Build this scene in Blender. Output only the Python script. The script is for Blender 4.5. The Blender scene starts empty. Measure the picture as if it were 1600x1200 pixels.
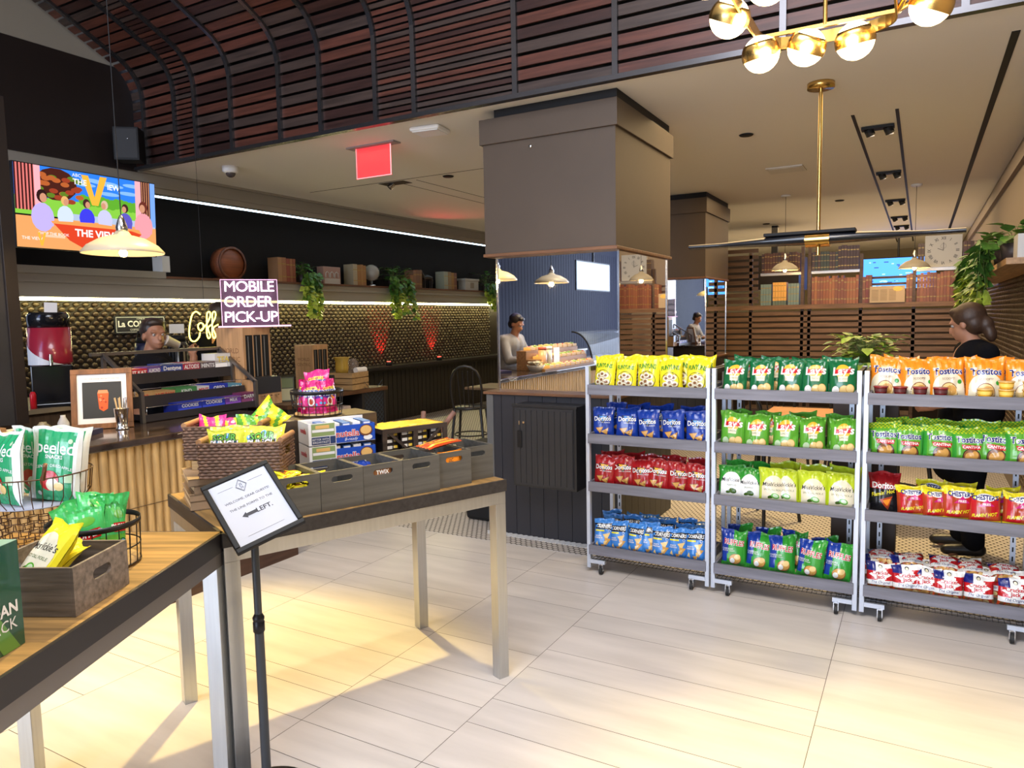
import bpy, math, random
from math import sin, cos, pi, radians, sqrt, atan2, hypot
from mathutils import Vector, Matrix
R = random.Random(7)
S = bpy.context.scene
COL = S.collection

# ---------------------------------------------------------------- camera, world, light
cd = bpy.data.cameras.new('camera'); cam = bpy.data.objects.new('camera', cd); COL.objects.link(cam)
cd.sensor_fit = 'HORIZONTAL'; cd.sensor_width = 36.0; cd.lens = 1130.2/1600*36.0; cd.clip_start = .05
def camera_axes(p, r, y):
    f = Vector((-sin(y)*cos(p), cos(y)*cos(p), -sin(p))); rt = Vector((cos(y), sin(y), 0)); up = rt.cross(f)
    c, s = cos(r), sin(r)
    return c*rt+s*up, -s*rt+c*up, f
rt, up, fw = camera_axes(radians(5.155), radians(-1.108), radians(29.5))
cam.matrix_world = Matrix(((rt.x, up.x, -fw.x, 0), (rt.y, up.y, -fw.y, 0), (rt.z, up.z, -fw.z, 1.6), (0, 0, 0, 1)))
S.camera = cam
w = bpy.data.worlds.new('world'); S.world = w; w.use_nodes = True
bg = w.node_tree.nodes['Background']; bg.inputs[0].default_value = (.62, .72, 1, 1); bg.inputs[1].default_value = .85
S.view_settings.view_transform = 'Standard'; S.view_settings.look = 'None'
S.view_settings.exposure = 0.35; S.view_settings.gamma = 1; S.view_settings.use_curve_mapping = False

def light(name, kind, loc, target, power, color, size=.2, size_y=None, spot=None, blend=.4):
    l = bpy.data.lights.new(name, kind); o = bpy.data.objects.new(name, l); COL.objects.link(o)
    l.energy = power; l.color = color; o.location = loc
    if kind == 'AREA':
        l.size = size
        if size_y: l.shape = 'RECTANGLE'; l.size_y = size_y
    else: l.shadow_soft_size = size
    if kind == 'SPOT': l.spot_size = radians(spot); l.spot_blend = blend
    d = Vector(target)-Vector(loc)
    o.rotation_euler = d.to_track_quat('-Z', 'Y').to_euler()
    return o
WARM = (1, .70, .36); WARM2 = (1, .80, .55); DAY = (.72, .82, 1)
# daylight through the shop front behind the camera
light('daylight_shop_front', 'AREA', (-1.6, -8.6, 2.2), (-1.4, 4.2, .7), 900, DAY, 7.5, 3.6)
light('cool_floor_fill', 'AREA', (-.6, .9, 4.5), (-.9, 1.7, 0), 150, (.86, .90, 1), 2.4, 2.0)  # fill lamp added to brighten the near floor, not a known fixture
# warm ceiling spots and added fills
light('warm_spot_left', 'SPOT', (-3.7, 3.7, 4.05), (-2.75, 1.30, 0), 850, (1, .72, .22), .06, spot=50, blend=.5)
light('warm_spot_right', 'SPOT', (.25, 1.2, 4.4), (.15, 2.25, 0), 900, (1, .72, .22), .12, spot=38, blend=.9)
light('warm_spot_counter', 'SPOT', (-3.2, .9, 4.2), (-3.8, 2.4, .8), 260, (1, .78, .45), .1, spot=60, blend=.8)
light('warm_rear_ceiling', 'AREA', (-.9, 7.6, 3.05), (-.9, 7.6, 0), 85, WARM, 2.6, 4.5)
light('warm_rear_mosaic', 'SPOT', (-.6, 6.6, 3.05), (-.9, 6.2, 0), 300, (1, .72, .3), .1, spot=80, blend=.7)
light('warm_far_ceiling', 'AREA', (-1.2, 13.5, 3.05), (-1.2, 13.5, 0), 100, WARM, 3.5, 5)
light('far_bounce', 'AREA', (-1.2, 14.0, .8), (-1.2, 14.0, 3), 60, WARM, 3.5, 6)
light('plant_fill', 'SPOT', (-.3, 6.3, 3.0), (.6, 6.8, 1.7), 60, (1, .85, .6), .05, spot=70, blend=.8)  # added lamp, lifts the dark plants on the right wall shelf
light('left_room_ceiling', 'AREA', (-4.6, 6.6, 3.05), (-4.6, 6.6, 0), 14, WARM2, 2.5, 4)
# ---------------------------------------------------------------- materials
_m = {}
def mat(name, col=(.5, .5, .5), rough=.5, metal=0, emit=None, es=1, var=0, scale=8, stretch=None, bump=0, alpha=1, spec=.5, trans=0, coat=0, ior=1.45):
    if name in _m: return _m[name]
    m = bpy.data.materials.new(name); m.use_nodes = True; nt = m.node_tree; b = nt.nodes['Principled BSDF']
    b.inputs['Base Color'].default_value = (*col, 1); b.inputs['Roughness'].default_value = rough
    b.inputs['Metallic'].default_value = metal; b.inputs['Alpha'].default_value = alpha
    b.inputs['Specular IOR Level'].default_value = spec; b.inputs['Transmission Weight'].default_value = trans
    b.inputs['Coat Weight'].default_value = coat; b.inputs['IOR'].default_value = ior
    if emit: b.inputs['Emission Color'].default_value = (*emit, 1); b.inputs['Emission Strength'].default_value = es
    if var or bump:
        tc = nt.nodes.new('ShaderNodeTexCoord'); mp = nt.nodes.new('ShaderNodeMapping'); n = nt.nodes.new('ShaderNodeTexNoise')
        nt.links.new(tc.outputs['Object'], mp.inputs[0]); nt.links.new(mp.outputs[0], n.inputs['Vector'])
        if stretch: mp.inputs['Scale'].default_value = stretch
        n.inputs['Scale'].default_value = scale; n.inputs['Detail'].default_value = 5
        if var:
            r = nt.nodes.new('ShaderNodeValToRGB'); nt.links.new(n.outputs[0], r.inputs[0]); nt.links.new(r.outputs[0], b.inputs['Base Color'])
            r.color_ramp.elements[0].position = .3; r.color_ramp.elements[1].position = .7
            r.color_ramp.elements[0].color = (*[c*(1-var) for c in col], 1); r.color_ramp.elements[1].color = (*[min(1, c*(1+var)) for c in col], 1)
        if bump:
            bp = nt.nodes.new('ShaderNodeBump'); bp.inputs['Strength'].default_value = bump; bp.inputs['Distance'].default_value = .01
            nt.links.new(n.outputs[0], bp.inputs['Height']); nt.links.new(bp.outputs[0], b.inputs['Normal'])
    _m[name] = m; return m
def wood(name, col, var=.45, axis=0, rough=.5, scale=3):
    st = [14, 14, 14]; st[axis] = 1
    return mat(name, col, rough, var=var, scale=scale, stretch=st, bump=.12)
def foil(name, col, rough=.27): return mat(name, col, rough, spec=.6, bump=.25, scale=18, coat=.25)

# ---------------------------------------------------------------- mesh builder
class MB:
    def __init__(s): s.v = []; s.f = []; s.m = []; s.s = []; s.T = Matrix(); s.mi = 0
    def add(s, vs, fs, mi=None, sm=False):
        o = len(s.v); mi = s.mi if mi is None else mi
        s.v += [tuple(s.T @ Vector(v)) for v in vs]
        for f in fs: s.f.append([i+o for i in f]); s.m.append(mi); s.s.append(sm)
        return s
    def box(s, c, d, mi=None, rz=0, rx=0, ry=0, taper=1):
        x, y, z = [k/2 for k in d]; M = Matrix.Translation(c) @ Matrix.Rotation(rz, 4, 'Z') @ Matrix.Rotation(ry, 4, 'Y') @ Matrix.Rotation(rx, 4, 'X')
        vs = [M @ Vector((a*x*(taper if k < 0 else 1), b*y*(taper if k < 0 else 1), k*z)) for k in (-1, 1) for b in (-1, 1) for a in (-1, 1)]
        return s.add(vs, [(0, 2, 3, 1), (4, 5, 7, 6), (0, 1, 5, 4), (2, 6, 7, 3), (0, 4, 6, 2), (1, 3, 7, 5)], mi)
    def bb(s, x0, x1, y0, y1, z0, z1, mi=None): return s.box(((x0+x1)/2, (y0+y1)/2, (z0+z1)/2), (x1-x0, y1-y0, z1-z0), mi)
    def tube(s, pts, r, n=8, mi=None, closed=False, cap=True):
        pts = [Vector(p) for p in pts]; N = len(pts); vs = []; fs = []
        rr = r if isinstance(r, (list, tuple)) else [r]*N; pu = None
        for i, p in enumerate(pts):
            a = pts[(i-1) % N] if closed or i else p; b = pts[(i+1) % N] if closed or i < N-1 else p
            t = (b-a).normalized()
            if pu is None: pu = t.orthogonal().normalized()
            pu = (pu-t*pu.dot(t)).normalized(); q = t.cross(pu)
            vs += [p+rr[i]*(cos(2*pi*k/n)*pu+sin(2*pi*k/n)*q) for k in range(n)]
        for i in range(N if closed else N-1):
            j = (i+1) % N
            fs += [(i*n+k, i*n+(k+1) % n, j*n+(k+1) % n, j*n+k) for k in range(n)]
        s.add(vs, fs, mi, True)
        if cap and not closed:
            s.add(vs[:n], [tuple(range(n))[::-1]], mi); s.add(vs[-n:], [tuple(range(n))], mi)
        return s
    def cyl(s, a, b, r, r2=None, n=16, mi=None): return s.tube([a, b], [r, r if r2 is None else r2], n, mi)
    def lathe(s, prof, c=(0, 0, 0), n=24, mi=None, sx=1, sy=1, sm=True):
        vs = [(c[0]+r*cos(2*pi*k/n)*sx, c[1]+r*sin(2*pi*k/n)*sy, c[2]+z) for r, z in prof for k in range(n)]
        fs = [(i*n+k, i*n+(k+1) % n, (i+1)*n+(k+1) % n, (i+1)*n+k) for i in range(len(prof)-1) for k in range(n)]
        return s.add(vs, fs, mi, sm)
    def ball(s, c, r, n=16, mi=None, sz=1, sx=1, sy=1):
        h = n//2
        return s.lathe([(max(1e-4, r*sin(pi*i/h)), -r*cos(pi*i/h)*sz) for i in range(h+1)], c, n, mi, sx, sy)
    def prism(s, poly, z0, z1, mi=None):
        n = len(poly); vs = [(x, y, z0) for x, y in poly]+[(x, y, z1) for x, y in poly]
        return s.add(vs, [tuple(range(n))[::-1], tuple(range(n, 2*n))]+[(i, (i+1) % n, n+(i+1) % n, n+i) for i in range(n)], mi)
    def quad(s, a, b, c, d, mi=None): return s.add([a, b, c, d], [(0, 1, 2, 3)], mi)
    def build(s, name, mats, parent=None, loc=None, rot=None, bevel=0):
        me = bpy.data.meshes.new(name); me.from_pydata(s.v, [], s.f)
        for m in (mats if isinstance(mats, (list, tuple)) else [mats]): me.materials.append(m)
        me.polygons.foreach_set('material_index', s.m); me.polygons.foreach_set('use_smooth', s.s); me.update()
        o = bpy.data.objects.new(name, me); COL.objects.link(o)
        if parent: o.parent = parent
        if loc: o.location = loc
        if rot: o.rotation_euler = rot
        if bevel:
            b = o.modifiers.new('bevel', 'BEVEL'); b.width = bevel; b.segments = 2; b.limit_method = 'ANGLE'; b.angle_limit = radians(50)
        return o
def tag(o, label, cat, group=None):
    o['label'] = label; o['category'] = cat
    if group: o['group'] = group
    return o
def thing(name, label, cat, loc=(0, 0, 0), rz=0, group=None):
    o = bpy.data.objects.new(name, None); COL.objects.link(o); o.location = loc; o.rotation_euler = (0, 0, rz); o.empty_display_size = .05
    return tag(o, label, cat, group)
def struct(o): o['kind'] = 'structure'; return o
def dup(root, loc=None, rz=None, label=None, group=None, parent=None):
    r = root.copy(); COL.objects.link(r)
    if parent: r.parent = parent
    if loc is not None: r.location = loc
    if rz is not None: r.rotation_euler = (0, 0, rz) if not isinstance(rz, tuple) else rz
    if label: r['label'] = label
    if group: r['group'] = group
    for ch in list(root.children): dup(ch, parent=r)
    return r
_tc = {}
def text2d(t, size=1, bold=0, shear=0, width=1, res=2):
    """filled glyph outlines, centred on the origin, total height about size"""
    k = (t, bold, shear, res)
    if k not in _tc:
        c = bpy.data.curves.new('t', 'FONT'); c.body = t; c.size = 1; c.offset = bold; c.shear = shear; c.resolution_u = res
        c.align_x = 'CENTER'; c.align_y = 'CENTER'
        o = bpy.data.objects.new('t', c); COL.objects.link(o); bpy.context.view_layer.update()
        me = bpy.data.meshes.new_from_object(o.evaluated_get(bpy.context.evaluated_depsgraph_get()))
        _tc[k] = ([(v.co.x, v.co.y) for v in me.vertices], [tuple(p.vertices) for p in me.polygons])
        bpy.data.objects.remove(o); bpy.data.curves.remove(c); bpy.data.meshes.remove(me)
    vs, fs = _tc[k]
    return [(x*size*width, y*size) for x, y in vs], fs
def text_on(mb, t, M, size, mi, **kw):
    vs, fs = text2d(t, size, **kw); mb.add([M @ Vector((x, y, 0)) for x, y in vs], fs, mi); return mb
def frame_M(o, x, y):          # matrix with origin o, x axis, y axis
    x = Vector(x).normalized(); y = Vector(y).normalized(); z = x.cross(y)
    return Matrix(((x.x, y.x, z.x, o[0]), (x.y, y.y, z.y, o[1]), (x.z, y.z, z.z, o[2]), (0, 0, 0, 1)))

# ---------------------------------------------------------------- shared materials
M_BLACK = mat('black_paint', (.009, .009, .010), .55, spec=.3)
M_BLACKMETAL = mat('black_metal', (.02, .02, .022), .35, .6)
M_CHROME = mat('chrome', (.75, .76, .78), .12, 1)
M_STEEL = mat('brushed_steel', (.52, .53, .53), .34, .9, var=.05, scale=4, stretch=(20, 20, 1))
M_BRASS = mat('brass', (.72, .48, .16), .25, 1)
M_WHITE = mat('white_plastic', (.75, .75, .74), .4)
M_PAPER = mat('paper', (.8, .8, .8), .6)
M_CEIL = mat('ceiling_paint', (.74, .71, .67), .8)
M_MIRROR = mat('mirror_glass', (.86, .88, .92), .015, 1)
M_GREEN = mat('leaf_green', (.10, .22, .03), .4, var=.5, scale=20)
M_LEAFL = mat('leaf_lime', (.38, .48, .06), .4, var=.3, scale=20)
M_LEAFD = mat('leaf_dark', (.05, .14, .025), .4, var=.4, scale=20)
M_DARKWALL = mat('dark_wall', (.011, .009, .0085), .7, spec=.15)  # the wall's own near-black colour
M_BROWNWALL = mat('black_fascia', (.016, .011, .010), .4)
M_TAUPE = mat('taupe_panel', (.072, .050, .034), .55, var=.12, scale=1.5)
M_CREAM = mat('cream_moulding', (.27, .245, .20), .6)
M_SLAT = wood('slat_mahogany', (.085, .028, .018), .35, 0, .38)
M_TABLEWOOD = wood('worn_oak', (.24, .14, .045), .4, 1, .65, 2.5)
M_GREYWOOD = wood('grey_wood', (.105, .10, .105), .4, 0, .5, 3)
M_DARKSTAIN = wood('dark_stained_edge', (.030, .026, .025), .4, 1, .45)

# ---------------------------------------------------------------- shell
def floor():
    mb = MB(); g = .0025
    cols = [-9.5, -7.0, -5.9, -4.8, -3.75, -3.14, -2.14, -1.54, -.32, .9, 1.8, 3]
    fixed = {4: [2.0, 2.167, 2.595, 2.925, 3.263, 3.6, 3.9, 4.2], 5: [2.3, 2.614, 2.919, 3.221, 3.42, 3.934, 4.1], 6: [2.217, 2.415, 2.616, 2.929, 3.524, 3.733, 3.93, 4.19], 7: [2.5, 2.814, 3.013, 3.313, 3.513, 4.1], 8: [2.3, 2.905, 3.513, 3.709, 4.0]}
    for i in range(len(cols)-1):
        ys = [-9.0]; r = random.Random(i*5+3); seq = [.6, .3, .2, .3, .6, .2]; k = i
        fx = fixed.get(i)
        lim = fx[0] if fx else 4.37
        while ys[-1]+.25 < lim: ys.append(ys[-1]+seq[k % 6]); k += 1
        if ys[-1] > lim-.1: ys.pop()
        if fx: ys += fx
        ys.append(4.37)
        for j in range(len(ys)-1):
            mi = r.randrange(4); x0, x1 = cols[i]+g/2, cols[i+1]-g/2; y0, y1 = ys[j]+g/2, ys[j+1]-g/2
            mb.quad((x0, y0, 0), (x1, y0, 0), (x1, y1, 0), (x0, y1, 0), mi)
    mb.quad((-9.5, -9, -.003), (3, -9, -.003), (3, 4.37, -.003), (-9.5, 4.37, -.003), 4)
    mb.quad((-9.5, 4.37, 0), (3, 4.37, 0), (3, 21, 0), (-9.5, 21, 0), 5)
    tiles = [mat('limestone_%s' % n, c, .3, var=.10, scale=1.6, stretch=(1, 6, 1), bump=.02) for n, c in (('a', (.60, .56, .53)), ('b', (.58, .545, .52)), ('c', (.62, .58, .545)), ('d', (.57, .535, .505)))]
    grout = mat('grout', (.10, .085, .07), .8)
    # round mosaic: hexagonally packed light discs on a dark ground
    m = bpy.data.materials.new('penny_mosaic'); m.use_nodes = True; nt = m.node_tree; b = nt.nodes['Principled BSDF']; N = nt.nodes.new; L = nt.links.new
    def math_(op, a, bb=None, c=None):
        n = N('ShaderNodeMath'); n.operation = op
        for i, q in enumerate((a, bb, c)):
            if q is None: continue
            if isinstance(q, (int, float)): n.inputs[i].default_value = q
            else: L(q, n.inputs[i])
        return n.outputs[0]
    tc = N('ShaderNodeTexCoord'); sp = N('ShaderNodeSeparateXYZ'); L(tc.outputs['Object'], sp.inputs[0])
    P = .042
    def cell(ox, oy):
        x = math_('SUBTRACT', math_('FLOORED_MODULO', math_('ADD', sp.outputs[0], 20+ox*P), P), P/2)
        y = math_('SUBTRACT', math_('FLOORED_MODULO', math_('ADD', sp.outputs[1], 20+oy*P*1.732), P*1.732), P*.866)
        return math_('SQRT', math_('ADD', math_('MULTIPLY', x, x), math_('MULTIPLY', y, y)))
    d = math_('MINIMUM', cell(0, 0), cell(.5, .5))
    k = math_('LESS_THAN', d, P*.40)
    mx = N('ShaderNodeMix'); mx.data_type = 'RGBA'; L(k, mx.inputs[0]); mx.inputs[6].default_value = (.10, .085, .075, 1); mx.inputs[7].default_value = (.60, .56, .52, 1)
    L(mx.outputs[2], b.inputs['Base Color']); b.inputs['Roughness'].default_value = .45
    return struct(mb.build('floor', tiles+[grout, m]))
floor()
CZ = 3.1
mb = MB(); mb.bb(-7.6, 3, 4.44, 21, CZ, CZ+.008); mb.bb(-7.6, 3, 4.62, 21, CZ+.008, CZ+.12); mb.bb(-9.5, 3, -9, 5.0, 4.75, 4.85); struct(mb.build('ceiling', M_CEIL))
# left wall: dark plaster above, bottle-end mosaic, dark wainscot
mb = MB(); mb.bb(-7.6, -7.4, 2.9, 21, 0, CZ, 0); struct(mb.build('wall_left', M_DARKWALL))
mb = MB()
for k in range(160): mb.bb(-7.4, -7.385, 3.0+k*.112, 3.0+k*.112+.10, 0, .80)
mb.bb(-7.4, -7.37, 3, 21, .80, .86)
struct(mb.build('wall_wainscot', wood('dark_wainscot', (.020, .016, .011), .3, 2, .5)))
mb = MB(); mb.bb(-7.4, -7.02, 3.0, 20, .875, .915); struct(mb.build('trim_ledge', mat('ledge_black', (.022, .02, .02), .3)))
# bottle-end mosaic (domes)
mb = MB(); px, pz = .094, .047; X0 = -7.33
mb.quad((X0, 3, .9), (X0, 20, .9), (X0, 20, 1.9), (X0, 3, 1.9), 1)
def dome(c, ax, r, h, mi, n):
    vs = []; fs = []
    for rr, hh in ((r, 0), (r*.92, h*.75), (r*.55, h)):
        for q in range(n):
            a = 2*pi*q/n; o = (0, rr*cos(a), rr*sin(a)); vs.append((c[0]+ax*hh, c[1]+o[1]*1.25, c[2]+o[2]))
    for l in range(2): fs += [(l*n+q, l*n+(q+1) % n, (l+1)*n+(q+1) % n, (l+1)*n+q) for q in range(n)]
    fs.append(tuple(range(2*n, 3*n))); mb.add(vs, fs, mi, True)
rr = random.Random(3)
for j in range(21):
    for i in range(int((12.2-3.0)/px)):
        y = 3.0+i*px+(px/2 if j % 2 else 0)
        dome((X0, y, .93+j*pz), 1, .0265, .022, rr.choice([0, 0, 0, 2]), 8 if y < 7 else 6)
struct(mb.build('wall_mosaic', [mat('bottle_gold', (.075, .052, .030), .3, .3), mat('mosaic_back', (.015, .010, .008), .5), mat('bottle_amber', (.05, .03, .018), .3, .3)]))
# shelf box on the left wall with its light strip
mb = MB(); mb.bb(-7.4, -7.08, 3.0, 20, 1.885, 2.10, 0); mb.bb(-7.4, -7.065, 3.0, 20, 2.02, 2.045, 0); mb.bb(-7.4, -7.06, 5.0, 20, 2.10, 2.125, 1); mb.bb(-7.4, -7.06, 3.0, 5.0, 2.10, 2.17, 0)
struct(mb.build('trim_shelf', [M_CREAM, wood('shelf_walnut', (.10, .04, .02), .3, 1)]))
mb = MB(); mb.bb(-7.15, -7.10, 3.0, 20, 1.855, 1.884)
tag(mb.build('light_strip', mat('strip_glow', (1, 1, .8), .5, emit=(1, .90, .42), es=22)), 'long pale yellow light strip glowing under the shelf on the left wall', 'light strip')
# dropped cream fascia with the cove behind
mb = MB(); mb.bb(-6.72, -6.62, 2.0, 20, 2.90, 3.075); mb.bb(-6.73, -6.60, 2.0, 20, 2.955, 2.97); mb.bb(-6.76, -6.58, 4.44, 20, 3.075, CZ)
struct(mb.build('trim_fascia', M_CREAM))
mb = MB(); mb.bb(-6.80, -6.74, 4.3, 16, 2.895, 2.91)
tag(mb.build('cove_light', mat('cove_glow', (1, 1, 1), .5, emit=(.62, .84, 1), es=5)), 'cold white light strip hidden in the cove above the left wall', 'light strip')
mb = MB(); mb.bb(-7.6, -6.6, 2.0, 4.44, 3.075, 3.10, 0); mb.bb(-6.75, -6.65, 1.0, 4.8, 3.10, 4.02, 0); mb.bb(-6.75, -6.66, 1.0, 4.8, 4.02, 4.75, 1)
struct(mb.build('wall_upper_left', [M_BROWNWALL, M_CREAM]))
# right wall
mb = MB(); mb.bb(.74, .9, -9, 21, 0, 4.75, 0); mb.bb(.70, .75, 4.5, 21, 2.86, 2.99, 1); struct(mb.build('wall_right', [mat('right_plaster', (.20, .16, .125), .7), mat('right_beam', (.17, .13, .11), .6)]))
mb = MB(); X0 = .74
for j in range(36):
    for i in range(int((12-4.6)/.094)):
        y = 4.6+i*.094+(.047 if j % 2 else 0)
        dome((X0, y, .22+j*.047), -1, .0265, .02, rr.choice([0, 0, 2]), 6)
struct(mb.build('wall_mosaic_right', [mat('bottle_gold'), M_BROWNWALL, mat('bottle_amber')]))
# far wall and the zone behind the counter
mb = MB(); mb.bb(-7.6, .9, 20, 20.1, 0, CZ, 0); struct(mb.build('wall_far', mat('far_plaster', (.30, .24, .14), .7)))
mb = MB(); mb.bb(-6.5, -6.4, -9, 2.3, 0, 4.75, 0)
for k in range(93): mb.bb(-6.4, -6.385, -8.95+k*.12, -8.95+k*.12+.108, 0, 3.0, 0)
mb.bb(-7.6, -6.4, 2.2, 2.3, 0, 4.75, 0)
struct(mb.build('wall_back_bar', mat('blue_black_boarding', (.007, .009, .024), .7, spec=.15)))
# shop front behind the camera: glazed wall with dark mullions
mb = MB()
for x in (-6.4, -4.6, -2.8, -1.0, .74): mb.box((x, -8.9, 1.7), (.09, .12, 3.4))
for z in (.1, 2.5, 3.4, 4.7): mb.box((-2.8, -8.9, z), (7.3, .1, .1))
struct(mb.build('window_1', M_BLACKMETAL))

# ---------------------------------------------------------------- slatted vault and bulkhead
def vprof(s):     # arc length s from the bottom edge -> (y, z, tangent angle)
    if s < .60: return 4.44, CZ+s, pi/2
    a = min((s-.60)/.42, 1)*radians(64); r = .42/radians(64)
    y, z = 4.44-r*(1-cos(a)), CZ+.60+r*sin(a)
    if s > 1.02:
        t = pi/2+radians(64); y += (s-1.02)*cos(t); z += (s-1.02)*sin(t); return y, z, t
    return y, z, pi/2+a
ribs = [-6.45, -6.0, -5.72, -5.25, -4.664, -4.212, -3.649, -3.286, -2.439, -1.719, -.72, .15, .73]
fine = [0, 1, 0, 0, 0, 0, 1, 1, 0, 0, 0, 0]
mb = MB(); rs = random.Random(5)
def slats(x0, x1, p, wd):
    s = .015
    while s < 2.3:
        y, z, t = vprof(s+wd/2)
        mb.box(((x0+x1)/2, y+.012*sin(t), z-.012*cos(t)), (x1-x0, wd, .012), rs.choice([0, 0, 1, 2]), rx=t); s += p
for i in range(len(ribs)-1):
    p, wd = ((.0445, .030) if fine[i] else (.089, .066)); slats(ribs[i], ribs[i+1], p, wd)
slats(-6.62, -6.45, .089, .066)
struct(mb.build('ceiling_slats', [M_SLAT, wood('slat_dark', (.035, .014, .011), .3, 0, .4), wood('slat_grey', (.05, .032, .026), .3, 0, .4)]))
mb = MB()
for x in ribs[:-1]:
    prev = None; vs = []
    for k in range(30):
        y, z, t = vprof(k*.08); n = Vector((0, -sin(t), cos(t)))
        if t == pi/2: n = Vector((0, -1, 0))
        c = Vector((x, y, z)); vs += [c+n*.018+Vector((-.018, 0, 0)), c+n*.018+Vector((.018, 0, 0)), c-n*.03+Vector((.018, 0, 0)), c-n*.03+Vector((-.018, 0, 0))]
    mb.add(vs, [(i*4+q, i*4+(q+1) % 4, i*4+4+(q+1) % 4, i*4+4+q) for i in range(29) for q in range(4)])
mb.bb(-6.6, .74, 4.405, 4.46, CZ-.02, CZ+.012)
struct(mb.build('trim_ribs', mat('rib_gunmetal', (.11, .105, .11), .25, .85)))
mb = MB(); vs = []
for k in range(30):
    y, z, t = vprof(k*.08); n = Vector((0, -sin(t), cos(t))); c = Vector((0, y, z))-n*.09; vs += [(-6.6, c.y, c.z), (.74, c.y, c.z)]
mb.add(vs, [(2*i, 2*i+1, 2*i+3, 2*i+2) for i in range(29)])
struct(mb.build('ceiling_vault', M_BLACK))

# ---------------------------------------------------------------- snack bags
BC = dict(yel=(.80, .70, .02), dblue=(.008, .04, .30), red=(.34, .008, .012), cblue=(.045, .22, .62), dgreen=(.005, .13, .04), lgreen=(.10, .36, .03),
          lime=(.48, .60, .02), green=(.03, .30, .03), orange=(.85, .27, .015), cream=(.74, .68, .50), chip=(.62, .33, .08), chip2=(.80, .58, .24), white=(.82, .82, .80),
          black=(.008, .008, .01), sun=(.90, .45, .03), lred=(.50, .01, .015), brown=(.22, .09, .03), navy=(.008, .015, .16), hot=(.42, .05, .012), pink=(.70, .03, .24), mag=(.55, .015, .17), pgreen=(.02, .32, .12), kelly=(.05, .42, .10), sky=(.12, .40, .75), purple=(.10, .03, .30), dolive=(.05, .11, .01), paleg=(.50, .66, .42), wax=(.70, .74, .06))
def bm_(k): return foil('foil_'+k, BC[k])
def make_bag(name, w, h, d, zone, decals, seed, seal=.06, flop=0, pouch=False, nu=18, nv=24):
    r = random.Random(seed); mats = []; mb = MB()
    def mid(k):
        if k not in mats: mats.append(k)
        return mats.index(k)
    a1, a2, a3, a4 = [r.uniform(0, 6.28) for _ in range(4)]; sk = r.uniform(-.06, .06); ear = r.uniform(.05, .22); k1 = r.randint(5, 8); cr = [(r.uniform(-.9, .9), r.uniform(.15, .9), r.uniform(-1, 1), r.uniform(.5, 1)) for _ in range(6)]
    def half(u, v):
        t = max(0, min(1, (v-seal)/.22)); b = max(0, min(1, (1-seal-v)/.30)); t = sin(t*pi/2)**.8; b = sin(b*pi/2)**.8
        if pouch: t = .55+.45*t
        e = max(0, 1-abs(u)**2.6)**.55
        q = d/2*t*b*e*(1+.10*sin(3*u+a1)*sin(5*v+a2))
        fold = .10*sin(k1*u*2.2+a3)*(1-t*b)*d*e*(1 if seal < v < 1-seal else .25)
        c = sum(-.08*d*math.exp(-(((u-cu)*cos(ca*2)+(v-cv)*sin(ca*2))/.09)**2-(((v-cv)*cos(ca*2)-(u-cu)*sin(ca*2))/.28)**2)*s_ for cu, cv, ca, s_ in cr)*t*b
        return max(.0008, q+fold+c), t*b
    def pos(u, v, side=-1, off=0):
        q, tb = half(u, v); wx = w/2*(1-.09*tb)*u; z = v*h*(1-.02*u*u*(v-.5)*2) + h*max(0, v-.7)*(.10*sin(2.2*u+a4)+ear*abs(u)**3+.06*sin(5*u+a1))
        y = .0018*sin(k1*2*u+a3)*(1-tb)+flop*max(0, v-.72)**1.3*h
        return Vector((wx+sk*w*(v-.5)*.6, y+side*(q+off), z))
    for side in (-1, 1):
        vs = [pos(-1+2*i/nu, j/nv, side) for j in range(nv+1) for i in range(nu+1)]
        for j in range(nv):
            for i in range(nu):
                f = (j*(nu+1)+i, j*(nu+1)+i+1, (j+1)*(nu+1)+i+1, (j+1)*(nu+1)+i)
                k = zone(-1+2*(i+.5)/nu, (j+.5)/nv) if callable(zone) else zone
                mb.add([vs[q] for q in f], [(0, 1, 2, 3) if side < 0 else (3, 2, 1, 0)], mid(k), True)
        if side < 0: FG = vs
    def surf(u, v, off):            # point on the front mesh itself, lifted by off
        x = (u+1)/2*nu; y = v*nv; i = min(nu-1, int(x)); j = min(nv-1, int(y)); a, b = x-i, y-j; q = j*(nu+1)+i
        p = FG[q]*(1-a)*(1-b)+FG[q+1]*a*(1-b)+FG[q+nu+2]*a*b+FG[q+nu+1]*(1-a)*b
        return Vector((p.x, p.y-off, p.z))
    lay = [0]
    def put(pts, faces, k):          # points (u, v)
        lay[0] += 1
        if any(len(f) == 3 for f in faces):      # split long triangles so the print follows the bulge
            pts = list(pts); todo = []; 
            for f in faces: todo += [(f[0], f[i], f[i+1]) for i in range(1, len(f)-1)]
            faces = []
            def dd(a, b): return hypot((pts[a][0]-pts[b][0])*w/2, (pts[a][1]-pts[b][1])*h)
            while todo:
                a, b, c = todo.pop(); e = max((dd(a, b), a, b, c), (dd(b, c), b, c, a), (dd(c, a), c, a, b))
                if e[0] > .014:
                    _, p, q, o = e; pts.append(((pts[p][0]+pts[q][0])/2, (pts[p][1]+pts[q][1])/2)); k2 = len(pts)-1; todo += [(p, k2, o), (k2, q, o)]
                else: faces.append((a, b, c))
        mb.add([surf(max(-.985, min(.985, u)), max(0, min(1, v)), .0007+.00022*lay[0]) for u, v in pts], faces, mid(k), True)
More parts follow.
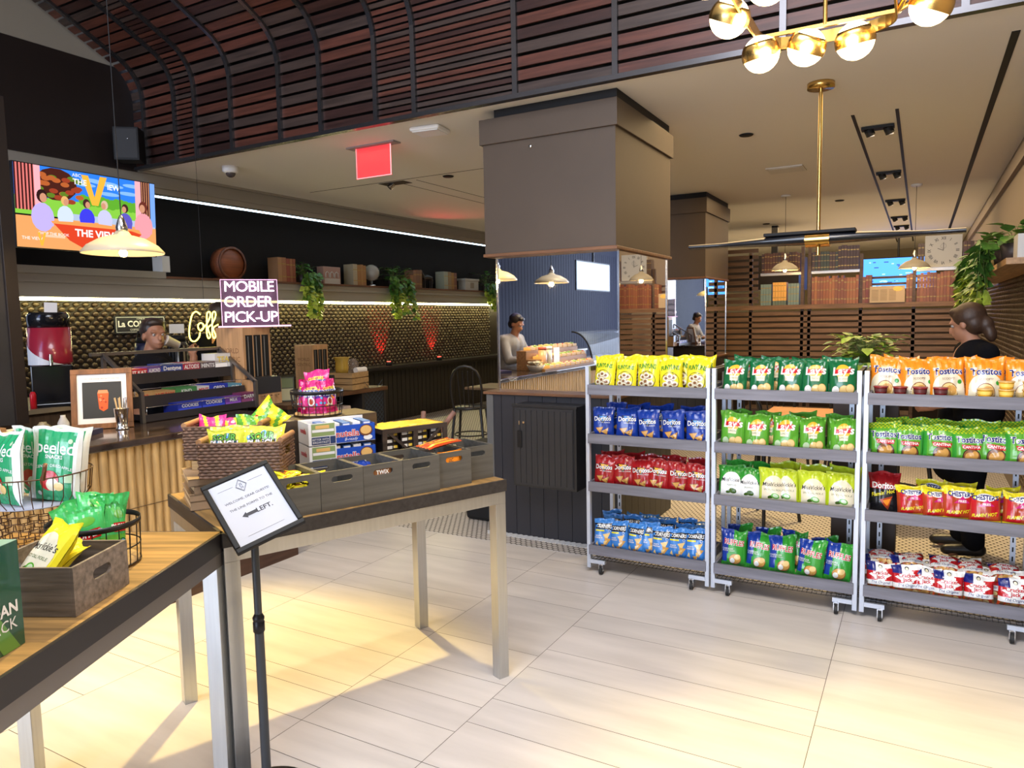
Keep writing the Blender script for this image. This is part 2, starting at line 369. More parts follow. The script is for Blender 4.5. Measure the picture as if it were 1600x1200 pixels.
    for D in decals:
        if D[0] == 'ell':
            _, u, v, ru, rv, k = D[:6]; t = D[6] if len(D) > 6 else 0; n = 28; rings = 5; asp = (w/2)/h
            pts = [(u, v)]; fs = []
            for q in range(1, rings+1):
                for i in range(n):
                    a = 2*pi*i/n; x, y = ru*q/rings*cos(a), rv*q/rings*sin(a); x, y = x*cos(t)-y/asp*sin(t), x*asp*sin(t)+y*cos(t); pts.append((u+x, v+y))
            fs = [(0, 1+i, 1+(i+1) % n) for i in range(n)]+[(1+(q-1)*n+i, 1+q*n+i, 1+q*n+(i+1) % n, 1+(q-1)*n+(i+1) % n) for q in range(1, rings) for i in range(n)]
            put(pts, fs, k)
        elif D[0] == 'quad':           # four (u,v) corners, bilinear grid
            _, c, k = D; n = 14
            pts = [((1-s)*((1-t)*c[0][0]+t*c[3][0])+s*((1-t)*c[1][0]+t*c[2][0]), (1-s)*((1-t)*c[0][1]+t*c[3][1])+s*((1-t)*c[1][1]+t*c[2][1])) for t in [j/n for j in range(n+1)] for s in [i/n for i in range(n+1)]]
            put(pts, [(j*(n+1)+i, j*(n+1)+i+1, (j+1)*(n+1)+i+1, (j+1)*(n+1)+i) for j in range(n) for i in range(n)], k)
        elif D[0] == 'tri': put(D[1], [(0, 1, 2)], D[2])
        else:
            _, s_, u, v, size, k = D[:6]; kw = dict(D[6]) if len(D) > 6 else {}; rot = kw.pop('rot', 0); arch = kw.pop('arch', 0)
            fit = kw.pop('fit', .80); vs, fs = text2d(s_, size*w, **kw); xs_ = [x for x, y in vs]; tw = (max(xs_)-min(xs_))/w
            if tw > fit: vs = [(x*fit/tw, y*(fit/tw)**.6) for x, y in vs]
            pts = []
            for x, y in vs:
                y += -arch*(x/w)**2*w if arch else 0
                x, y = x*cos(rot)-y*sin(rot), x*sin(rot)+y*cos(rot); pts.append((u+x/(w/2), v+y/h))
            put(pts, fs, k)
    return mb, [bm_(k) for k in mats]
def chips(cx, cy, k='chip', n=3, s=.3, seed=1):
    r = random.Random(seed); out = []
    for i in range(n):
        x, y, a = cx+r.uniform(-.3, .3), cy+r.uniform(-.05, .05), r.uniform(0, 6.28)
        out.append(('tri', [(x+s*cos(a+q*2.09), y+s*.62*sin(a+q*2.09)) for q in range(3)], k))
    return out
def dor(base):
    def f(seed):
        return dict(zone=base, decals=[('tri', [(-.55, .76), (.55, .74), (.05, .50)], 'black'), ('tri', [(-.38, .74), (.42, .73), (.05, .56)], 'sun' if base == 'red' else 'cblue'),
            ('text', 'Doritos', -.02, .65, .30, 'black', dict(bold=.05, rot=.04)), ('text', 'Doritos', -.02, .65, .30, 'white', dict(bold=.02, rot=.04)),
            ('text', 'COOL RANCH' if base == 'dblue' else 'NACHO CHEESE', .2, .53, .075, 'white'),
            ('tri', [(-.68, .36), (.06, .40), (-.22, .17)], 'brown'), ('tri', [(-.62, .35), (.04, .38), (-.22, .19)], 'chip'), ('tri', [(-.2, .24), (.6, .38), (.42, .13)], 'brown'), ('tri', [(-.14, .24), (.54, .36), (.4, .15)], 'chip')])
    return f
def lays(base):
    def f(seed):
        ck = 'chip2'
        return dict(zone=base, decals=[('ell', 0, .68, .52, .185, 'sun'), ('quad', [(-.62, .60), (.56, .64), (.62, .77), (-.56, .73)], 'lred'),
            ('text', "Lay's", 0, .685, .40, 'white', dict(bold=.03, shear=.15, rot=.06)), ('quad', [(-.32, .42), (.32, .42), (.36, .56), (-.36, .56)], 'cream'),
            ('text', 'SOUR CREAM & ONION' if base == 'dgreen' else 'LIMON', 0, .49, .06 if base == 'dgreen' else .10, 'dgreen'),
            ('ell', -.5, .20, .26, .11, 'white' if base == 'dgreen' else 'paleg'), ('ell', .1, .2, .34, .13, 'chip'), ('ell', .1, .205, .30, .115, ck), ('ell', .52, .24, .30, .12, 'chip'), ('ell', .52, .245, .26, .105, ck)])
    return f
def miss(base):
    def f(seed):
        return dict(zone=base, decals=[('ell', 0, .42, .84, .40, 'cream' if base != 'green' else 'white'), ('quad', [(-.82, .1), (.82, .1), (.84, .5), (-.84, .5)], 'cream' if base != 'green' else 'white'),
            ('text', "MissVickie's", 0, .58, .235, 'black', dict(shear=.2, bold=.006, rot=.03, width=.92)), ('text', 'SPICY DILL PICKLE' if base != 'green' else 'JALAPENO', 0, .43, .085, 'dolive'),
            ('ell', -.18, .24, .24, .045, 'dolive', .3), ('ell', .14, .27, .30, .075, 'lgreen' if base != 'green' else 'dolive', -.2), ('ell', .16, .275, .2, .05, 'paleg' if base != 'green' else 'dolive', -.2)])
    return f
def funy(seed):
    D = [('text', 'FUNYUNS', 0, .74, .30, 'dolive', dict(bold=.05, arch=.22, width=.86)), ('text', 'FUNYUNS', 0, .74, .30, 'lgreen', dict(bold=.01, arch=.22, width=.86)), ('ell', 0, .34, .78, .27, 'black'), ('ell', 0, .34, .74, .255, 'yel')]
    r = random.Random(seed)
    for x, y in ((-.34, .43), (.3, .44), (-.05, .31), (.4, .25), (-.42, .24), (0, .48), (.02, .18)):
        D += [('ell', x, y, .30, .085, 'brown', r.uniform(-1, 1)), ('ell', x, y+.003, .285, .08, 'cream'), ('ell', x, y, .14, .04, 'brown')]
    return dict(zone='yel', decals=D)
def corn(seed):
    return dict(zone='cblue', decals=[('quad', [(-.98, .68), (.98, .68), (.98, .86), (-.98, .86)], 'black'), ('text', 'CORNERS', .05, .77, .27, 'white', dict(bold=.03, rot=-.02, width=.95)), ('ell', -.75, .77, .10, .045, 'cblue'),
        ('quad', [(-.85, .61), (.1, .61), (.1, .66), (-.85, .66)], 'yel'), ('tri', [(-.05, .52), (.75, .58), (.4, .34)], 'chip2'), ('tri', [(.15, .42), (.85, .38), (.35, .16)], 'chip'), ('tri', [(.1, .3), (.5, .34), (.1, .1)], 'chip2'), ('tri', [(-.2, .2), (.3, .2), (-.1, .07)], 'chip'), ('tri', [(-.8, .18), (-.45, .14), (-.6, .3)], 'chip2'),
        ('text', 'WHITE', -.5, .46, .10, 'white', dict(bold=.02)), ('text', 'CHEDDAR', -.48, .40, .09, 'white', dict(bold=.02)), ('ell', .62, .64, .13, .05, 'white'), ('ell', .62, .64, .10, .038, 'cblue')])
def ruff(seed):
    def z(u, v): return 'dblue' if u < (.05 if v > .72 else -.35-.2*(1-v)*2+.1) and v > .15 else 'green'
    return dict(zone=z, decals=[('text', 'RUFFLES', .02, .67, .315, 'white', dict(bold=.07, rot=-.08, width=.84)), ('text', 'RUFFLES', .02, .67, .315, 'lred', dict(bold=.02, rot=-.08, width=.84)), ('text', 'CHEDDAR', -.5, .50, .10, 'white'), ('text', '& SOUR CREAM', -.42, .45, .07, 'white'),
        ('ell', .12, .24, .50, .14, 'brown', .2), ('ell', .12, .245, .46, .125, 'chip', .2), ('ell', .3, .30, .26, .07, 'chip2', .4), ('ell', -.1, .2, .2, .07, 'white')])
def tosto(seed):
    def z(u, v): return 'orange'
    return dict(zone=z, decals=[('ell', 0, .34, .88, .33, 'cream'), ('quad', [(-.88, .06), (.88, .06), (.9, .3), (-.9, .3)], 'cream'), ('ell', -.02, .22, .50, .23, 'brown'), ('ell', -.02, .22, .46, .21, 'chip2'), ('ell', .1, .26, .3, .12, 'chip'), ('ell', -.2, .2, .2, .1, 'chip2'),
        ('text', 'SCOOPS!', 0, .53, .09, 'brown'), ('text', 'Tostitos', 0, .70, .31, 'white', dict(bold=.07, arch=.15)), ('text', 'Tostitos', 0, .70, .31, 'navy', dict(bold=.03, arch=.15)), ('ell', .62, .45, .12, .05, 'green')])
def tostg(seed):
    def z(u, v): return ('lime' if (int((u+1)*9)+int(v*24)) % 2 else 'lgreen') if v > .84 else 'green' if abs(u) > .8 else 'lgreen'
    return dict(zone=z, decals=[('ell', .1, .22, .54, .22, 'black'), ('ell', .1, .22, .49, .20, 'brown'), ('ell', 0, .2, .3, .13, 'chip'), ('ell', .3, .26, .2, .11, 'chip'), ('quad', [(-.42, .42), (.62, .40), (.7, .52), (-.5, .54)], 'lred'), ('text', 'CANTINA', .1, .47, .12, 'white', dict(bold=.02)),
        ('text', 'Tostitos', 0, .665, .32, 'white', dict(bold=.07)), ('text', 'Tostitos', 0, .665, .32, 'navy', dict(bold=.03))])
def flam(seed):
    def z(u, v): return 'red' if v > .62 else 'black'
    return dict(zone=z, decals=[('text', 'Doritos', 0, .70, .29, 'white', dict(bold=.03)), ('text', "Flamin' Hot", -.1, .52, .22, 'yel', dict(shear=.3, rot=.25, bold=.02)), ('tri', [(-.3, .36), (.55, .46), (.25, .1)], 'hot'), ('tri', [(-.1, .34), (.45, .4), (.22, .2)], 'orange')])
def ches(seed):
    def z(u, v): return 'yel' if v < .16 or v > .70+.12*abs(u) else ('hot' if (int(u*30) % 3) or v < .3 else 'lred')
    return dict(zone=z, decals=[('ell', .1, .80, .62, .10, 'white'), ('text', "CHESTER'S", .1, .80, .22, 'navy', dict(bold=.04)), ('tri', [(-.35, .56), (.65, .58), (.2, .76)], 'mag'), ('text', 'FRIES', .18, .62, .11, 'white', dict(bold=.02)),
        ('text', "FLAMIN' HOT", .0, .32, .19, 'yel', dict(shear=.3, rot=.1, bold=.03)), ('quad', [(-.8, .18), (.0, .18), (.1, .26), (-.8, .26)], 'lred')])
def cjack(seed):
    def z(u, v):
        if v < .20: return 'brown' if int((u+1)*7) % 2 else 'hot'
        if u < -.35 and v > .70: return 'navy'
        return 'lred' if abs(u) > .62-abs(v-.6)*1.2 and .38 < v < .82 else 'white'
    return dict(zone=z, decals=[('quad', [(-.85, .58), (0, .36), (.85, .58), (0, .80)], 'white'), ('text', 'Cracker', 0, .645, .19, 'lred', dict(bold=.03, rot=.04)), ('text', 'Jack', .02, .50, .19, 'lred', dict(bold=.03, rot=.04)),
        ('text', 'The Original', .0, .31, .14, 'navy', dict(shear=.3)), ('ell', .0, .13, .3, .07, 'chip'), ('ell', .5, .12, .2, .06, 'chip2'), ('ell', -.4, .1, .2, .06, 'chip'), ('ell', .0, .88, .14, .06, 'black'), ('ell', .0, .87, .10, .045, 'cream')])
KIND = dict(funyun=(funy, .15, .205, .065, .05), blue=(dor('dblue'), .148, .20, .06, .05), red=(dor('red'), .148, .20, .06, .05), corner=(corn, .128, .195, .06, .05), lgreen=(lays('dgreen'), .146, .205, .062, .05), llime=(lays('lgreen'), .146, .20, .062, .05),
    mgreen=(miss('green'), .15, .195, .06, .05), mlime=(miss('lime'), .162, .205, .065, .05), ruff=(ruff, .146, .215, .065, .05), tosto=(tosto, .165, .21, .065, .06), tostg=(tostg, .160, .185, .062, .05), flam=(flam, .155, .215, .06, .06), ches=(ches, .15, .175, .06, .05), cjack=(cjack, .142, .145, .06, .05),
    myel=(miss('yel'), .15, .2, .06, .05))
_proto = {}
def bag(kind, var, name, label, cat, loc, rz=0, rx=0, ry=0, group=None, scale=1):
    key = (kind, var)
    if key not in _proto:
        f, w_, h_, d_, seal = KIND[kind]; spec = f(var)
        mb, ms = make_bag(name, w_, h_, d_, spec['zone'], spec['decals'], var*13+hash_(kind), seal, flop=(-.25, .35, .1)[var % 3])
        o = mb.build(name, ms); _proto[key] = o
    else:
        o = _proto[key].copy(); COL.objects.link(o); o.name = name
    o.location = loc; o.rotation_euler = (rx, ry, rz); o.scale = (scale,)*3
    return tag(o, label, cat, group)
def hash_(s): return sum(ord(c)*(i+3) for i, c in enumerate(s))
ORD = ['first', 'second', 'third', 'fourth', 'fifth', 'sixth', 'seventh', 'eighth']

# ---------------------------------------------------------------- rolling racks
M_RACKW = mat('rack_grey_board', (.155, .155, .185), .5, var=.25, scale=3, stretch=(1, 14, 14), bump=.1)
M_RACKP = mat('rack_silver_post', (.50, .54, .62), .4, .35)
M_RUBBER = mat('rubber', (.012, .012, .012), .6)
def make_rack():
    t = thing('display_rack', '', 'display rack'); W = .765; D = .42; z1 = 1.30
    for x in (.0, W-.024):
        for y in (0, D-.03):
            MB().bb(x, x+.024, y, y+.03, .03, z1).build('post', M_RACKP, t, bevel=.002)
    for x in (.06, W-.085):
        m = MB(); m.bb(x, x+.025, D-.04, D-.033, .10, z1-.06, 0)
        for k in range(22): m.bb(x+.009, x+.016, D-.0415, D-.0395, .14+k*.05, .165+k*.05, 1)
        m.build('slotted_standard', [M_RACKP, M_BLACK], t)
    for x in (.002, W-.022):
        MB().bb(x, x+.02, .03, D-.03, z1-.03, z1-.004).build('top_rail', wood('rail_dark', (.06, .045, .04), .3, 1), t)
        MB().bb(x, x+.02, .03, D-.03, .10, .13).build('bottom_rail', M_RACKP, t)
    for zt in (1.188, .884, .583, .180):
        m = MB(); zb = zt-.060; a, b = .018, W-.018
        m.bb(a, b, -.012, .004, zb, zt); m.bb(a, b, D-.06, D-.044, zb, zt+.01); m.bb(a+.004, a+.018, .004, D-.06, zb+.001, zt+.004); m.bb(b-.018, b-.004, .004, D-.06, zb+.001, zt+.004); m.bb(a+.018, b-.018, .004, D-.06, zb+.002, zb+.014)
        m.build('tray', M_RACKW, t, bevel=.0015)
    m = MB()
    for k in range(30): m.tube([(.03+k*.0243, .01, .085), (.03+k*.0243, D-.05, .085)], .0017, 4)
    for k in range(8): m.tube([(.03, .01+k*.05, .087), (W-.03, .01+k*.05, .087)], .0017, 4)
    m.build('wire_base', M_BLACKMETAL, t)
    for x, s in ((.024, 1), (W-.024, -1)):
        for y in (.012, D-.02):
            MB().bb(min(x, x+s*.095), max(x, x+s*.095), y-.014, y+.014, .062, .085).build('foot_bar', M_RACKP, t)
            cx = x+s*.075; c = MB().bb(cx-.013, cx-.009, y-.030, y+.010, .022, .062).bb(cx+.009, cx+.013, y-.030, y+.010, .022, .062).bb(cx-.013, cx+.013, y-.014, y+.012, .056, .063).build('caster', M_CHROME, t)
            MB().cyl((cx-.0085, y-.018, .0255), (cx+.0085, y-.018, .0255), .025, n=20).build('wheel', M_RUBBER, c)
    return t
RX = [-1.795, -1.02, -.245]
racks = [make_rack()]
for k in (1, 2): racks.append(dup(racks[0]))
for k, (x, l) in enumerate(zip(RX, ('silver rolling snack rack with grey trays next to the mirrored pillar, yellow bags on top', 'middle silver rolling snack rack, holding dark green potato chip bags on its top tray', 'silver rolling snack rack in front of the person in black, orange bags on top'))):
    racks[k].location = (x, 4.09, 0); racks[k]['label'] = l; racks[k]['group'] = 'rolling snack racks in a row'
ZF = [1.143, .839, .538, .135]
def row(kinds, rk, sh, n, name, desc, group, y=4.17, dz=0, x0=.09, x1=.675, rowname='front row', tilt=-.10, jit=.014, sc=1, rz=.20, xs=None):
    r = random.Random(rk*50+sh*7+int(y*100)); where = ('left rack', 'middle rack', 'right rack')[rk]; shn = ('top tray', 'second tray', 'third tray', 'bottom tray')[sh]
    for i in range(n):
        x = xs[i] if xs else x0+(x1-x0)*i/(max(1, n-1)); k = kinds[i] if isinstance(kinds, list) else kinds; d = desc[i] if isinstance(desc, list) else desc
        lab = '%s, %s in the %s, %s' % (d, ORD[i], rowname, shn+' of '+where)
        bag(k, r.randrange(4), name, lab, 'snack bag', (RX[rk]+x+r.uniform(-jit, jit)*.6, y+r.uniform(-jit, jit), ZF[sh]+dz+r.uniform(0, .004)), rz=r.uniform(-rz, rz)+.05, rx=tilt+r.uniform(-.09, .07), ry=r.uniform(-.07, .07), group=group, scale=sc*r.uniform(.96, 1.03))
row('funyun', 0, 0, 5, 'onion_ring_snack_bag', 'yellow onion ring bag', 'yellow onion ring bags', x0=.10, x1=.665)
row('funyun', 0, 0, 5, 'onion_ring_snack_bag', 'yellow onion ring bag', 'yellow onion ring bags', y=4.25, rowname='rear row', x0=.13, x1=.69, dz=.006)
row('blue', 0, 1, 5, 'tortilla_chip_bag', 'blue tortilla chip bag', 'blue tortilla chip bags', y=4.165)
row('blue', 0, 1, 4, 'tortilla_chip_bag', 'blue tortilla chip bag', 'blue tortilla chip bags', y=4.245, rowname='rear row', x0=.13, x1=.6, dz=.018)
row('red', 0, 2, 6, 'tortilla_chip_bag', 'red tortilla chip bag', 'red tortilla chip bags', y=4.165, xs=[.09, .225, .335, .435, .56, .675])
row('red', 0, 2, 5, 'tortilla_chip_bag', 'red tortilla chip bag', 'red tortilla chip bags', y=4.245, rowname='rear row', dz=.012, x0=.11, x1=.66)
row('corner', 0, 3, 7, 'popped_corn_chip_bag', 'light blue popped corn bag', 'light blue popped corn bags', y=4.165, xs=[.09, .19, .295, .375, .455, .56, .665], tilt=-.16)
row('corner', 0, 3, 6, 'popped_corn_chip_bag', 'light blue popped corn bag', 'light blue popped corn bags', y=4.24, rowname='second row', dz=.01, x0=.11, x1=.67, tilt=-.3)
row('corner', 0, 3, 6, 'popped_corn_chip_bag', 'light blue popped corn bag', 'light blue popped corn bags', y=4.31, rowname='third row', dz=.02, x0=.09, x1=.66, tilt=-.42, rz=.3)
row('lgreen', 1, 0, 5, 'potato_chip_bag', 'dark green potato chip bag', 'dark green potato chip bags', x0=.11, x1=.675, rz=.14)
row('lgreen', 1, 0, 4, 'potato_chip_bag', 'dark green potato chip bag', 'dark green potato chip bags', y=4.25, rowname='rear row', x0=.16, x1=.64, dz=.006)
row('llime', 1, 1, 5, 'potato_chip_bag', 'light green potato chip bag', 'light green potato chip bags', x0=.09, x1=.68, rz=.16)
row('llime', 1, 1, 4, 'potato_chip_bag', 'light green potato chip bag', 'light green potato chip bags', y=4.245, rowname='rear row', x0=.10, x1=.66, dz=.014)
row(['mgreen', 'mgreen', 'mlime', 'mlime', 'mlime', 'mlime'], 1, 2, 6, 'kettle_chip_bag', ['green kettle chip bag']*2+['lime kettle chip bag']*4, 'kettle chip bags', xs=[.09, .205, .33, .395, .53, .67], y=4.165)
row(['mgreen', 'mgreen', 'mlime', 'mlime', 'mlime'], 1, 2, 5, 'kettle_chip_bag', ['green kettle chip bag']*2+['lime kettle chip bag']*3, 'kettle chip bags', y=4.24, rowname='rear row', xs=[.12, .26, .38, .52, .67], dz=.016)
row('ruff', 1, 3, 5, 'ridged_chip_bag', 'blue green ridged chip bag', 'blue and green ridged chip bags', y=4.175, x0=.11, x1=.655, tilt=-.14)
row('ruff', 1, 3, 4, 'ridged_chip_bag', 'blue green ridged chip bag', 'blue and green ridged chip bags', y=4.26, rowname='rear row', x0=.12, x1=.6, dz=.012, tilt=-.2)
row('tosto', 2, 0, 5, 'tortilla_scoop_bag', 'orange tortilla chip bag', 'orange tortilla chip bags', y=4.20, xs=[.10, .245, .375, .525, .68], sc=1.03, tilt=-.12)
row('tosto', 2, 0, 5, 'tortilla_scoop_bag', 'orange tortilla chip bag', 'orange tortilla chip bags', y=4.29, rowname='rear row', x0=.16, x1=.69, dz=.004)
row('tostg', 2, 1, 6, 'tortilla_chip_bag', 'green tortilla chip bag', 'green tortilla chip bags', xs=[.09, .21, .35, .475, .575, .685], rz=.14, tilt=-.16)
row('tostg', 2, 1, 5, 'tortilla_chip_bag', 'green tortilla chip bag', 'green tortilla chip bags', y=4.25, rowname='rear row', dz=.026, x0=.12, x1=.67)
bag('flam', 1, 'tortilla_chip_bag', 'red and black spicy tortilla chip bag, alone at the left of the third tray', 'snack bag', (RX[2]+.10, 4.22, ZF[2]), rx=-.05)
row('ches', 2, 2, 5, 'hot_fries_bag', 'yellow red hot fries bag', 'yellow and red hot fries bags', xs=[.225, .35, .43, .55, .68], y=4.17, tilt=-.14)
row('ches', 2, 2, 3, 'hot_fries_bag', 'yellow red hot fries bag', 'yellow and red hot fries bags', xs=[.31, .44, .63], y=4.25, rowname='rear row', dz=.012)
row('cjack', 2, 3, 6, 'caramel_popcorn_bag', 'striped caramel popcorn bag', 'caramel popcorn bags', xs=[.085, .22, .305, .405, .54, .67], y=4.165, tilt=-.12, dz=.004)
row('cjack', 2, 3, 6, 'caramel_popcorn_bag', 'striped caramel popcorn bag', 'caramel popcorn bags', x0=.08, x1=.68, y=4.22, rowname='second row', dz=.03, tilt=-.55)
row('cjack', 2, 3, 5, 'caramel_popcorn_bag', 'striped caramel popcorn bag', 'caramel popcorn bags', x0=.10, x1=.66, y=4.24, rowname='upper layer', dz=.11, tilt=-1.15)
# dip cups in front of the orange bags
def make_cup(name, c1, c2, lid):
    o = MB().lathe([(.0, .001), (.026, .001), (.0275, .004), (.031, .030), (.034, .032)], n=24, mi=0).lathe([(.034, .032), (.0345, .036), (.031, .038), (.0, .038)], n=24, mi=1).lathe([(.0292, .010), (.0308, .026)], n=24, mi=2).build(name, [mat(c1[0], c1[1], .25), mat(lid[0], lid[1], .3), mat(c2[0], c2[1], .35)])
    return o
cups = [make_cup('salsa_cup', ('salsa', (.16, .012, .012)), ('salsa_label', (.10, .03, .03)), ('salsa_lid', (.26, .03, .03))), make_cup('queso_cup', ('queso', (.78, .42, .03)), ('queso_label', (.85, .58, .12)), ('queso_lid', (.62, .40, .14))), make_cup('guacamole_cup', ('clear_cup', (.25, .40, .62)), ('guac_label', (.6, .5, .1)), ('blue_lid', (.20, .34, .60)))]
first = [True]*3
def cup(k, x, z, lab, g, flip=False):
    if first[k]: o = cups[k]; first[k] = False
    else: o = cups[k].copy(); COL.objects.link(o)
    o.location = (RX[2]+x, 4.118, z+(.0385 if flip else 0)); o.rotation_euler = (pi if flip else 0, 0, 0)
    tag(o, lab, 'dip cup', g)
zt = 1.143+.0145; base = ZF[0]+.004
for i, x in enumerate((.075, .162, .25, .338)):
    for j in (0, 1): cup(0, x, base+j*.0385, 'dark red salsa cup, %s from the left, %s layer, front of the orange bags' % (ORD[i], ('lower', 'upper')[j]), 'salsa cups', flip=(j == 0))
for i, (x, n) in enumerate(((.425, 1), (.52, 2), (.605, 3), (.70, 3))):
    for j in range(n): cup(2 if (i in (0, 3) and j == 0) else 1, x, base+j*.0385, '%s dip cup, %s stack right of the salsa cups, %s layer' % ('blue lidded' if (i in (0, 3) and j == 0) else 'yellow cheese', ORD[i], ('bottom', 'second', 'third')[j]), 'cheese dip cups')

# ---------------------------------------------------------------- mirrored pillars
M_CABBLACK = mat('cabinet_black', (.020, .020, .026), .45)
M_LEDGE = wood('ledge_walnut', (.16, .07, .03), .3, 0, .45)
def pillar(x0, x1, y0, y1, label):
    t = thing('mirrored_pillar', label, 'pillar', ((x0+x1)/2, (y0+y1)/2, 0), group='mirrored pillars'); a, b = (x1-x0)/2, (y1-y0)/2
    m = MB().bb(-a, a, -b, b, 0, 1.045, 0)
    n = 9
    for k in range(n):
        w_ = 2*a/n; m.bb(-a+k*w_+.002, -a+(k+1)*w_-.002, -b-.006, -b, .0, 1.04, 0)
        w_ = 2*b/n; m.bb(a, a+.006, -b+k*w_+.002, -b+(k+1)*w_-.002, 0, 1.04, 0)
    m.build('cabinet_base', [M_CABBLACK], t)
    MB().bb(-a-.012, -a+.045, -b-.012, -b+.02, .0, 1.04).build('corner_trim', mat('grey_trim', (.10, .10, .10), .5), t)
    MB().bb(-a-.03, a+.03, -b-.03, b+.03, 1.045, 1.065).build('counter_ledge', M_LEDGE, t, bevel=.003)
    MB().bb(-a+.05, a-.014, -b+.08, b-.05, 1.065, 2.055).build('mirror', M_MIRROR, t)
    m = MB()
    for x in (-a+.05, a-.014):
        for y in (-b+.08, b-.05): m.box((x, y, 1.56), (.014, .014, .99))
    m.build('mirror_corner', M_CHROME, t)
    MB().bb(-a-.012, a+.012, -b-.012, b+.012, 2.052, 2.075).build('lower_moulding', M_LEDGE, t, bevel=.004)
    m = MB().bb(-a, a, -b, b, 2.075, 3.03); m.build('casing', M_TAUPE, t)
    MB().bb(-a-.02, a+.02, -b-.02, b+.02, 2.853, 3.03).build('upper_band', M_TAUPE, t, bevel=.003)
    MB().bb(-a+.08, a-.0, -b+.03, b-.03, 3.03, 3.099).build('recess', M_BLACK, t)
    return t
p1 = pillar(-2.806, -1.786, 4.6, 5.8, 'large brown boxed pillar clad in mirror above a black cabinet behind the left rack')
tr = MB().lathe([(.0, 0), (.012, 0), (.014, -.004), (.008, -.009), (0, -.009)], n=12)
o = tr.build('keyhole_plate', M_CHROME, p1); o.location = (-.12, -.601, 2.80); o.rotation_euler = (-pi/2, 0, 0)
p2 = pillar(-3.36, -2.33, 9.0, 10.2, 'brown boxed pillar with mirror further back, right of the first pillar')
e = thing('electrical_cabinet', 'black metal electrical cabinet with slatted door on the pillar base', 'cabinet', (-2.245, 4.6, .42))
MB().bb(-.245, .245, -.20, -.013, 0, .58).bb(-.25, .25, -.205, -.19, .565, .585).build('body', mat('panel_black', (.014, .014, .016), .35), e, bevel=.002)
m = MB().bb(-.225, .225, -.206, -.2, .015, .56)
for k in range(10): m.bb(-.222+k*.0445, -.181+k*.0445, -.211, -.206, .03, .545)
dd = m.build('door', mat('panel_door', (.022, .022, .025), .4), e)
MB().bb(-.20, -.165, -.222, -.211, .28, .40).build('handle', M_BLACKMETAL, dd, bevel=.003)
MB().cyl((-.15, -.218, .46), (-.15, -.211, .46), .008).build('lock', M_CHROME, dd)
MB().bb(-.19, -.183, -.213, -.211, .44, .47).build('key_plate', M_CHROME, dd)
# white hexagon border at the pillar foot
m = MB()
for k in range(24):
    for j in range(2):
        cx, cy = -2.80+k*.043+(.0215 if j else 0), 4.572-.037*j
        m.prism([(cx+.0225*cos(pi/6+q*pi/3), cy+.0225*sin(pi/6+q*pi/3)) for q in range(6)], .001, .004)
struct(m.build('trim_hexagons', mat('hex_white', (.62, .64, .68), .3)))
tb = thing('waste_bin', 'tall black waste bin with overhanging lid left of the pillar cabinet', 'bin', (-3.02, 4.93, 0))
MB().box((0, 0, .27), (.30, .34, .54), taper=.9).build('bin_body', M_BLACK, tb, bevel=.03)
MB().box((0, 0, .575), (.36, .40, .07)).build('lid', M_BLACK, tb, bevel=.02)

# ---------------------------------------------------------------- the two tables
def make_table(L=1.20, Wd=.74):
    t = thing('display_table', '', 'table')
    MB().bb(0.004, L-.004, .004, Wd-.004, .852, .900, 0).build('tabletop', M_TABLEWOOD, t, bevel=.002)
    m = MB(); m.bb(-.004, L+.004, -.006, .004, .848, .8985); m.bb(-.004, L+.004, Wd-.004, Wd+.006, .848, .8985); m.bb(-.006, .004, .0, Wd, .848, .8985); m.bb(L-.004, L+.006, 0, Wd, .848, .8985)
    m.build('edge_band', M_DARKSTAIN, t)
    m = MB(); m.bb(.0, L, 0, .05, .795, .848); m.bb(.0, L, Wd-.05, Wd, .795, .848); m.bb(0, .05, .05, Wd-.05, .795, .848); m.bb(L-.05, L, .05, Wd-.05, .795, .848)
    m.build('apron', M_STEEL, t, bevel=.001)
    for x in (0, L-.052):
        for y in (0, Wd-.052): MB().bb(x, x+.052, y, y+.052, 0, .795).build('leg', M_STEEL, t, bevel=.0015)
    return t
T2 = make_table(); T2.location = (-2.03, 1.59, 0); T2.rotation_euler = (0, 0, radians(67.5))
tag(T2, 'wood topped steel table holding the row of grey crates', 'table', 'steel framed display tables')
T1 = dup(T2, (-2.05, 1.603, 0), label='wood topped steel table in the near left corner with green snack bags')
# this table runs the other way: its local y must point to the rear left
T1.rotation_euler = (0, 0, radians(206.57)); T1c = {}
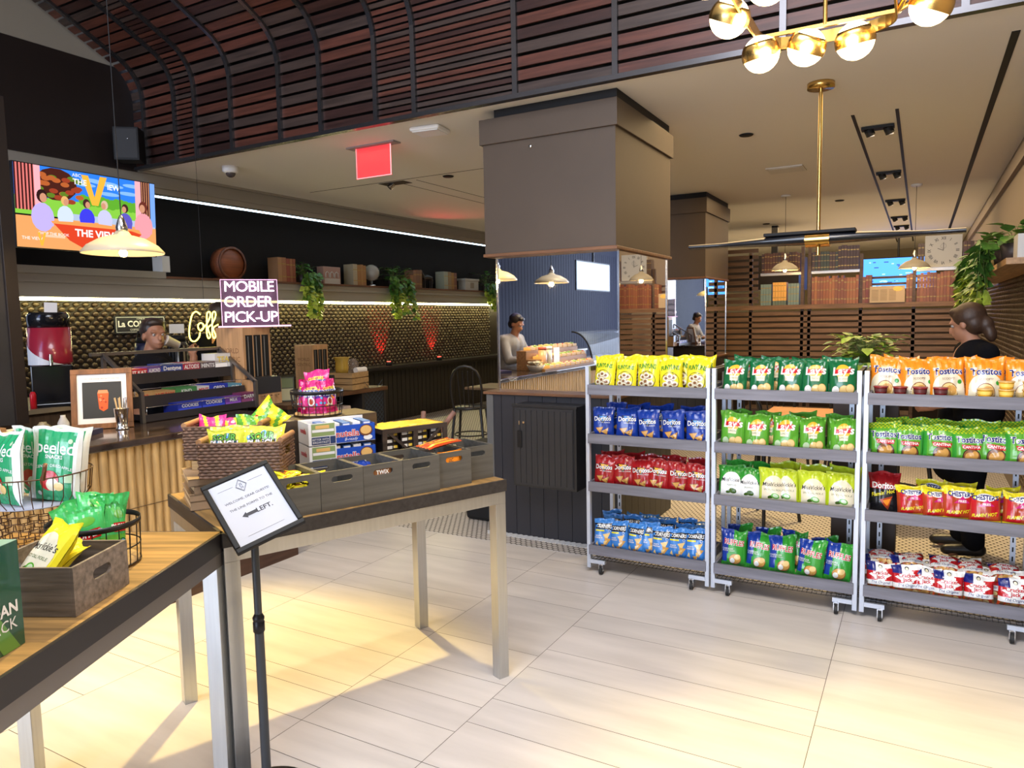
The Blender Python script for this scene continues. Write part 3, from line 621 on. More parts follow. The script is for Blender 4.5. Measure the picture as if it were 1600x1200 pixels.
# local frame of table one: long side along -(y)
def t2(s, t, z=.901): a = radians(67.5); return (-2.02+s*cos(a)-t*sin(a), 1.575+s*sin(a)+t*cos(a), z)
def t1(s, t, z=.901): return (-2.05+s*.447-t*.894, 1.603-s*.894-t*.447, z)
A1 = radians(-63.43); A2 = radians(67.5)
for o in (T1,):
    # rebuild for the mirrored footprint: swap length and depth
    for ch in list(o.children): bpy.data.objects.remove(ch)
    L, Wd = .74, 1.20
    MB().bb(0.004, L-.004, .004, Wd-.004, .852, .900, 0).build('tabletop', wood('worn_oak_b', (.27, .15, .045), .45, 0, .65, 2.5), o, bevel=.002)
    m = MB(); m.bb(-.004, L+.004, -.006, .004, .835, .8985); m.bb(-.004, L+.004, Wd-.004, Wd+.006, .835, .8985); m.bb(-.006, .004, .0, Wd, .835, .8985); m.bb(L-.004, L+.006, 0, Wd, .835, .8985)
    m.build('edge_band', mat('black_edge', (.018, .016, .018), .35), o)
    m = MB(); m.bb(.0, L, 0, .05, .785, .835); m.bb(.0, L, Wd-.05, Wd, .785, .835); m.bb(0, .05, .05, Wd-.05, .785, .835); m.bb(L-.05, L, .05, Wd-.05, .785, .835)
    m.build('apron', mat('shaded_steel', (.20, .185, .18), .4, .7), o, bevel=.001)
    for x in (0, L-.052):
        for y in (0, Wd-.052): MB().bb(x, x+.052, y, y+.052, 0, .785).build('leg', M_STEEL, o, bevel=.0015)

# ---------------------------------------------------------------- grey crates with hand holes
M_CRATE = wood('crate_grey_green', (.085, .080, .070), .25, 0, .5)
def crate_front(m, w, h, y0, y1, hw=.085, hh=.022, hz=.78):
    """a panel in the xz plane with a rounded hand slot"""
    cz = h*hz
    m.bb(-w/2, w/2, y0, y1, 0, cz-hh/2); m.bb(-w/2, w/2, y0, y1, cz+hh/2, h); m.bb(-w/2, -hw/2, y0, y1, cz-hh/2, cz+hh/2); m.bb(hw/2, w/2, y0, y1, cz-hh/2, cz+hh/2)
    r = hh/2
    for sx in (-1, 1):
        for sz in (-1, 1):
            P_ = [(sx*hw/2, cz+sz*r)]+[(sx*(hw/2-r+r*cos(pi/2*i/5)), cz+sz*r*sin(pi/2*i/5)) for i in range(6)]
            n = len(P_); vs = [(x, y0, z) for x, z in P_]+[(x, y1, z) for x, z in P_]
            m.add(vs, [tuple(range(n)), tuple(range(n, 2*n))[::-1]]+[(i, (i+1) % n, n+(i+1) % n, n+i) for i in range(n)])
def make_crate(w, d, h, name='wooden_crate', M=None, **kw):
    t = thing(name, '', 'crate'); M = M or M_CRATE; th = .008
    m = MB(); crate_front(m, w, h, -d/2, -d/2+th, **kw); m.build('front_panel', M, t)
    m = MB(); crate_front(m, w, h, d/2-th, d/2, **kw); m.build('back_panel', M, t)
    for x in (-w/2, w/2-th): MB().bb(x, x+th, -d/2+th, d/2-th, 0, h).build('side_panel', M, t, bevel=.001)
    MB().bb(-w/2+th, w/2-th, -d/2+th, d/2-th, 0, th).build('bottom_panel', M, t)
    return t
c0 = make_crate(.171, .225, .147)
spots = [(.285, .150, 'grey crate full of yellow candy wrappers behind the sign, first of the row'), (.457, .148, 'empty grey crate, second in the row, right of the yellow candies'), (.63, .150, 'grey crate in the middle of the row with a striped wrapper in its handle'),
         (.803, .150, 'empty grey crate, fourth in the row, in front of the yellow snack crate'), (.972, .165, 'grey crate with an orange candy pack on top'), (1.115, .200, 'empty grey crate at the far right end of the table')]
crates = []
for i, (s, t, l) in enumerate(spots):
    c = c0 if i == 0 else dup(c0); c.location = t2(s, t); c.rotation_euler = (0, 0, A2); tag(c, l, 'crate', 'grey crates along the table front'); crates.append(c)
# candies
def candy_pack(name, w, h, d, base, dec, seed=1): mb, ms = make_bag(name, w, h, d, base, dec, seed, .09, 0, nu=10, nv=10); return mb, ms
WR = dict(yel='wax')
mb, ms = candy_pack('mini_candy', .045, .075, .018, 'yel', [('text', 'MIX', 0, .5, .5, 'lred', dict(bold=.03, rot=1.57))]); cp = mb.build('wrapped_candy', ms); r = random.Random(11); firstc = True
for k in range(34):
    o = cp if firstc else cp.copy()
    if not firstc: COL.objects.link(o)
    firstc = False; lay = k//17; i = k % 17
    s, t = .285+(-.055+.11*((i % 5)/4))*1+r.uniform(-.01, .01), .150+(-.075+.15*((i//5)/3))+r.uniform(-.01, .01)
    o.location = t2(s, t, 1.0+.024*lay+r.uniform(0, .008)); o.rotation_euler = (-pi/2+r.uniform(-.4, .4), r.uniform(-.3, .3), A2+r.uniform(-2, 2))
    tag(o, 'small yellow wrapped candy piled in the crate behind the sign', 'candy', 'yellow wrapped candies in the first crate')
def flatpack(name, w, h, d, base, dec, loc, rot, label, seed=2):
    mb, ms = make_bag(name, w, h, d, base, dec, seed, .07, 0, nu=12, nv=12); o = mb.build(name, ms); o.location = loc; o.rotation_euler = rot; return tag(o, label, 'candy pack')
flatpack('candy_pack', .11, .16, .022, 'hot', [('text', 'Reese\'s', 0, .55, .3, 'yel', dict(bold=.03, rot=pi/2, fit=.9)), ('quad', [(-.8, .05), (-.5, .05), (-.5, .95), (-.8, .95)], 'orange'), ('quad', [(.5, .05), (.8, .05), (.8, .95), (.5, .95)], 'orange')], t2(.88, .155, 1.062), (-pi/2+.12, 0, A2-pi/2), 'orange candy pack lying across the top of the fifth grey crate')
flatpack('candy_pack', .08, .12, .02, 'orange', [('text', 'R', 0, .5, .4, 'brown')], t2(1.02, .068, 1.013), (.0, -1.57, A2), 'orange wrapper showing through the handle slot of the fifth grey crate', 4)
flatpack('candy_pack', .07, .12, .018, 'brown', [('text', 'TWIX', 0, .5, .5, 'white', dict(bold=.03, rot=1.57))], t2(.57, .052, 1.013), (.0, 1.57, A2), 'striped brown and white wrapper behind the handle slot of the middle crate', 5)
flatpack('candy_pack', .10, .15, .018, 'dblue', [('quad', [(-.6, .3), (.6, .3), (.6, .7), (-.6, .7)], 'white')], t2(.63, .13, .925), (-.9, 0, A2), 'blue and white candy pack inside the middle grey crate', 6)
# ---------------------------------------------------------------- risers and boxes at the back of table two
M_PINE = wood('pine', (.40, .26, .12), .25, 0, .6)
def deco_box(name, s0, s1, ta, tb_, z0, z1, M, label, cat='box'):
    m = MB().bb(-(s1-s0)/2, (s1-s0)/2, -(tb_-ta)/2, (tb_-ta)/2, 0, z1-z0); o = m.build(name, M, bevel=.003); o.location = t2((s0+s1)/2, (ta+tb_)/2, z0); o.rotation_euler = (0, 0, A2); return tag(o, label, cat)
deco_box('riser_box', .42, .76, .32, .505, .901, 1.0, wood('riser_dark', (.05, .035, .025), .3), 'dark wooden riser under the blue hazelnut snack boxes')
deco_box('riser_box', .42, .86, .52, .735, .901, 1.185, wood('riser_dark', (.05, .035, .025)), 'tall dark wooden riser carrying the pink candy basket')
deco_box('riser_box', .80, 1.19, .36, .62, .901, .985, wood('riser_dark', (.05, .035, .025)), 'low dark riser under the yellow snack crate')
r = random.Random(4); zz = .901
for k in range(4):
    h = (.034, .026, .03, .028)[k]
    o = MB().bb(-.17, .17, -.13, .13, .003, h-.003, 1).bb(-.175, .175, -.135, .132, 0, .003, 0).bb(-.175, .175, -.135, .132, h-.003, h, 0).bb(-.175, .175, -.135, -.131, 0, h, 0).build('book', [mat('book_cover', (.30, .20, .12), .6, var=.2), mat('book_pages', (.62, .47, .28), .7, var=.2, scale=3, stretch=(1, 1, 60))])
    o.location = t2(.20+r.uniform(-.01, .01), .50+r.uniform(-.01, .01), zz); o.rotation_euler = (0, 0, radians(60+r.uniform(-3, 3))); zz += h
    tag(o, 'beige book, %s of the stack of four under the wicker baskets' % ('lowest', 'second from the bottom', 'third from the bottom', 'topmost')[k], 'book', 'beige books under the baskets')
M_WICK = mat('wicker_brown', (.16, .09, .06), .6, var=.4, scale=60)
def make_wicker(w=.30, d=.20, h=.13):
    t = thing('wicker_basket', '', 'basket'); rows = 11
    def wall(x0, y0, x1, y1, nm):
        m = MB(); n = max(8, int(hypot(x1-x0, y1-y0)/.013)); ex, ey = (x1-x0)/n, (y1-y0)/n; L = hypot(ex, ey); nx, ny = -ey/L, ex/L
        for j in range(rows):
            z = h*(j+.5)/rows
            pts = [(x0+ex*i+nx*.003*(1 if (i+j) % 2 else -1), y0+ey*i+ny*.003*(1 if (i+j) % 2 else -1), z) for i in range(n+1)]
            hole = nm == 'side_wall' and 6 <= j <= 8
            if hole:
                q = int(n*.3); m.tube(pts[:q+1], h/rows*.55, 5); m.tube(pts[n-q:], h/rows*.55, 5)
            else: m.tube(pts, h/rows*.55, 5)
        for i in range(n+1):
            if nm == 'side_wall' and n*.33 < i < n*.67: m.tube([(x0+ex*i, y0+ey*i, 0), (x0+ex*i, y0+ey*i, h*.54)], .0022, 4)
            else: m.tube([(x0+ex*i, y0+ey*i, 0), (x0+ex*i, y0+ey*i, h)], .0022, 4)
        m.build(nm, M_WICK, t)
    a, b = w/2, d/2
    wall(-a, -b, a, -b, 'front_wall'); wall(a, b, -a, b, 'back_wall'); wall(-a, b, -a, -b, 'side_wall'); wall(a, -b, a, b, 'side_wall')
    MB().bb(-a, a, -b, b, .0, .008).build('bottom', M_WICK, t)
    MB().tube([(-a, -b, h), (a, -b, h), (a, b, h), (-a, b, h)], .007, 6, closed=True).build('rim', M_WICK, t)
    for x in (-a, a): MB().cyl((x, -b*.95, h+.010), (x, b*.95, h+.010), .011, n=10).build('handle', wood('handle_wood', (.34, .17, .07), .3, 1), t)
    return t
wk = make_wicker(); wk.location = t2(.215, .355, 1.022); wk.rotation_euler = (0, 0, radians(33)); tag(wk, 'brown wicker basket of lime green sour candy bags, in front', 'basket', 'wicker baskets on the books')
bx = MB().bb(-.13, .13, -.09, .09, 0, .16).build('riser_box', M_PINE, bevel=.003); bx.location = t2(.22, .58, 1.02-.0); bx.rotation_euler = (0, 0, radians(33)); bx.scale = (1, 1, .22); tag(bx, 'pine block raising the rear wicker basket', 'box')
wk2 = dup(wk, t2(.225, .60, 1.058), radians(33), 'brown wicker basket behind, with pink and yellow candy bags')
def rot33(s, t, dx, dy, z):
    p = t2(s, t, z); a = radians(33); return (p[0]+dx*cos(a)-dy*sin(a), p[1]+dx*sin(a)+dy*cos(a), z)
def sour(seed):
    r = random.Random(seed); D = []
    for i in range(9): x, y = r.uniform(-.75, .75), r.uniform(.12, .92); D += [('ell', x, y, .15, .06, 'sky', r.uniform(-1, 1)), ('ell', x-.03, y+.02, .06, .02, 'white')]
    return dict(zone='wax', decals=D+[('text', 'SOUR', 0, .80, .25, 'black', dict(bold=.09)), ('text', 'SOUR', 0, .80, .25, 'lgreen', dict(bold=.03)), ('text', 'PUNCH', 0, .64, .34, 'black', dict(bold=.09)), ('text', 'PUNCH', 0, .64, .34, 'white', dict(bold=.03)), ('text', 'BITES', 0, .5, .12, 'black')])
KIND['sour'] = (sour, .145, .165, .04, .05)
for i in range(2):
    bag('sour', i, 'sour_candy_bag', 'lime green sour candy bag, %s of the two at the basket front' % ('left', 'right')[i], 'candy bag', rot33(.215, .355, -.068+.14*i, -.062, 1.038), rz=radians(33)+(-.1, .1)[i], rx=-.18, group='sour candy bags')
    bag('sour', i+1, 'sour_candy_bag', 'lime green sour candy bag, %s of the two standing further back in the basket' % ('left', 'right')[i], 'candy bag', rot33(.215, .355, -.075+.14*i, .005, 1.04), rz=radians(33)+(.15, -.1)[i], rx=-.25, group='sour candy bags')
def plain(c, c2, txt, tc='white'):
    return lambda seed: dict(zone=lambda u, v: c if (u+v*1.4) % .9 < .6 else c2, decals=[('text', txt, 0, .5, .3, tc, dict(bold=.03))])
KIND['pinkc'] = (plain('pink', 'yel', 'SOUR'), .12, .16, .04, .06); KIND['yelc'] = (plain('yel', 'lgreen', 'SOUR', 'lred'), .13, .19, .04, .06); KIND['limec'] = (plain('lgreen', 'lime', 'KIDS', 'yel'), .13, .15, .04, .06)
bag('pinkc', 0, 'candy_bag', 'pink and yellow candy bag at the left of the rear wicker basket', 'candy bag', rot33(.225, .60, -.09, -.03, 1.075), rz=radians(25), rx=-.5)
bag('pinkc', 1, 'candy_bag', 'pink candy bag in the middle of the rear wicker basket', 'candy bag', rot33(.225, .60, -.01, .0, 1.075), rz=radians(40), rx=-.6)
bag('limec', 0, 'candy_bag', 'bright lime candy bag at the right of the rear wicker basket', 'candy bag', rot33(.225, .60, .08, -.02, 1.075), rz=radians(30), rx=-.35)
bag('yelc', 1, 'candy_bag', 'yellow candy bag tilted up high above the rear wicker basket', 'candy bag', rot33(.225, .60, .06, .03, 1.11), rz=radians(35), ry=.75, rx=-.1)
# hazelnut snack boxes
def nut_box(label, z):
    t = thing('snack_carton', label, 'carton', t2(.455, .335, z), A2-radians(6), 'blue hazelnut snack cartons'); w, d, h = .285, .15, .092
    C = [mat('carton_white', (.72, .72, .74), .4), mat('carton_blue', (.015, .07, .42), .35), mat('carton_green', (.22, .30, .12), .5), mat('carton_navy', (.02, .04, .12), .4), mat('carton_red', (.55, .02, .03), .4), mat('carton_brown', (.15, .05, .02), .4), mat('carton_tan', (.65, .40, .14), .4)]
    m = MB(); m.bb(0, w, 0, .003, 0, h*.80, 1); m.bb(0, .003, 0, d, 0, h, 0); m.bb(w-.003, w, 0, d, 0, h*.8, 1); m.bb(0, w, d-.003, d, 0, h, 0); m.bb(0, w, 0, d, 0, .003, 0)
    m.bb(-.0005, .40*w, -.0008, .0005, .001, h, 0); m.bb(.04*w, .38*w, -.0016, .0, .42*h, .97*h, 2); m.bb(.04*w, .30*w, -.002, 0, .05*h, .38*h, 3); m.bb(.31*w, .39*w, -.002, 0, .05*h, .38*h, 3)
    m.bb(.05*w, .37*w, -.0024, -.001, .60*h, .72*h, 0); m.bb(.10*w, .3*w, -.0028, -.001, .75*h, .9*h, 6)
    FM = frame_M((0, -.003, 0), (1, 0, 0), (0, 0, 1))
    text_on(m, 'BETTER WITH', FM @ Matrix.Translation((.17*w, .27*h, 0)), .011, 0); text_on(m, 'BREAKFAST', FM @ Matrix.Translation((.17*w, .14*h, 0)), .013, 0)
    text_on(m, 'nutella', FM @ Matrix.Translation((.57*w, .42*h, 0)), .038, 0, bold=.05); text_on(m, 'nutella', FM @ Matrix.Translation((.57*w, .42*h, .0006)), .038, 4, bold=.01)
    text_on(m, 'B-ready', FM @ Matrix.Translation((.62*w, .16*h, 0)), .018, 0, shear=.3)
    for cx, cz, rx_, rz_, k in ((.85, .5, .10, .26, 5), (.85, .52, .085, .2, 6), (.85, .53, .06, .12, 5), (.88, .17, .07, .12, 0)):
        n = 18; pts = [((cx+rx_*cos(2*pi*i/n))*w, -.0034-.0002*k, (cz+rz_*sin(2*pi*i/n))*h) for i in range(n)]; m.add(pts, [tuple(range(n))], k)
    text_on(m, 'nutella', frame_M((-.001, d/2, .6*h), (0, -1, 0), (0, 0, 1)), .03, 4, bold=.02)
    m.build('box', C, t)
    for k in range(6):
        m = MB().bb(.012+k*.045, .044+k*.045, .012, .135, .006, h*(.9 if k else .82)); m.bb(.014+k*.045, .042+k*.045, .0115, .012, .2*h, .86*h, 1); m.build('pack', [mat('pack_blue', (.05, .15, .45), .35) if k % 2 else C[0], C[0]], t)
    return t
nut_box('blue and white hazelnut snack carton, lower of the stack of two', 1.002); nut_box('blue and white hazelnut snack carton, upper of the stack of two', 1.097)
# ring baskets
def ring_basket(label, loc, r, h, top_r=None, M=None, nm='round_wire_basket'):
    t = thing(nm, label, 'basket', loc, 0); n = 22; R1 = top_r or r; M = M or M_BLACKMETAL
    m = MB().lathe([(R1, h-.016), (R1+.002, h-.016), (R1+.002, h), (R1, h), (R1, h-.016)], n=40); m.build('rim_band', M, t)
    m = MB()
    for k in range(n):
        a = 2*pi*k/n; m.tube([(r*cos(a), r*sin(a), .006), (R1*cos(a), R1*sin(a), h-.01)], .0016, 5)
    m.build('wires', M, t)
    m = MB()
    for zz_ in (.006, h*.42):
        q = r+(R1-r)*zz_/h; m.tube([(q*cos(2*pi*k/40), q*sin(2*pi*k/40), zz_) for k in range(40)], .0022, 5, closed=True)
    m.build('hoops', M, t)
    MB().lathe([(0, .001), (r-.003, .001), (r-.003, .012), (0, .012)], n=32).build('wooden_base', M_PINE, t)
    return t
ring_basket('round black wire basket of pink candy bags on the tall riser', t2(.62, .625, 1.186), .105, .115, .115)
def nerd(seed):
    r = random.Random(seed); D = [('ell', 0, .42, .85, .30, 'pink'), ('ell', 0, .60, .9, .16, 'purple')]
    for i in range(12): D.append(('ell', r.uniform(-.8, .8), r.uniform(.15, .6), .10, .04, r.choice(['white', 'sky', 'orange', 'lred'])))
    D += [('ell', -.1, .36, .30, .13, 'white'), ('ell', -.1, .36, .2, .09, 'hot'), ('text', 'NERDS', 0, .62, .34, 'white', dict(bold=.08)), ('text', 'NERDS', 0, .62, .34, 'dblue', dict(bold=.03)), ('text', 'CLUSTERS', .0, .76, .14, 'yel', dict(bold=.03))]
    return dict(zone='mag', decals=D)
KIND['nerd'] = (nerd, .12, .15, .04, .07)
for k, (a, q) in enumerate(((-125, .085), (-60, .085), (0, .085), (60, .08), (130, .08), (180, .085))):
    p = t2(.62, .625, 1.202); aa = radians(a)
    bag('nerd', k % 3, 'cluster_candy_bag', 'pink cluster candy bag in the wire basket, ' + ('front left', 'front right', 'at the right rim', 'rear right', 'rear left', 'at the left rim')[k], 'candy bag', (p[0]+q*cos(aa)*.8, p[1]+q*sin(aa)*.8, 1.20), rz=aa+pi/2, rx=-.12, group='pink candy bags in the round basket', scale=.95)
bag('nerd', 1, 'cluster_candy_bag', 'magenta candy bag sticking up tallest out of the wire basket', 'candy bag', t2(.63, .62, 1.235), rz=radians(25), rx=-.1, ry=-.1, group='pink candy bags in the round basket', scale=1.0)
# slatted snack crate with yellow bags
sc = thing('slatted_crate', 'dark slatted crate packed with yellow topped snack bars', 'crate', t2(.985, .485, .986), A2); w, d, h = .34, .20, .135; MD = wood('slat_crate_wood', (.045, .032, .026), .3, 0)
for y in (-d/2, d/2-.01):
    m = MB().bb(-w/2, w/2, y, y+.01, h-.022, h).bb(-w/2, w/2, y, y+.01, 0, .022)
    for x in (-w/2, -.011, w/2-.022): m.bb(x, x+.022, y, y+.01, .022, h-.022)
    for s_ in (-1, 1): m.box((s_*.082, y+.005, h/2), (.012, .008, .155), ry=s_*radians(48))
    m.build('side_frame', MD, sc)
m = MB()
for x in (-w/2, w/2-.01): m.bb(x, x+.01, -d/2+.01, d/2-.01, h-.022, h).bb(x, x+.01, -d/2+.01, d/2-.01, 0, .022).bb(x, x+.01, -.012, .012, .022, h-.022)
m.build('end_frame', MD, sc); MB().bb(-w/2+.01, w/2-.01, -d/2+.01, d/2-.01, 0, .006).build('bottom', MD, sc)
bars0 = MB().bb(-.032, .032, -.085, .085, 0, .028, 0).bb(-.026, .0, -.0855, -.085, .006, .02, 1).bb(.008, .026, -.0855, -.085, .008, .020, 2)
text_on(bars0, 'LUNCH', frame_M((-.006, -.0862, .013), (1, 0, 0), (0, 0, 1)), .012, 1)
bars0 = bars0.build('snack_bar_box', [mat('bar_black', (.02, .015, .015), .3), M_WHITE, mat('bar_yellow', (.75, .52, .04), .4)], bevel=.002); fb = True
for j in range(4):
    for i in range(4):
        o = bars0 if fb else bars0.copy()
        if not fb: COL.objects.link(o)
        fb = False; a = A2; dx = -.116+.077*i; p = t2(.985, .485, 0); o.location = (p[0]+dx*cos(a), p[1]+dx*sin(a), .993+.0285*j); o.rotation_euler = (0, 0, a)
        tag(o, 'black snack bar box with a white name in the slatted crate', 'snack box', 'black snack boxes in the slatted crate')
bars1 = MB().box((0, 0, .006), (.05, .17, .012)).build('snack_bar', foil('bar_foil', (.80, .50, .03)), bevel=.004); fb = True; r = random.Random(9)
for i in range(7):
    o = bars1 if fb else bars1.copy()
    if not fb: COL.objects.link(o)
    fb = False; a = A2; dx = -.14+.046*i; p = t2(.985, .485, 0); o.location = (p[0]+dx*cos(a), p[1]+dx*sin(a), 1.109+r.uniform(0, .004)); o.rotation_euler = (0, r.uniform(-.1, .1), a+r.uniform(-.05, .05))
    tag(o, 'yellow wrapped snack bar on top of the slatted crate', 'snack bar', 'yellow snack bars on the slatted crate')
# blue snack sticks and the meat stick holder at the far end
def blues(seed): return dict(zone='sky', decals=[('ell', -.3, .55, .35, .15, 'lred'), ('text', 'SNAX', -.3, .55, .2, 'white'), ('quad', [(-.8, .1), (-.1, .1), (-.1, .4), (-.8, .4)], 'brown'), ('ell', .4, .3, .3, .15, 'white')])
KIND['blues'] = (blues, .075, .15, .03, .07)
p = t2(1.17, .66, 0)
cbin = thing('snack_bin', 'small dark wooden bin of blue snack bags at the far table corner', 'bin', (p[0]+.03, p[1]-.02, .901), A2)
m = MB(); m.bb(-.065, .065, -.05, -.044, 0, .10); m.bb(-.065, .065, .044, .05, 0, .10); m.bb(-.065, -.059, -.044, .044, 0, .10); m.bb(.059, .065, -.044, .044, 0, .10); m.bb(-.059, .059, -.044, .044, 0, .005); m.build('box', MD, cbin)
for k in range(4): bag('blues', k % 2, 'snack_bag', 'light blue snack bag in the small bin, %s from the front' % ORD[k], 'snack bag', (p[0]+.03+.018*(k-1.5), p[1]-.02+.016*(k-1.5), .91), rz=radians(20+25*k), rx=-.1, ry=(-.1, .05, .1, .15)[k], group='blue snack bags')
for k, (a, b) in enumerate((((-.03, .03, .93), (-.07, .10, 1.13)), ((.02, -.02, .95), (.13, .09, 1.14)))):
    o = MB().cyl(Vector(a), Vector(b), .013, n=12).build('salami_stick', mat('salami', (.20, .10, .075), .6, var=.3, scale=30)); o.location = (p[0]+.02, p[1], 0); tag(o, ('grey wrapped salami stick leaning left above the blue snacks', 'reddish salami stick leaning right above the blue snacks')[k], 'salami')

# ---------------------------------------------------------------- goods on the near-left table
bw = make_crate(.225, .25, .122, 'handled_crate', wood('crate_weathered', (.17, .135, .11), .4, 1, .6, 5), hw=.075, hh=.028, hz=.62)
bw.location = t1(.60, .16); bw.rotation_euler = (0, 0, A1+pi+pi-radians(180)+pi); bw.rotation_euler = (0, 0, A1); tag(bw, 'weathered grey brown wooden crate with oval handle, beside the green box', 'crate')
bag('myel', 0, 'kettle_chip_bag', 'yellow kettle chip bag lying in the weathered crate', 'snack bag', t1(.66, .20, .945), rz=A1+radians(60), rx=-.7, scale=.95)
bag('myel', 1, 'kettle_chip_bag', 'yellow kettle chip bag underneath at the back of the weathered crate', 'snack bag', t1(.64, .23, .925), rz=A1+radians(50), rx=-.9, scale=.9)
gb = thing('fan_pack_box', 'green glossy fan pack carton cut by the left picture edge', 'box', t1(.985, .18), A1)
m = MB().bb(-.135, .135, -.12, .12, 0, .235, 0)
FMg = frame_M((0, .1206, 0), (-1, 0, 0), (0, 0, 1)); m.add([FM_ for FM_ in [FMg @ Vector(q) for q in ((.0, .0, 0), (-.08, 0, 0), (-.135, .1, 0), (-.135, .235, 0), (-.09, .235, 0))]], [(0, 4, 3, 2, 1)], 1)
m.add([FMg @ Vector(q) for q in ((-.03, .235, 0), (-.06, .235, 0), (.07, .0, 0), (.12, .0, 0))], [(0, 1, 2, 3)], 1)
text_on(m, 'TRAIL FAN', frame_M((-.035, .1212, .092), (-1, 0, .0), (0, 0, 1)), .036, 2, bold=.03); text_on(m, 'PACK', frame_M((-.070, .1212, .058), (-1, 0, 0), (0, 0, 1)), .036, 2)
m.bb(-.135, .135, -.12, .12, .2352, .236, 3); m.build('carton', [mat('carton_deep_green', (.015, .075, .035), .2, coat=.6), mat('carton_light_green', (.10, .26, .04), .2, coat=.6), M_WHITE, mat('carton_top', (.25, .4, .3), .3)], gb)
ring_basket('low round black wire basket of green snack bags on the near table', t1(.335, .225), .118, .135, .122)
def buf(seed): return dict(zone=lambda u, v: 'kelly' if v > .45 else 'lgreen', decals=[('ell', 0, .80, .5, .07, 'lgreen'), ('quad', [(-.62, .50), (.62, .50), (.68, .66), (-.66, .66)], 'lred'), ('text', 'BUFALO', 0, .58, .26, 'white', dict(bold=.03)), ('ell', .1, .25, .5, .14, 'dgreen'), ('ell', .1, .26, .4, .1, 'sky'), ('ell', -.4, .15, .3, .08, 'yel')])
KIND['buf'] = (buf, .10, .165, .04, .05)
for k, (a, q, z, sc_) in enumerate(((-140, .055, .92, .92), (-95, .075, .915, .95), (-50, .07, .92, 1), (-10, .07, .918, 1), (40, .06, .925, 1.05), (100, .055, .93, 1.05), (165, .06, .93, 1), (-60, .0, .95, 1.0))):
    c = t1(.335, .225); aa = radians(a+26)
    bag('buf', k % 3, 'green_snack_bag', 'green snack bag with red label in the low basket, %s' % ('front left', 'front middle', 'front right', 'at the right rim', 'rear right', 'rear', 'at the left rim', 'in the centre')[k], 'snack bag', (c[0]+q*cos(aa), c[1]+q*sin(aa), z), rz=aa+pi/2+(-.5, .3, -.2, .2, -.5, .4, -.3, .2)[k], rx=-.12+(-.2, -.05, .1, .0, -.1, 0, 0, -.1)[k], ry=(-.2, .25, -.2, .2, .05, -.15, .2, .1)[k], group='green snack bags in the low basket', scale=sc_)
# two tier wire stand with resealable pouches
ts = thing('tiered_wire_stand', 'two tier wire basket stand with mesh lower tier, left edge', 'basket stand', t1(.19, .50), 0); MBR = mat('bronze_wire', (.12, .065, .035), .4, .7)
m = MB()
for j in range(7):
    for k in range(26):
        a0, a1 = 2*pi*k/26, 2*pi*(k+1)/26; z = .004+j*.021; q = .112
        m.tube([(q*cos(a0), q*sin(a0), z), (q*cos(a1), q*sin(a1), z+(.004 if k % 2 else -.001))], .0016, 4)
        if j < 6: am = a0+(0 if j % 2 else pi/26); m.tube([(q*cos(am), q*sin(am), z), (q*cos(am+.02), q*sin(am+.02), z+.021)], .0016, 4)
m.build('mesh_tier', MBR, ts)
m = MB().lathe([(0, .152), (.115, .152), (.13, .156), (.13, .159), (.0, .157)], n=36); m.build('tray_plate', mat('tray_grey', (.35, .36, .42), .4), ts)
m = MB()
for k in range(34):
    a = 2*pi*k/34; m.tube([(.128*cos(a), .128*sin(a), .158), (.150*cos(a), .150*sin(a), .185), (.158*cos(a), .158*sin(a), .25)], .0014, 5)
m.build('basket_wires', MBR, ts)
MB().tube([(.158*cos(2*pi*k/40), .158*sin(2*pi*k/40), .25) for k in range(40)], .0022, 6, closed=True).build('basket_rim', MBR, ts)
MB().tube([(.16+.02*sin(a), -.06+.0*a, .25+.05*sin(a)*0+.045*(1-cos(a))*.5*0+.05*sin(a)) for a in [0, .5, 1, 1.57, 2.1, 2.6, 3.14]], .006, 8).build('handle', mat('leather_tan', (.22, .09, .04), .5), ts)
def peel(seed):
    def z(u, v): return 'white' if abs(u) > .82 or v > .94 else 'pgreen'
    return dict(zone=z, decals=[('text', 'peeled', 0, .74, .34, 'white', dict(bold=.01)), ('text', 'SNACKS', 0, .62, .10, 'white', dict(bold=.02)), ('text', 'GENTLY DRIED APPLE', 0, .50, .08, 'white', dict(arch=.4)), ('ell', .62, .84, .08, .03, 'paleg', .5),
        ('ell', -.12, .29, .40, .14, 'lred'), ('ell', .02, .24, .26, .09, 'cream'), ('ell', .3, .22, .2, .06, 'chip2'), ('quad', [(.5, .28), (.8, .28), (.8, .4), (.5, .4)], 'paleg'), ('ell', -.55, .1, .1, .035, 'white')])
KIND['peel'] = (peel, .165, .225, .05, .03)
c = t1(.19, .50)
for k, (a, q, rz_, ry_) in enumerate(((15, .075, .42, .10), (-100, .075, .0, -.05), (60, .06, .9, .12), (140, .05, .2, .1))):
    aa = radians(a); bag('peel', k % 3, 'dried_apple_pouch', 'green dried apple pouch with white edges, %s in the upper wire basket' % ('front right', 'front left', 'rear right', 'rear left')[k], 'pouch', (c[0]+q*cos(aa), c[1]+q*sin(aa), 1.062), rz=rz_, rx=-.06 if k < 2 else .1, ry=ry_, group='green dried apple pouches')

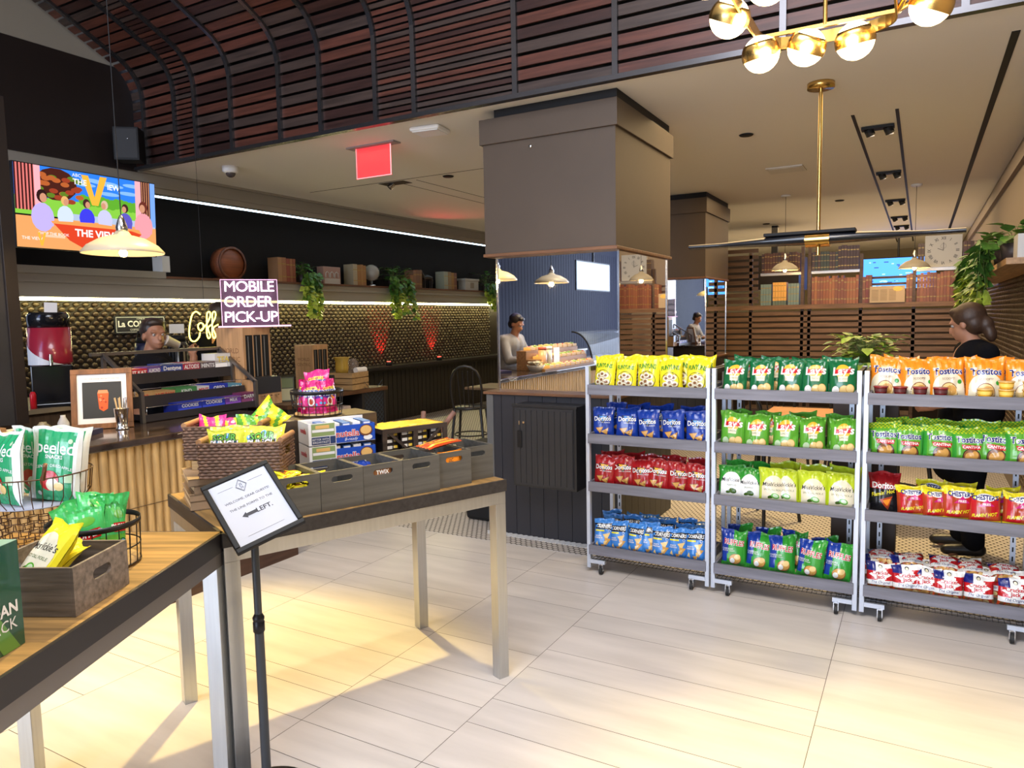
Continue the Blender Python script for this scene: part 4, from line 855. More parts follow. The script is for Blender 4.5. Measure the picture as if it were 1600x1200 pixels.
# ---------------------------------------------------------------- floor-standing sign
sg = thing('sign_stand', 'black floor stand with a tilted framed notice saying the line forms to the left', 'sign', (-1.895, 1.605, 0))
MB().lathe([(0, .0), (.15, .0), (.15, .008), (.02, .018), (.0, .018)], n=36).build('base', M_BLACKMETAL, sg)
MB().cyl((0, 0, .015), (0, 0, .60), .0155, n=20).build('lower_pole', mat('pole_grey', (.045, .05, .058), .35, .3), sg)
MB().cyl((0, 0, .60), (0, 0, .99), .0125, n=20).build('upper_pole', mat('pole_grey', (.045, .05, .058)), sg)
m = MB().lathe([(.0155, .575), (.019, .58), (.019, .612), (.016, .616), (.019, .62), (.019, .628), (.0125, .64)], n=20); m.build('clamp', M_BLACKMETAL, sg)
w_, h_ = .227, .284
RM = Matrix.Rotation(radians(46.5), 4, 'Z') @ Matrix.Rotation(radians(43.6), 4, 'X') @ Matrix.Rotation(radians(24.7), 4, 'Z')
m = MB(); b = .018
for x0, x1, y0, y1 in ((-w_/2, w_/2, -h_/2, -h_/2+b), (-w_/2, w_/2, h_/2-b, h_/2), (-w_/2, -w_/2+b, -h_/2+b, h_/2-b), (w_/2-b, w_/2, -h_/2+b, h_/2-b)): m.bb(x0, x1, y0, y1, -.012, .006)
m.bb(-w_/2+.006, w_/2-.006, -h_/2+.006, h_/2-.006, -.012, -.006)
fr = m.build('frame', mat('frame_black', (.008, .008, .008), .5, spec=.25), sg, bevel=.003); fr.matrix_local = Matrix.Translation((-1.875+1.895, 1.589-1.605, 1.014)) @ RM
m = MB().quad((-w_/2+b, -h_/2+b, .0), (w_/2-b, -h_/2+b, .0), (w_/2-b, h_/2-b, .0), (-w_/2+b, h_/2-b, .0), 0)
def tx(t, x, y, s, **k): text_on(m, t, Matrix.Translation((x, y, .0006)), s, 1, **k)
tx('WELCOME, DEAR GUESTS!', 0, .040, .0125); tx('THE LINE FORMS TO THE', 0, .010, .0125); tx('LEFT.', .028, -.025, .024, bold=.02)
m.add([(-.046, -.025, .0008), (-.030, -.013, .0008), (-.030, -.019, .0008), (.004, -.019, .0008), (.004, -.031, .0008), (-.030, -.031, .0008), (-.030, -.037, .0008)], [(0, 6, 5, 4, 3, 2, 1)], 1)
for s_ in (1, .86):
    q = [(0, .026*s_), (.019*s_, 0), (0, -.026*s_), (-.019*s_, 0)]
    for i in range(4): a, b_ = q[i], q[(i+1) % 4]; m.tube([(a[0], a[1]+.088, .0008), (b_[0], b_[1]+.088, .0008)], .0004, 4, 1)
tx('JS', 0, .093, .014); tx('25', 0, .080, .011)
for x0, x1, y in ((-.075, -.025, .094), (.025, .075, .094), (-.06, .06, -.10)): m.bb(x0, x1, y, y+.0006, .0004, .0008, 1)
m.build('paper', [mat('notice_paper', (.50, .52, .58), .9, spec=.1), mat('notice_ink', (.03, .03, .04), .6)], fr)

# ---------------------------------------------------------------- the coffee counter
M_MARB = mat('dark_marble', (.035, .024, .02), .12, var=.7, scale=6, coat=.3)
M_BAMBOO = mat('bamboo', (.42, .27, .11), .5, var=.25, scale=5, stretch=(10, 10, 1), bump=.08)
ct = thing('service_counter', 'long bamboo fronted coffee counter with dark marble top along the left', 'counter', (0, 0, 0))
m = MB(); r = random.Random(2); Y0, Y1 = -3.2, 3.50
k = Y0
while k < Y1-.02:
    m.tube([(-3.775, k+.025, .19), (-3.775, k+.025, .945)], .027+r.uniform(-.002, .001), 10); k += .0505
m.build('bamboo_front', M_BAMBOO, ct)
m = MB().bb(-3.7485, -3.7470, Y0, Y1, .598, .602).build('nail_line', mat('nail_line', (.10, .06, .03), .5), ct)
MB().bb(-4.45, -3.80, Y0, Y1, .0, .945).build('counter_body', mat('counter_dark', (.03, .02, .015), .5), ct)
MB().bb(-4.4, -3.72, Y0, Y1+.02, 0, .19).build('plinth', wood('plinth_wood', (.075, .035, .02), .3, 1), ct)
pts = [(-4.6, Y0), (-3.70, Y0), (-3.70, 1.75), (-3.715, 1.95), (-3.72, 2.1), (-3.72, Y1-.1), (-3.74, Y1-.03), (-3.80, Y1+.03), (-4.6, Y1+.03)]
MB().prism(pts, .945, .985).build('marble_top', M_MARB, ct, bevel=.006)
m = MB(); rv = random.Random(8)
for i in range(26):
    y = rv.uniform(-1, 3.4); z = rv.uniform(.95, .98); q = []
    for j in range(5): q.append((-3.7185, y, z)); y += rv.uniform(.01, .05); z = min(.98, max(.948, z+rv.uniform(-.012, .012)))
    m.tube(q, .0016, 4)
m.build('marble_veins', mat('vein_white', (.45, .42, .38), .3), ct)
bc = MB().bb(-6.35, -5.40, -3, 3.9, 0, 1.0, 0).bb(-6.38, -5.37, -3, 3.92, 1.0, 1.03, 1).build('back_counter', [wood('back_counter_wood', (.09, .055, .03), .3, 2), mat('back_counter_top', (.28, .22, .13), .35)]); tag(bc, 'low back counter behind the barista carrying the coffee machines', 'counter')

# dark partition at the left picture edge
pt = thing('dark_partition', 'tall dark metal partition with bolts at the left picture edge', 'partition', (-5.0, 2.49, 0))
MB().bb(-.02, .0, -1.0, -.075, .99, 3.03).build('panel', mat('partition_metal', (.05, .05, .055), .3, .4, var=.3, scale=2), pt)
MB().bb(-.05, .02, -.075, 0, .99, 3.03).build('edge_post', mat('partition_edge', (.02, .014, .012), .4), pt, bevel=.003)
for k, z in enumerate((2.72, 2.43, 2.12)): MB().ball((.006, -.15+.0*k, z), .010, 10).build('bolt', M_CHROME, pt)
# coffee machine
cm = thing('coffee_dispenser', 'coffee dispenser with red and white swoosh body and black base', 'coffee machine', (-5.58, 2.97, 1.03), radians(62))
m = MB().lathe([(.0, .30), (.135, .30), (.14, .32), (.14, .57), (.0, .57)], n=40, mi=0)
# white swoosh on the lower left of the front
n = 20; V = []; Fc = []
for i in range(n+1):
    a = radians(-205+160*i/n); t = i/n; top = .30+.22*(1-t)**1.7
    for zz_ in (.302, top): V.append((.142*cos(a), .142*sin(a), zz_))
Fc = [(2*i, 2*i+2, 2*i+3, 2*i+1) for i in range(n)]; m.add(V, Fc, 1)
m.build('tank', [mat('tank_red', (.34, .02, .04), .25, coat=.4), M_WHITE], cm)
MB().lathe([(0, .57), (.135, .57), (.135, .66), (.12, .68), (0, .68)], n=32).build('lid', mat('gloss_black', (.01, .01, .012), .12), cm)
MB().bb(-.13, .13, -.12, .12, .0, .30).bb(-.135, .135, -.20, .12, 0, .03).build('base', mat('gloss_black', (.01, .01, .012)), cm, bevel=.008)
m = MB().cyl((0, -.14, .33), (0, -.18, .33), .012).cyl((0, -.17, .30), (0, -.17, .38), .012); m.build('tap', M_CHROME, cm)
o = MB().bb(-.04, .04, -.004, .004, 0, .07).build('label_card', M_WHITE, cm); o.location = (.02, -.10, .68); o.rotation_euler = (0, .05, 0)
tag(MB().lathe([(0, 0), (.02, 0), (.02, .10), (.012, .12), (0, .12)], n=16).build('red_bottle', mat('bottle_red', (.6, .01, .02), .3), loc=(-5.45, 2.76, 1.031)), 'small red bottle hanging level beside the black coffee machine base', 'bottle')
for i, (y, l) in enumerate(((3.75, 'dark blue coffee urn on the back counter left of the barista'), (4.10, 'black coffee urn with a white card right of the barista'))):
    u_ = thing('coffee_urn', l, 'coffee urn', (-5.62, y if i == 0 else 3.84+.0, 1.03) if i == 0 else (-5.75, 4.14, 1.03-.0), radians(60)); hgt = .47
    MB().lathe([(0, 0), (.10, 0), (.10, .03), (.085, .05), (.085, hgt-.08), (.07, hgt-.04), (.0, hgt-.04)], n=28).build('body', mat('urn_blue', (.012, .016, .05), .3) if i == 0 else mat('gloss_black', (.01, .01, .012)), u_)
    MB().lathe([(0, hgt-.04), (.072, hgt-.04), (.07, hgt), (.03, hgt+.01), (0, hgt+.01)], n=24).build('lid', M_BLACK, u_)
    MB().tube([(-.06, 0, hgt-.02), (-.05, 0, hgt+.05), (.05, 0, hgt+.05), (.06, 0, hgt-.02)], .007, 8).build('handle', M_BLACK, u_)
    if i: o = MB().bb(-.06, .06, -.003, .003, 0, .08).build('name_card', M_WHITE, u_); o.location = (0, -.03, hgt+.03)
bs = MB().bb(-6.0, -5.5, 3.93, 4.35, 0, 1.03).build('side_cabinet', wood('back_counter_wood', (.09, .055, .03))); tag(bs, 'dark cabinet behind the counter end carrying the black urn', 'cabinet')
# sign on the mosaic
s_ = thing('coffee_sign', 'black framed coffee roaster sign on the bottle mosaic wall', 'sign', (-7.29, 4.82, 1.615))
m = MB().bb(0, .012, -.29, .29, -.095, .095, 0).bb(.012, .014, -.275, .275, -.08, -.076, 1).bb(.012, .014, -.275, .275, .076, .08, 1).bb(.012, .014, -.275, -.271, -.08, .08, 1).bb(.012, .014, .271, .275, -.08, .08, 1)
text_on(m, 'La COLOMBE', frame_M((.015, 0, .005), (0, 1, 0), (0, 0, 1)), .088, 1, bold=.03); text_on(m, 'COFFEE ROASTERS', frame_M((.015, 0, -.055), (0, 1, 0), (0, 0, 1)), .03, 1); text_on(m, 'COFFEE BY', frame_M((.015, 0, .06), (0, 1, 0), (0, 0, 1)), .02, 1)
m.build('board', [mat('sign_black', (.015, .016, .022), .4), mat('sign_white', (.55, .55, .55), .5)], s_)
# framed iced tea picture
fp = thing('picture_frame', 'wooden framed picture of an orange iced drink leaning on the counter', 'picture', (-4.29, 2.555, .986), radians(51)); L = Matrix.Rotation(radians(-12), 4, 'X')
m = MB(); m.T = L; w_, h_, b = .33, .365, .032
for q in ((-w_/2, w_/2, 0, b), (-w_/2, w_/2, h_-b, h_), (-w_/2, -w_/2+b, b, h_-b), (w_/2-b, w_/2, b, h_-b)): m.bb(q[0], q[1], -.01, .012, q[2], q[3])
m.build('frame', wood('frame_wood', (.20, .085, .03), .35, 2), fp, bevel=.002)
m = MB(); m.T = L; m.bb(-w_/2+b-.004, w_/2-b+.004, .0, .006, b-.004, h_-b+.004, 0).bb(-.105, .105, -.002, .0, .065, .285, 1)
V = [(-.030, .215), (.030, .215), (.024, .12), (.0, .105), (-.022, .12)]; m.add([(x+.005, -.0035, z) for x, z in V], [(0, 4, 3, 2, 1)], 2); V = [(-.03, .215), (.03, .215), (.024, .235), (-.024, .235)]; m.add([(x+.005, -.0035, z) for x, z in V], [(0, 1, 2, 3)], 3)
rv = random.Random(3)
for i in range(9): x, z, q = rv.uniform(-.02, .02)+.005, rv.uniform(.125, .20), rv.uniform(.004, .009); m.add([(x-q, -.0042, z), (x, -.0042, z-q), (x+q, -.0042, z), (x, -.0042, z+q)], [(0, 1, 2, 3)], 3 if i % 2 else 4)
text_on(m, 'TRY OUR HOUSE SPECIALTY ICED TEA', frame_M((0, -.001, .305), (1, 0, 0), (0, 0, 1)), .011, 5)
m.build('print', [mat('mount_white', (.80, .76, .74), .6), mat('print_dark', (.035, .035, .033), .4), mat('drink_orange', (.72, .11, .02), .4), mat('drink_light', (.75, .28, .12), .4), mat('drink_deep', (.4, .04, .01), .4), mat('print_ink', (.25, .2, .18), .6)], fp)
# steel cup with spoons
tag(MB().lathe([(0, 0), (.036, 0), (.038, .006), (.030, .014), (.032, .05), (.042, .125), (.044, .126), (.040, .125), (.030, .05), (0, .02)], n=28).build('steel_cup', M_CHROME, loc=(-4.155, 2.59, .986)), 'polished steel cup of stirrers in front of the picture frame', 'cup')
for k in range(7):
    a = k*.9; o = MB().cyl((.008*cos(a), .008*sin(a), .03), (.034*cos(a), .034*sin(a), .19), .0035, n=6).build('stirrer', M_CHROME if k < 3 else mat('stirrer_wood', (.6, .42, .22), .6)); o.location = (-4.155, 2.59, .986); tag(o, ('steel spoon' if k < 3 else 'wooden stirrer')+' standing in the polished steel cup', 'stirrer', 'spoons in the steel cup' if k < 3 else 'wooden stirrers in the steel cup')
# stepped metal snack display
sd = thing('stepped_display', 'stepped metal countertop display of chocolate and snack boxes', 'display stand', (0, 0, 0)); MP = mat('display_metal', (.20, .18, .17), .3, .8); MT = mat('display_tray', (.028, .024, .026), .45)
ya, yb = 2.80, 3.70
for y in (ya, yb):
    m = MB(); w_ = .012
    m.box(((-4.65-4.27)/2, y, (1.42+1.175)/2), (hypot(.38, .245), .022, .022), ry=atan2(.245, .38)); m.bb(-4.283, -4.257, y-.011, y+.011, .986, 1.185); m.bb(-4.66, -4.634, y-.011, y+.011, .986, 1.42); m.bb(-4.52, -4.50, y-.009, y+.009, .986, 1.32)
    m.build('side_frame', MP, sd)
MB().bb(-4.67, -4.64, ya-.08, yb+.01, 1.41, 1.432).build('top_rail', MP, sd)
for x, z0, z1, nm in ((-4.52, 1.215, 1.285, 'upper'), (-4.38, 1.07, 1.145, 'middle'), (-4.27, .99, 1.035, 'lower')):
    t_ = MB().bb(x-.008, x, ya+.015, yb-.005, z0, z1).bb(x-.24, x-.008, ya+.015, yb-.005, z0, z0+.008).bb(x-.24, x-.008, ya+.015, ya+.023, z0, z1).bb(x-.24, x-.008, yb-.013, yb-.005, z0, z1).build('tray', MT, sd)
    MB().tube([(x-.003, ya+.03, z1), (x-.003, ya+.03, z1+.045), (x-.003, yb-.03, z1+.045), (x-.003, yb-.03, z1)], .0025, 6).build('wire_guard', M_CHROME, t_)
def boxes(x, z, seq, g, tier):
    y = ya+.04; n = 0
    for w_, h_, c, txt, tc, nm in seq:
        if c is None: y += w_; continue
        m = MB().bb(-.15, 0, 0, w_-.003, 0, h_, 0).bb(-.0005, .001, .004, w_-.007, .003, h_*.55, 1)
        vs, fs = text2d(txt, h_*.36, bold=.03); xs_ = [q[0] for q in vs]; tw = max(xs_)-min(xs_); kk = min(1, (w_*.85)/tw); FM = frame_M((.0016, w_/2, h_*.72), (0, 1, 0), (0, 0, 1)); m.add([FM @ Vector((a*kk, b, 0)) for a, b in vs], fs, 2)
        o = m.build('candy_box', [mat('cb_%s' % nm, c, .35), mat('cb2_%s' % nm, [min(1, q*1.8+.02) for q in c], .35), mat('cb_txt_%s' % tc, dict(w=(.7, .7, .7), y=(.7, .55, .1), r=(.5, .02, .02))[tc], .4)]); o.location = (x, y, z)
        n += 1; tag(o, '%s candy box, %s from the left on the %s tier of the counter display' % (nm, ORD[n-1], tier), 'candy box', g); y += w_
RD, OR_, BL, WH, TN, GR, PU, NV = (.45, .02, .03), (.65, .12, .02), (.03, .06, .28), (.6, .6, .6), (.45, .28, .12), (.06, .22, .07), (.16, .05, .32), (.02, .04, .38)
boxes(-4.535, 1.224, [(.05, .085, (.5, .05, .12), 'KIT', 'w', 'pink'), (.14, .09, RD, 'KIT KAT', 'w', 'red'), (.10, .10, (.16, .08, .3), 'ALMOND', 'w', 'violet'), (.17, .11, BL, 'Dentyne', 'w', 'blue'), (.14, .11, (.38, .03, .06), 'ALTOIDS', 'w', 'crimson'), (.13, .11, (.12, .09, .10), 'MINTS', 'w', 'dark'), (.14, .16, WH, 'TEA', 'y', 'white')], 'candy boxes on the counter display', 'top')
boxes(-4.395, 1.079, [(.13, .085, TN, 'BAR', 'r', 'tan'), (.16, .085, TN, 'NUT BARS', 'r', 'brown'), (.17, .095, GR, 'KIND', 'w', 'green'), (.10, .09, WH, 'MINT', 'r', 'cream'), (.16, .095, NV, 'OREO', 'w', 'royal blue'), (.12, .085, (.10, .28, .4), 'GUM', 'w', 'teal')], 'bar boxes on the counter display', 'middle')
boxes(-4.285, .999, [(.22, 0, None, '', '', ''), (.19, .085, NV, 'COOKIES', 'w', 'deep blue'), (.19, .088, NV, 'COOKIES', 'w', 'bright blue'), (.14, .085, PU, 'MILK', 'w', 'purple'), (.14, .10, (.14, .03, .09), 'DARK', 'w', 'maroon')], 'chocolate boxes on the counter display', 'bottom')
# cutlery dispensers
def dispenser(loc, sc, label, lab2):
    t = thing('cutlery_dispenser', label, 'dispenser', loc, 0, 'wooden cutlery dispensers'); W = wood('dispenser_wood', (.40, .23, .11), .2, 2, .5)
    MB().bb(-.30*sc, 0, 0, .27*sc, .20*sc, .60*sc).bb(-.30*sc, .10*sc, 0, .27*sc, 0, .20*sc).build('body', W, t, bevel=.004)
    m = MB()
    for k in range(3): m.bb(-.001, .002, (.025+.078*k)*sc, (.09+.078*k)*sc, .215*sc, .54*sc, 0); m.bb(.0, .003, (.045+.078*k)*sc, (.052+.078*k)*sc, .22*sc, .53*sc, 1)
    m.build('slots', [M_BLACK, mat('cutlery_grey', (.16, .16, .15), .4)], t)
    MB().bb(.01, .10*sc, .01, .26*sc, .20*sc, .215*sc).bb(.095*sc, .105*sc, .01, .26*sc, .09*sc, .21*sc).build('front_flap', mat('flap_black', (.03, .03, .035), .3), t)
    m = MB()
    for k in range(3): m.box((.115*sc, (.06+.07*k)*sc, .075*sc), (.05*sc, .012*sc, .006))
    m.build('levers', M_CHROME, t)
    m = MB(); FM = frame_M((-.15*sc, -.001, .42*sc), (1, 0, 0), (0, 0, 1)); text_on(m, 'WORLD', FM, .055*sc, 0); text_on(m, 'CENTRIC', FM @ Matrix.Translation((0, -.065*sc, 0)), .055*sc, 0); m.build('lettering', mat('burnt_letters', (.16, .07, .03), .6), t)
    return t
dispenser((-4.40, 3.715, .986), .98, 'large wooden cutlery dispenser under the glowing pick up sign', '')
# neon pick-up sign
ns = thing('pickup_sign', 'white neon mobile order pick up sign on clear acrylic', 'sign', (-4.40, 3.80, 1.585), radians(49.6))
MB().bb(-.20, .20, .004, .009, 0, .345).build('acrylic_panel', mat('acrylic_violet', (.10, .05, .09), .3, alpha=.82), ns)
m = MB()
for a, b in (((-.20, 0, 0), (-.20, 0, .345)), ((.20, 0, 0), (.20, 0, .345)), ((-.2, 0, .345), (.2, 0, .345))): m.cyl(a, b, .0022, n=6)
m.cyl((-.23, 0, -.004), (.29, 0, -.004), .006, n=8); m.build('panel_edge', mat('edge_pink', (.7, .4, .6), .3, emit=(1, .55, .85), es=.9), ns)
def neon_text(t, size, parent, loc, matl, bev=.006, ext=0):
    c = bpy.data.curves.new('n', 'FONT'); c.body = t; c.size = size; c.align_x = 'CENTER'; c.align_y = 'CENTER'; c.fill_mode = 'NONE'; c.bevel_depth = bev; c.bevel_resolution = 1; c.resolution_u = 3; c.space_character = .92; c.offset = -.004
    o = bpy.data.objects.new('n', c); COL.objects.link(o); bpy.context.view_layer.update()
    me = bpy.data.meshes.new_from_object(o.evaluated_get(bpy.context.evaluated_depsgraph_get())); bpy.data.objects.remove(o)
    me.materials.clear(); me.materials.append(matl); p = bpy.data.objects.new('neon_letters', me); COL.objects.link(p); p.parent = parent; p.location = loc; p.rotation_euler = (pi/2, 0, 0); return p
NEW = mat('neon_white', (1, 1, 1), .4, emit=(1, .86, .96), es=4.5)
for i, (t, sx) in enumerate((('MOBILE', 0), ('ORDER', -.008), ('PICK-UP', .005))): neon_text(t, .112, ns, (sx, -.012, .290-.113*i), NEW, .0040)
# yellow script neon: a reflection, built as a glowing hanging word
yn = thing('script_reflection', 'small reflected yellow neon script word, built glowing left of the pick up sign', 'sign', (-5.0, 3.86, 1.58), radians(52))
def stroke(pts, nm='reflected_script'):
    P_ = []
    for i in range(len(pts)-1):
        p0, p1, p2, p3 = pts[max(0, i-1)], pts[i], pts[i+1], pts[min(len(pts)-1, i+2)]
        for k in range(5):
            t = k/5; P_.append(tuple(.5*((2*p1[q])+(-p0[q]+p2[q])*t+(2*p0[q]-5*p1[q]+4*p2[q]-p3[q])*t*t+(-p0[q]+3*p1[q]-3*p2[q]+p3[q])*t**3) for q in (0, 1)))
    P_.append(pts[-1]); m.tube([(x, 0, z) for x, z in P_], .0052, 6)
m = MB()
stroke([(-.03, .10), (-.06, .125), (-.09, .10), (-.11, .03), (-.12, -.05), (-.11, -.10), (-.08, -.11), (-.05, -.08), (-.04, -.04)])
stroke([(-.035, -.03), (-.05, -.01), (-.05, .02), (-.03, .035), (-.012, .02), (-.015, -.01), (-.035, -.03), (-.01, .0), (.01, .02)])
stroke([(.01, .02), (.04, .08), (.04, .12), (.02, .11), (.015, .04), (.01, -.05), (.02, -.09), (.035, -.07), (.02, -.01), (.05, .02)])
stroke([(.05, .02), (.08, .08), (.08, .12), (.06, .11), (.055, .04), (.05, -.05), (.06, -.09), (.075, -.07), (.06, -.01), (.10, .02)])
m.build('reflected_script', mat('neon_yellow', (1, .9, .1), .4, emit=(1, .80, .10), es=6), yn)
MB().cyl((.0, .01, .12), (.0, .01, 1.5), .0015, n=5).build('added_wire', M_BLACKMETAL, yn)  # wire added to hang the reflected word
# marble counter small goods at the left: jars, bottle, plates
for k, (x, y, rr_, h_, c, l) in enumerate(((-4.42, 2.28, .045, .07, (.30, .26, .16), 'low glass jar on the counter behind the green pouches'), (-4.30, 2.33, .03, .11, (.6, .6, .6), 'clear plastic squeeze bottle on the counter behind the green pouches'))):
    tag(MB().lathe([(0, 0), (rr_, 0), (rr_, h_*.6), (rr_*.45, h_*.9), (rr_*.45, h_), (0, h_)], n=24).build('jar', mat('jar_%d' % k, c, .15, alpha=.7), loc=(x, y, .986)), l, 'jar')
tc_ = MB()
for k in range(9): tc_.lathe([(.030, .03*k), (.038, .03*k+.028), (.042, .03*k+.03)], n=20)
tag(tc_.build('cup_tower', mat('cup_kraft', (.42, .36, .27), .5), loc=(-4.72, 2.08, .986)), 'tower of nested paper cups by the dark partition', 'cups')
wt = MB().bb(-.16, .16, -.12, .12, .0, .028, 0).bb(-.13, .13, -.09, .09, .028, .03, 1).build('service_tray', [mat('tray_blue', (.02, .02, .06), .3), mat('tray_print', (.08, .06, .14), .4)], loc=(-4.22, 2.28, .986)); wt.rotation_euler = (0, 0, .5); tag(wt, 'dark blue flat tray on the counter behind the green pouches', 'tray')
for i, (y, z0, lb) in enumerate(((2.58, 2.02, 'white enamel dome pendant lamp hanging over the counter before the television'), (1.25, 2.03, 'white enamel dome pendant over the counter, seen only in the pillar mirror'), (-.1, 2.03, 'white enamel dome pendant at the far left end of the counter'))):
    pass
def pendant(name, x, y, z, rad, ztop, label, es=18, power=14, canopy=False):
    t = thing(name, label, 'pendant lamp', (x, y, z), 0, 'enamel dome pendant lamps'); q = rad
    MB().lathe([(q, 0), (q*1.01, .008), (q*.86, .045), (q*.55, .085), (q*.22, .105), (q*.16, .125), (q*.14, .125), (q*.2, .10), (q*.52, .078), (q*.84, .038), (q*.985, .004), (q, 0)], n=48).build('shade', [mat('enamel_white', (.36, .33, .27), .4)], t)
    MB().lathe([(0, .11), (q*.13, .11), (q*.15, .15), (q*.09, .19), (q*.04, .215), (0, .22)], n=20).build('socket', M_CHROME, t)
    MB().ball((0, 0, .002), .022, 14).build('bulb', mat('bulb_warm', (1, .8, .4), .4, emit=(1, .62, .22), es=es*4), t)
    MB().cyl((0, 0, .20), (0, 0, ztop-z), .003, n=6).build('cord', M_BLACKMETAL, t)
    if canopy: MB().lathe([(0, 0), (.06, .0), (.06, .02), (0, .02)], n=24).build('canopy', M_WHITE, t).location = (0, 0, ztop-z-.021)
    l = bpy.data.lights.new('bulb_light', 'POINT'); l.energy = power; l.color = (1, .66, .3); l.shadow_soft_size = .025; lo = bpy.data.objects.new('bulb_light', l); COL.objects.link(lo); lo.parent = t; lo.location = (0, 0, -.01)
    return t
pendant('pendant_lamp', -4.0, 2.57, 2.015, .215, 4.28, 'cream enamel dome pendant hanging in front of the television')
pendant('pendant_lamp', -4.0, 1.25, 2.03, .215, 4.6, 'cream enamel dome pendant further left over the counter, mirrored in the pillar')
pendant('pendant_lamp', -1.545, 9.91, 2.15, .165, 3.1, 'small dome pendant before the slatted screen, left of the round clock', 14, 10, True)
pendant('pendant_lamp', -.09, 10.02, 2.11, .170, 3.1, 'small dome pendant before the blue screen, beside the round clock', 14, 10, True)
# television
tv = thing('television', 'wall television showing a talk show around an orange desk', 'television', (-6.40, 3.835, 2.60), 0)
W2, H2 = .625, .345; m = MB().bb(-.04, 0, -W2, W2, -H2, H2); m.build('housing', M_BLACK, tv, bevel=.004); tv.rotation_euler = (0, radians(2.5), 0)
SC = {}
def em(n, c, s=2.2): return mat('tv_'+n, (0, 0, 0), .4, emit=c, es=s*.42, spec=.1)
scr = MB(); smats = []
def sm(n, c, s=2.2):
    k = em(n, c, s)
    if k not in smats: smats.append(k)
    return smats.index(k)
lay = [0]
def sp(pts, mi):      # points in 0..1 screen coordinates
    lay[0] += 1; d = .001+.00006*lay[0]; scr.add([(d, (x*2-1)*(W2-.008), (y*2-1)*(H2-.008)) for x, y in pts], [tuple(range(len(pts)))], mi)
def rect(x0, y0, x1, y1, mi): sp([(x0, y0), (x1, y0), (x1, y1), (x0, y1)], mi)
def disc(x, y, rx_, ry_, mi, n=14): sp([(x+rx_*cos(2*pi*i/n), y+ry_*sin(2*pi*i/n)) for i in range(n)], mi)
rect(0, .45, 1, 1, sm('sky', (.03, .22, .85))); rv = random.Random(6)
for i in range(9): disc(rv.uniform(.35, .95), rv.uniform(.7, .97), .08, .025, sm('cloud', (.25, .5, .95)))
rect(0, .40, 1, .62, sm('lawn', (.25, .62, .06))); rect(.3, .36, 1, .46, sm('path', (.45, .55, .75)))
for i in range(14): disc(.45+i*.035, .64+rv.uniform(-.01, .02), .035, .07, sm('bush', (.12, .42, .03)))
disc(.27, .80, .14, .20, sm('darktree', (.07, .015, .01))); 
for i in range(26): disc(.27+rv.uniform(-.13, .16), .76+rv.uniform(-.16, .14), .03, .03, sm('redtree%d' % (i % 3), [(.35, .05, .02), (.5, .12, .03), (.12, .22, .02)][i % 3]))
rect(0, 0, 1, .38, sm('floor', (.85, .38, .13)))
for i in range(6): rect(.0+i*.022, .45, .011+i*.022, 1, sm('slatdark', (.05, .01, .01))); rect(.011+i*.022, .45, .022+i*.022, 1, sm('slatpink', (.8, .2, .18)))
rect(.125, .45, .165, 1, sm('pinkpanel', (1, .45, .5))); rect(.84, .40, .885, 1, sm('pinkpanel', (1, .45, .5))); rect(.885, .4, .96, 1, sm('slatdark', (.05, .01, .01)))
for i in range(4): rect(.893+i*.018, .4, .899+i*.018, 1, sm('slatorange', (.7, .3, .15)))
rect(.96, .4, 1, 1, sm('edgeblue', (.2, .4, .9)))
sp([(.44, .97), (.49, .97), (.53, .70), (.575, .98), (.625, .98), (.555, .60), (.51, .60)], sm('logo', (1, .48, .05)))
def st(t, x, y, s_, mi, **kw):
    lay[0] += 1; vs, fs = text2d(t, s_, **kw); d = .001+.00006*lay[0]; scr.add([(d, (x*2-1)*W2+a, (y*2-1)*H2+b) for a, b in vs], fs, mi)
st('THE', .43, .86, .065, sm('white', (1, 1, 1)), bold=.02); st('IEW', .67, .85, .065, sm('white', (1, 1, 1)), bold=.02); st('ABC', .41, .94, .04, sm('white', (1, 1, 1)))
for x, y, c, hc in ((.17, .38, (.55, .45, .95), (.03, .01, .01)), (.32, .42, (.65, .75, .95), (.8, .45, .15)), (.47, .42, (.05, .05, .8), (.06, .02, .02)), (.60, .43, (.6, .6, .85), (.7, .5, .35)), (.755, .42, (.12, .10, .55), (.06, .02, .02)), (.90, .40, (.85, .35, .4), (.15, .03, .02))):
    k = 1.35 if x in (.17, .90) else 1; n = '%d' % int(x*100)
    disc(x, y+.19*k, .026*k, .06*k, sm('hair'+n, hc)); disc(x, y+.0, .055*k, .13*k, sm('cloth'+n, c)); disc(x+(.008 if x < .5 else -.008), y+.175*k, .017*k, .042*k, sm('skin', (.65, .30, .18))); rect(x-.045*k, y-.10, x+.05*k, y+.02, sm('cloth'+n, c))
sp([(.23, .33), (.80, .33), (.88, .28), (.74, .06), (.58, .0), (.45, .02), (.34, .12)], sm('desk', (.75, .06, .02))); sp([(.22, .345), (.50, .37), (.86, .34), (.88, .28), (.80, .315), (.23, .315)], sm('deskrim', (.9, .35, .1)))
st('THE VIEW', .535, .23, .085, sm('white', (1, 1, 1)), bold=.03); rect(.17, .14, .31, .17, sm('cream', (.9, .6, .4))); st('SHOP THE BOOK', .24, .19, .032, sm('white', (1, 1, 1)))
st('THE VIEW', .10, .12, .036, sm('white', (1, 1, 1))); sp([(.13, .19), (.145, .19), (.155, .08), (.17, .19), (.185, .19), (.162, .03), (.148, .03)], sm('logo', (1, .48, .05)))
so = scr.build('screen', smats, tv)
MB().bb(-.26, -.04, -.2, .2, .05, .25).build('bracket', M_BLACKMETAL, tv)
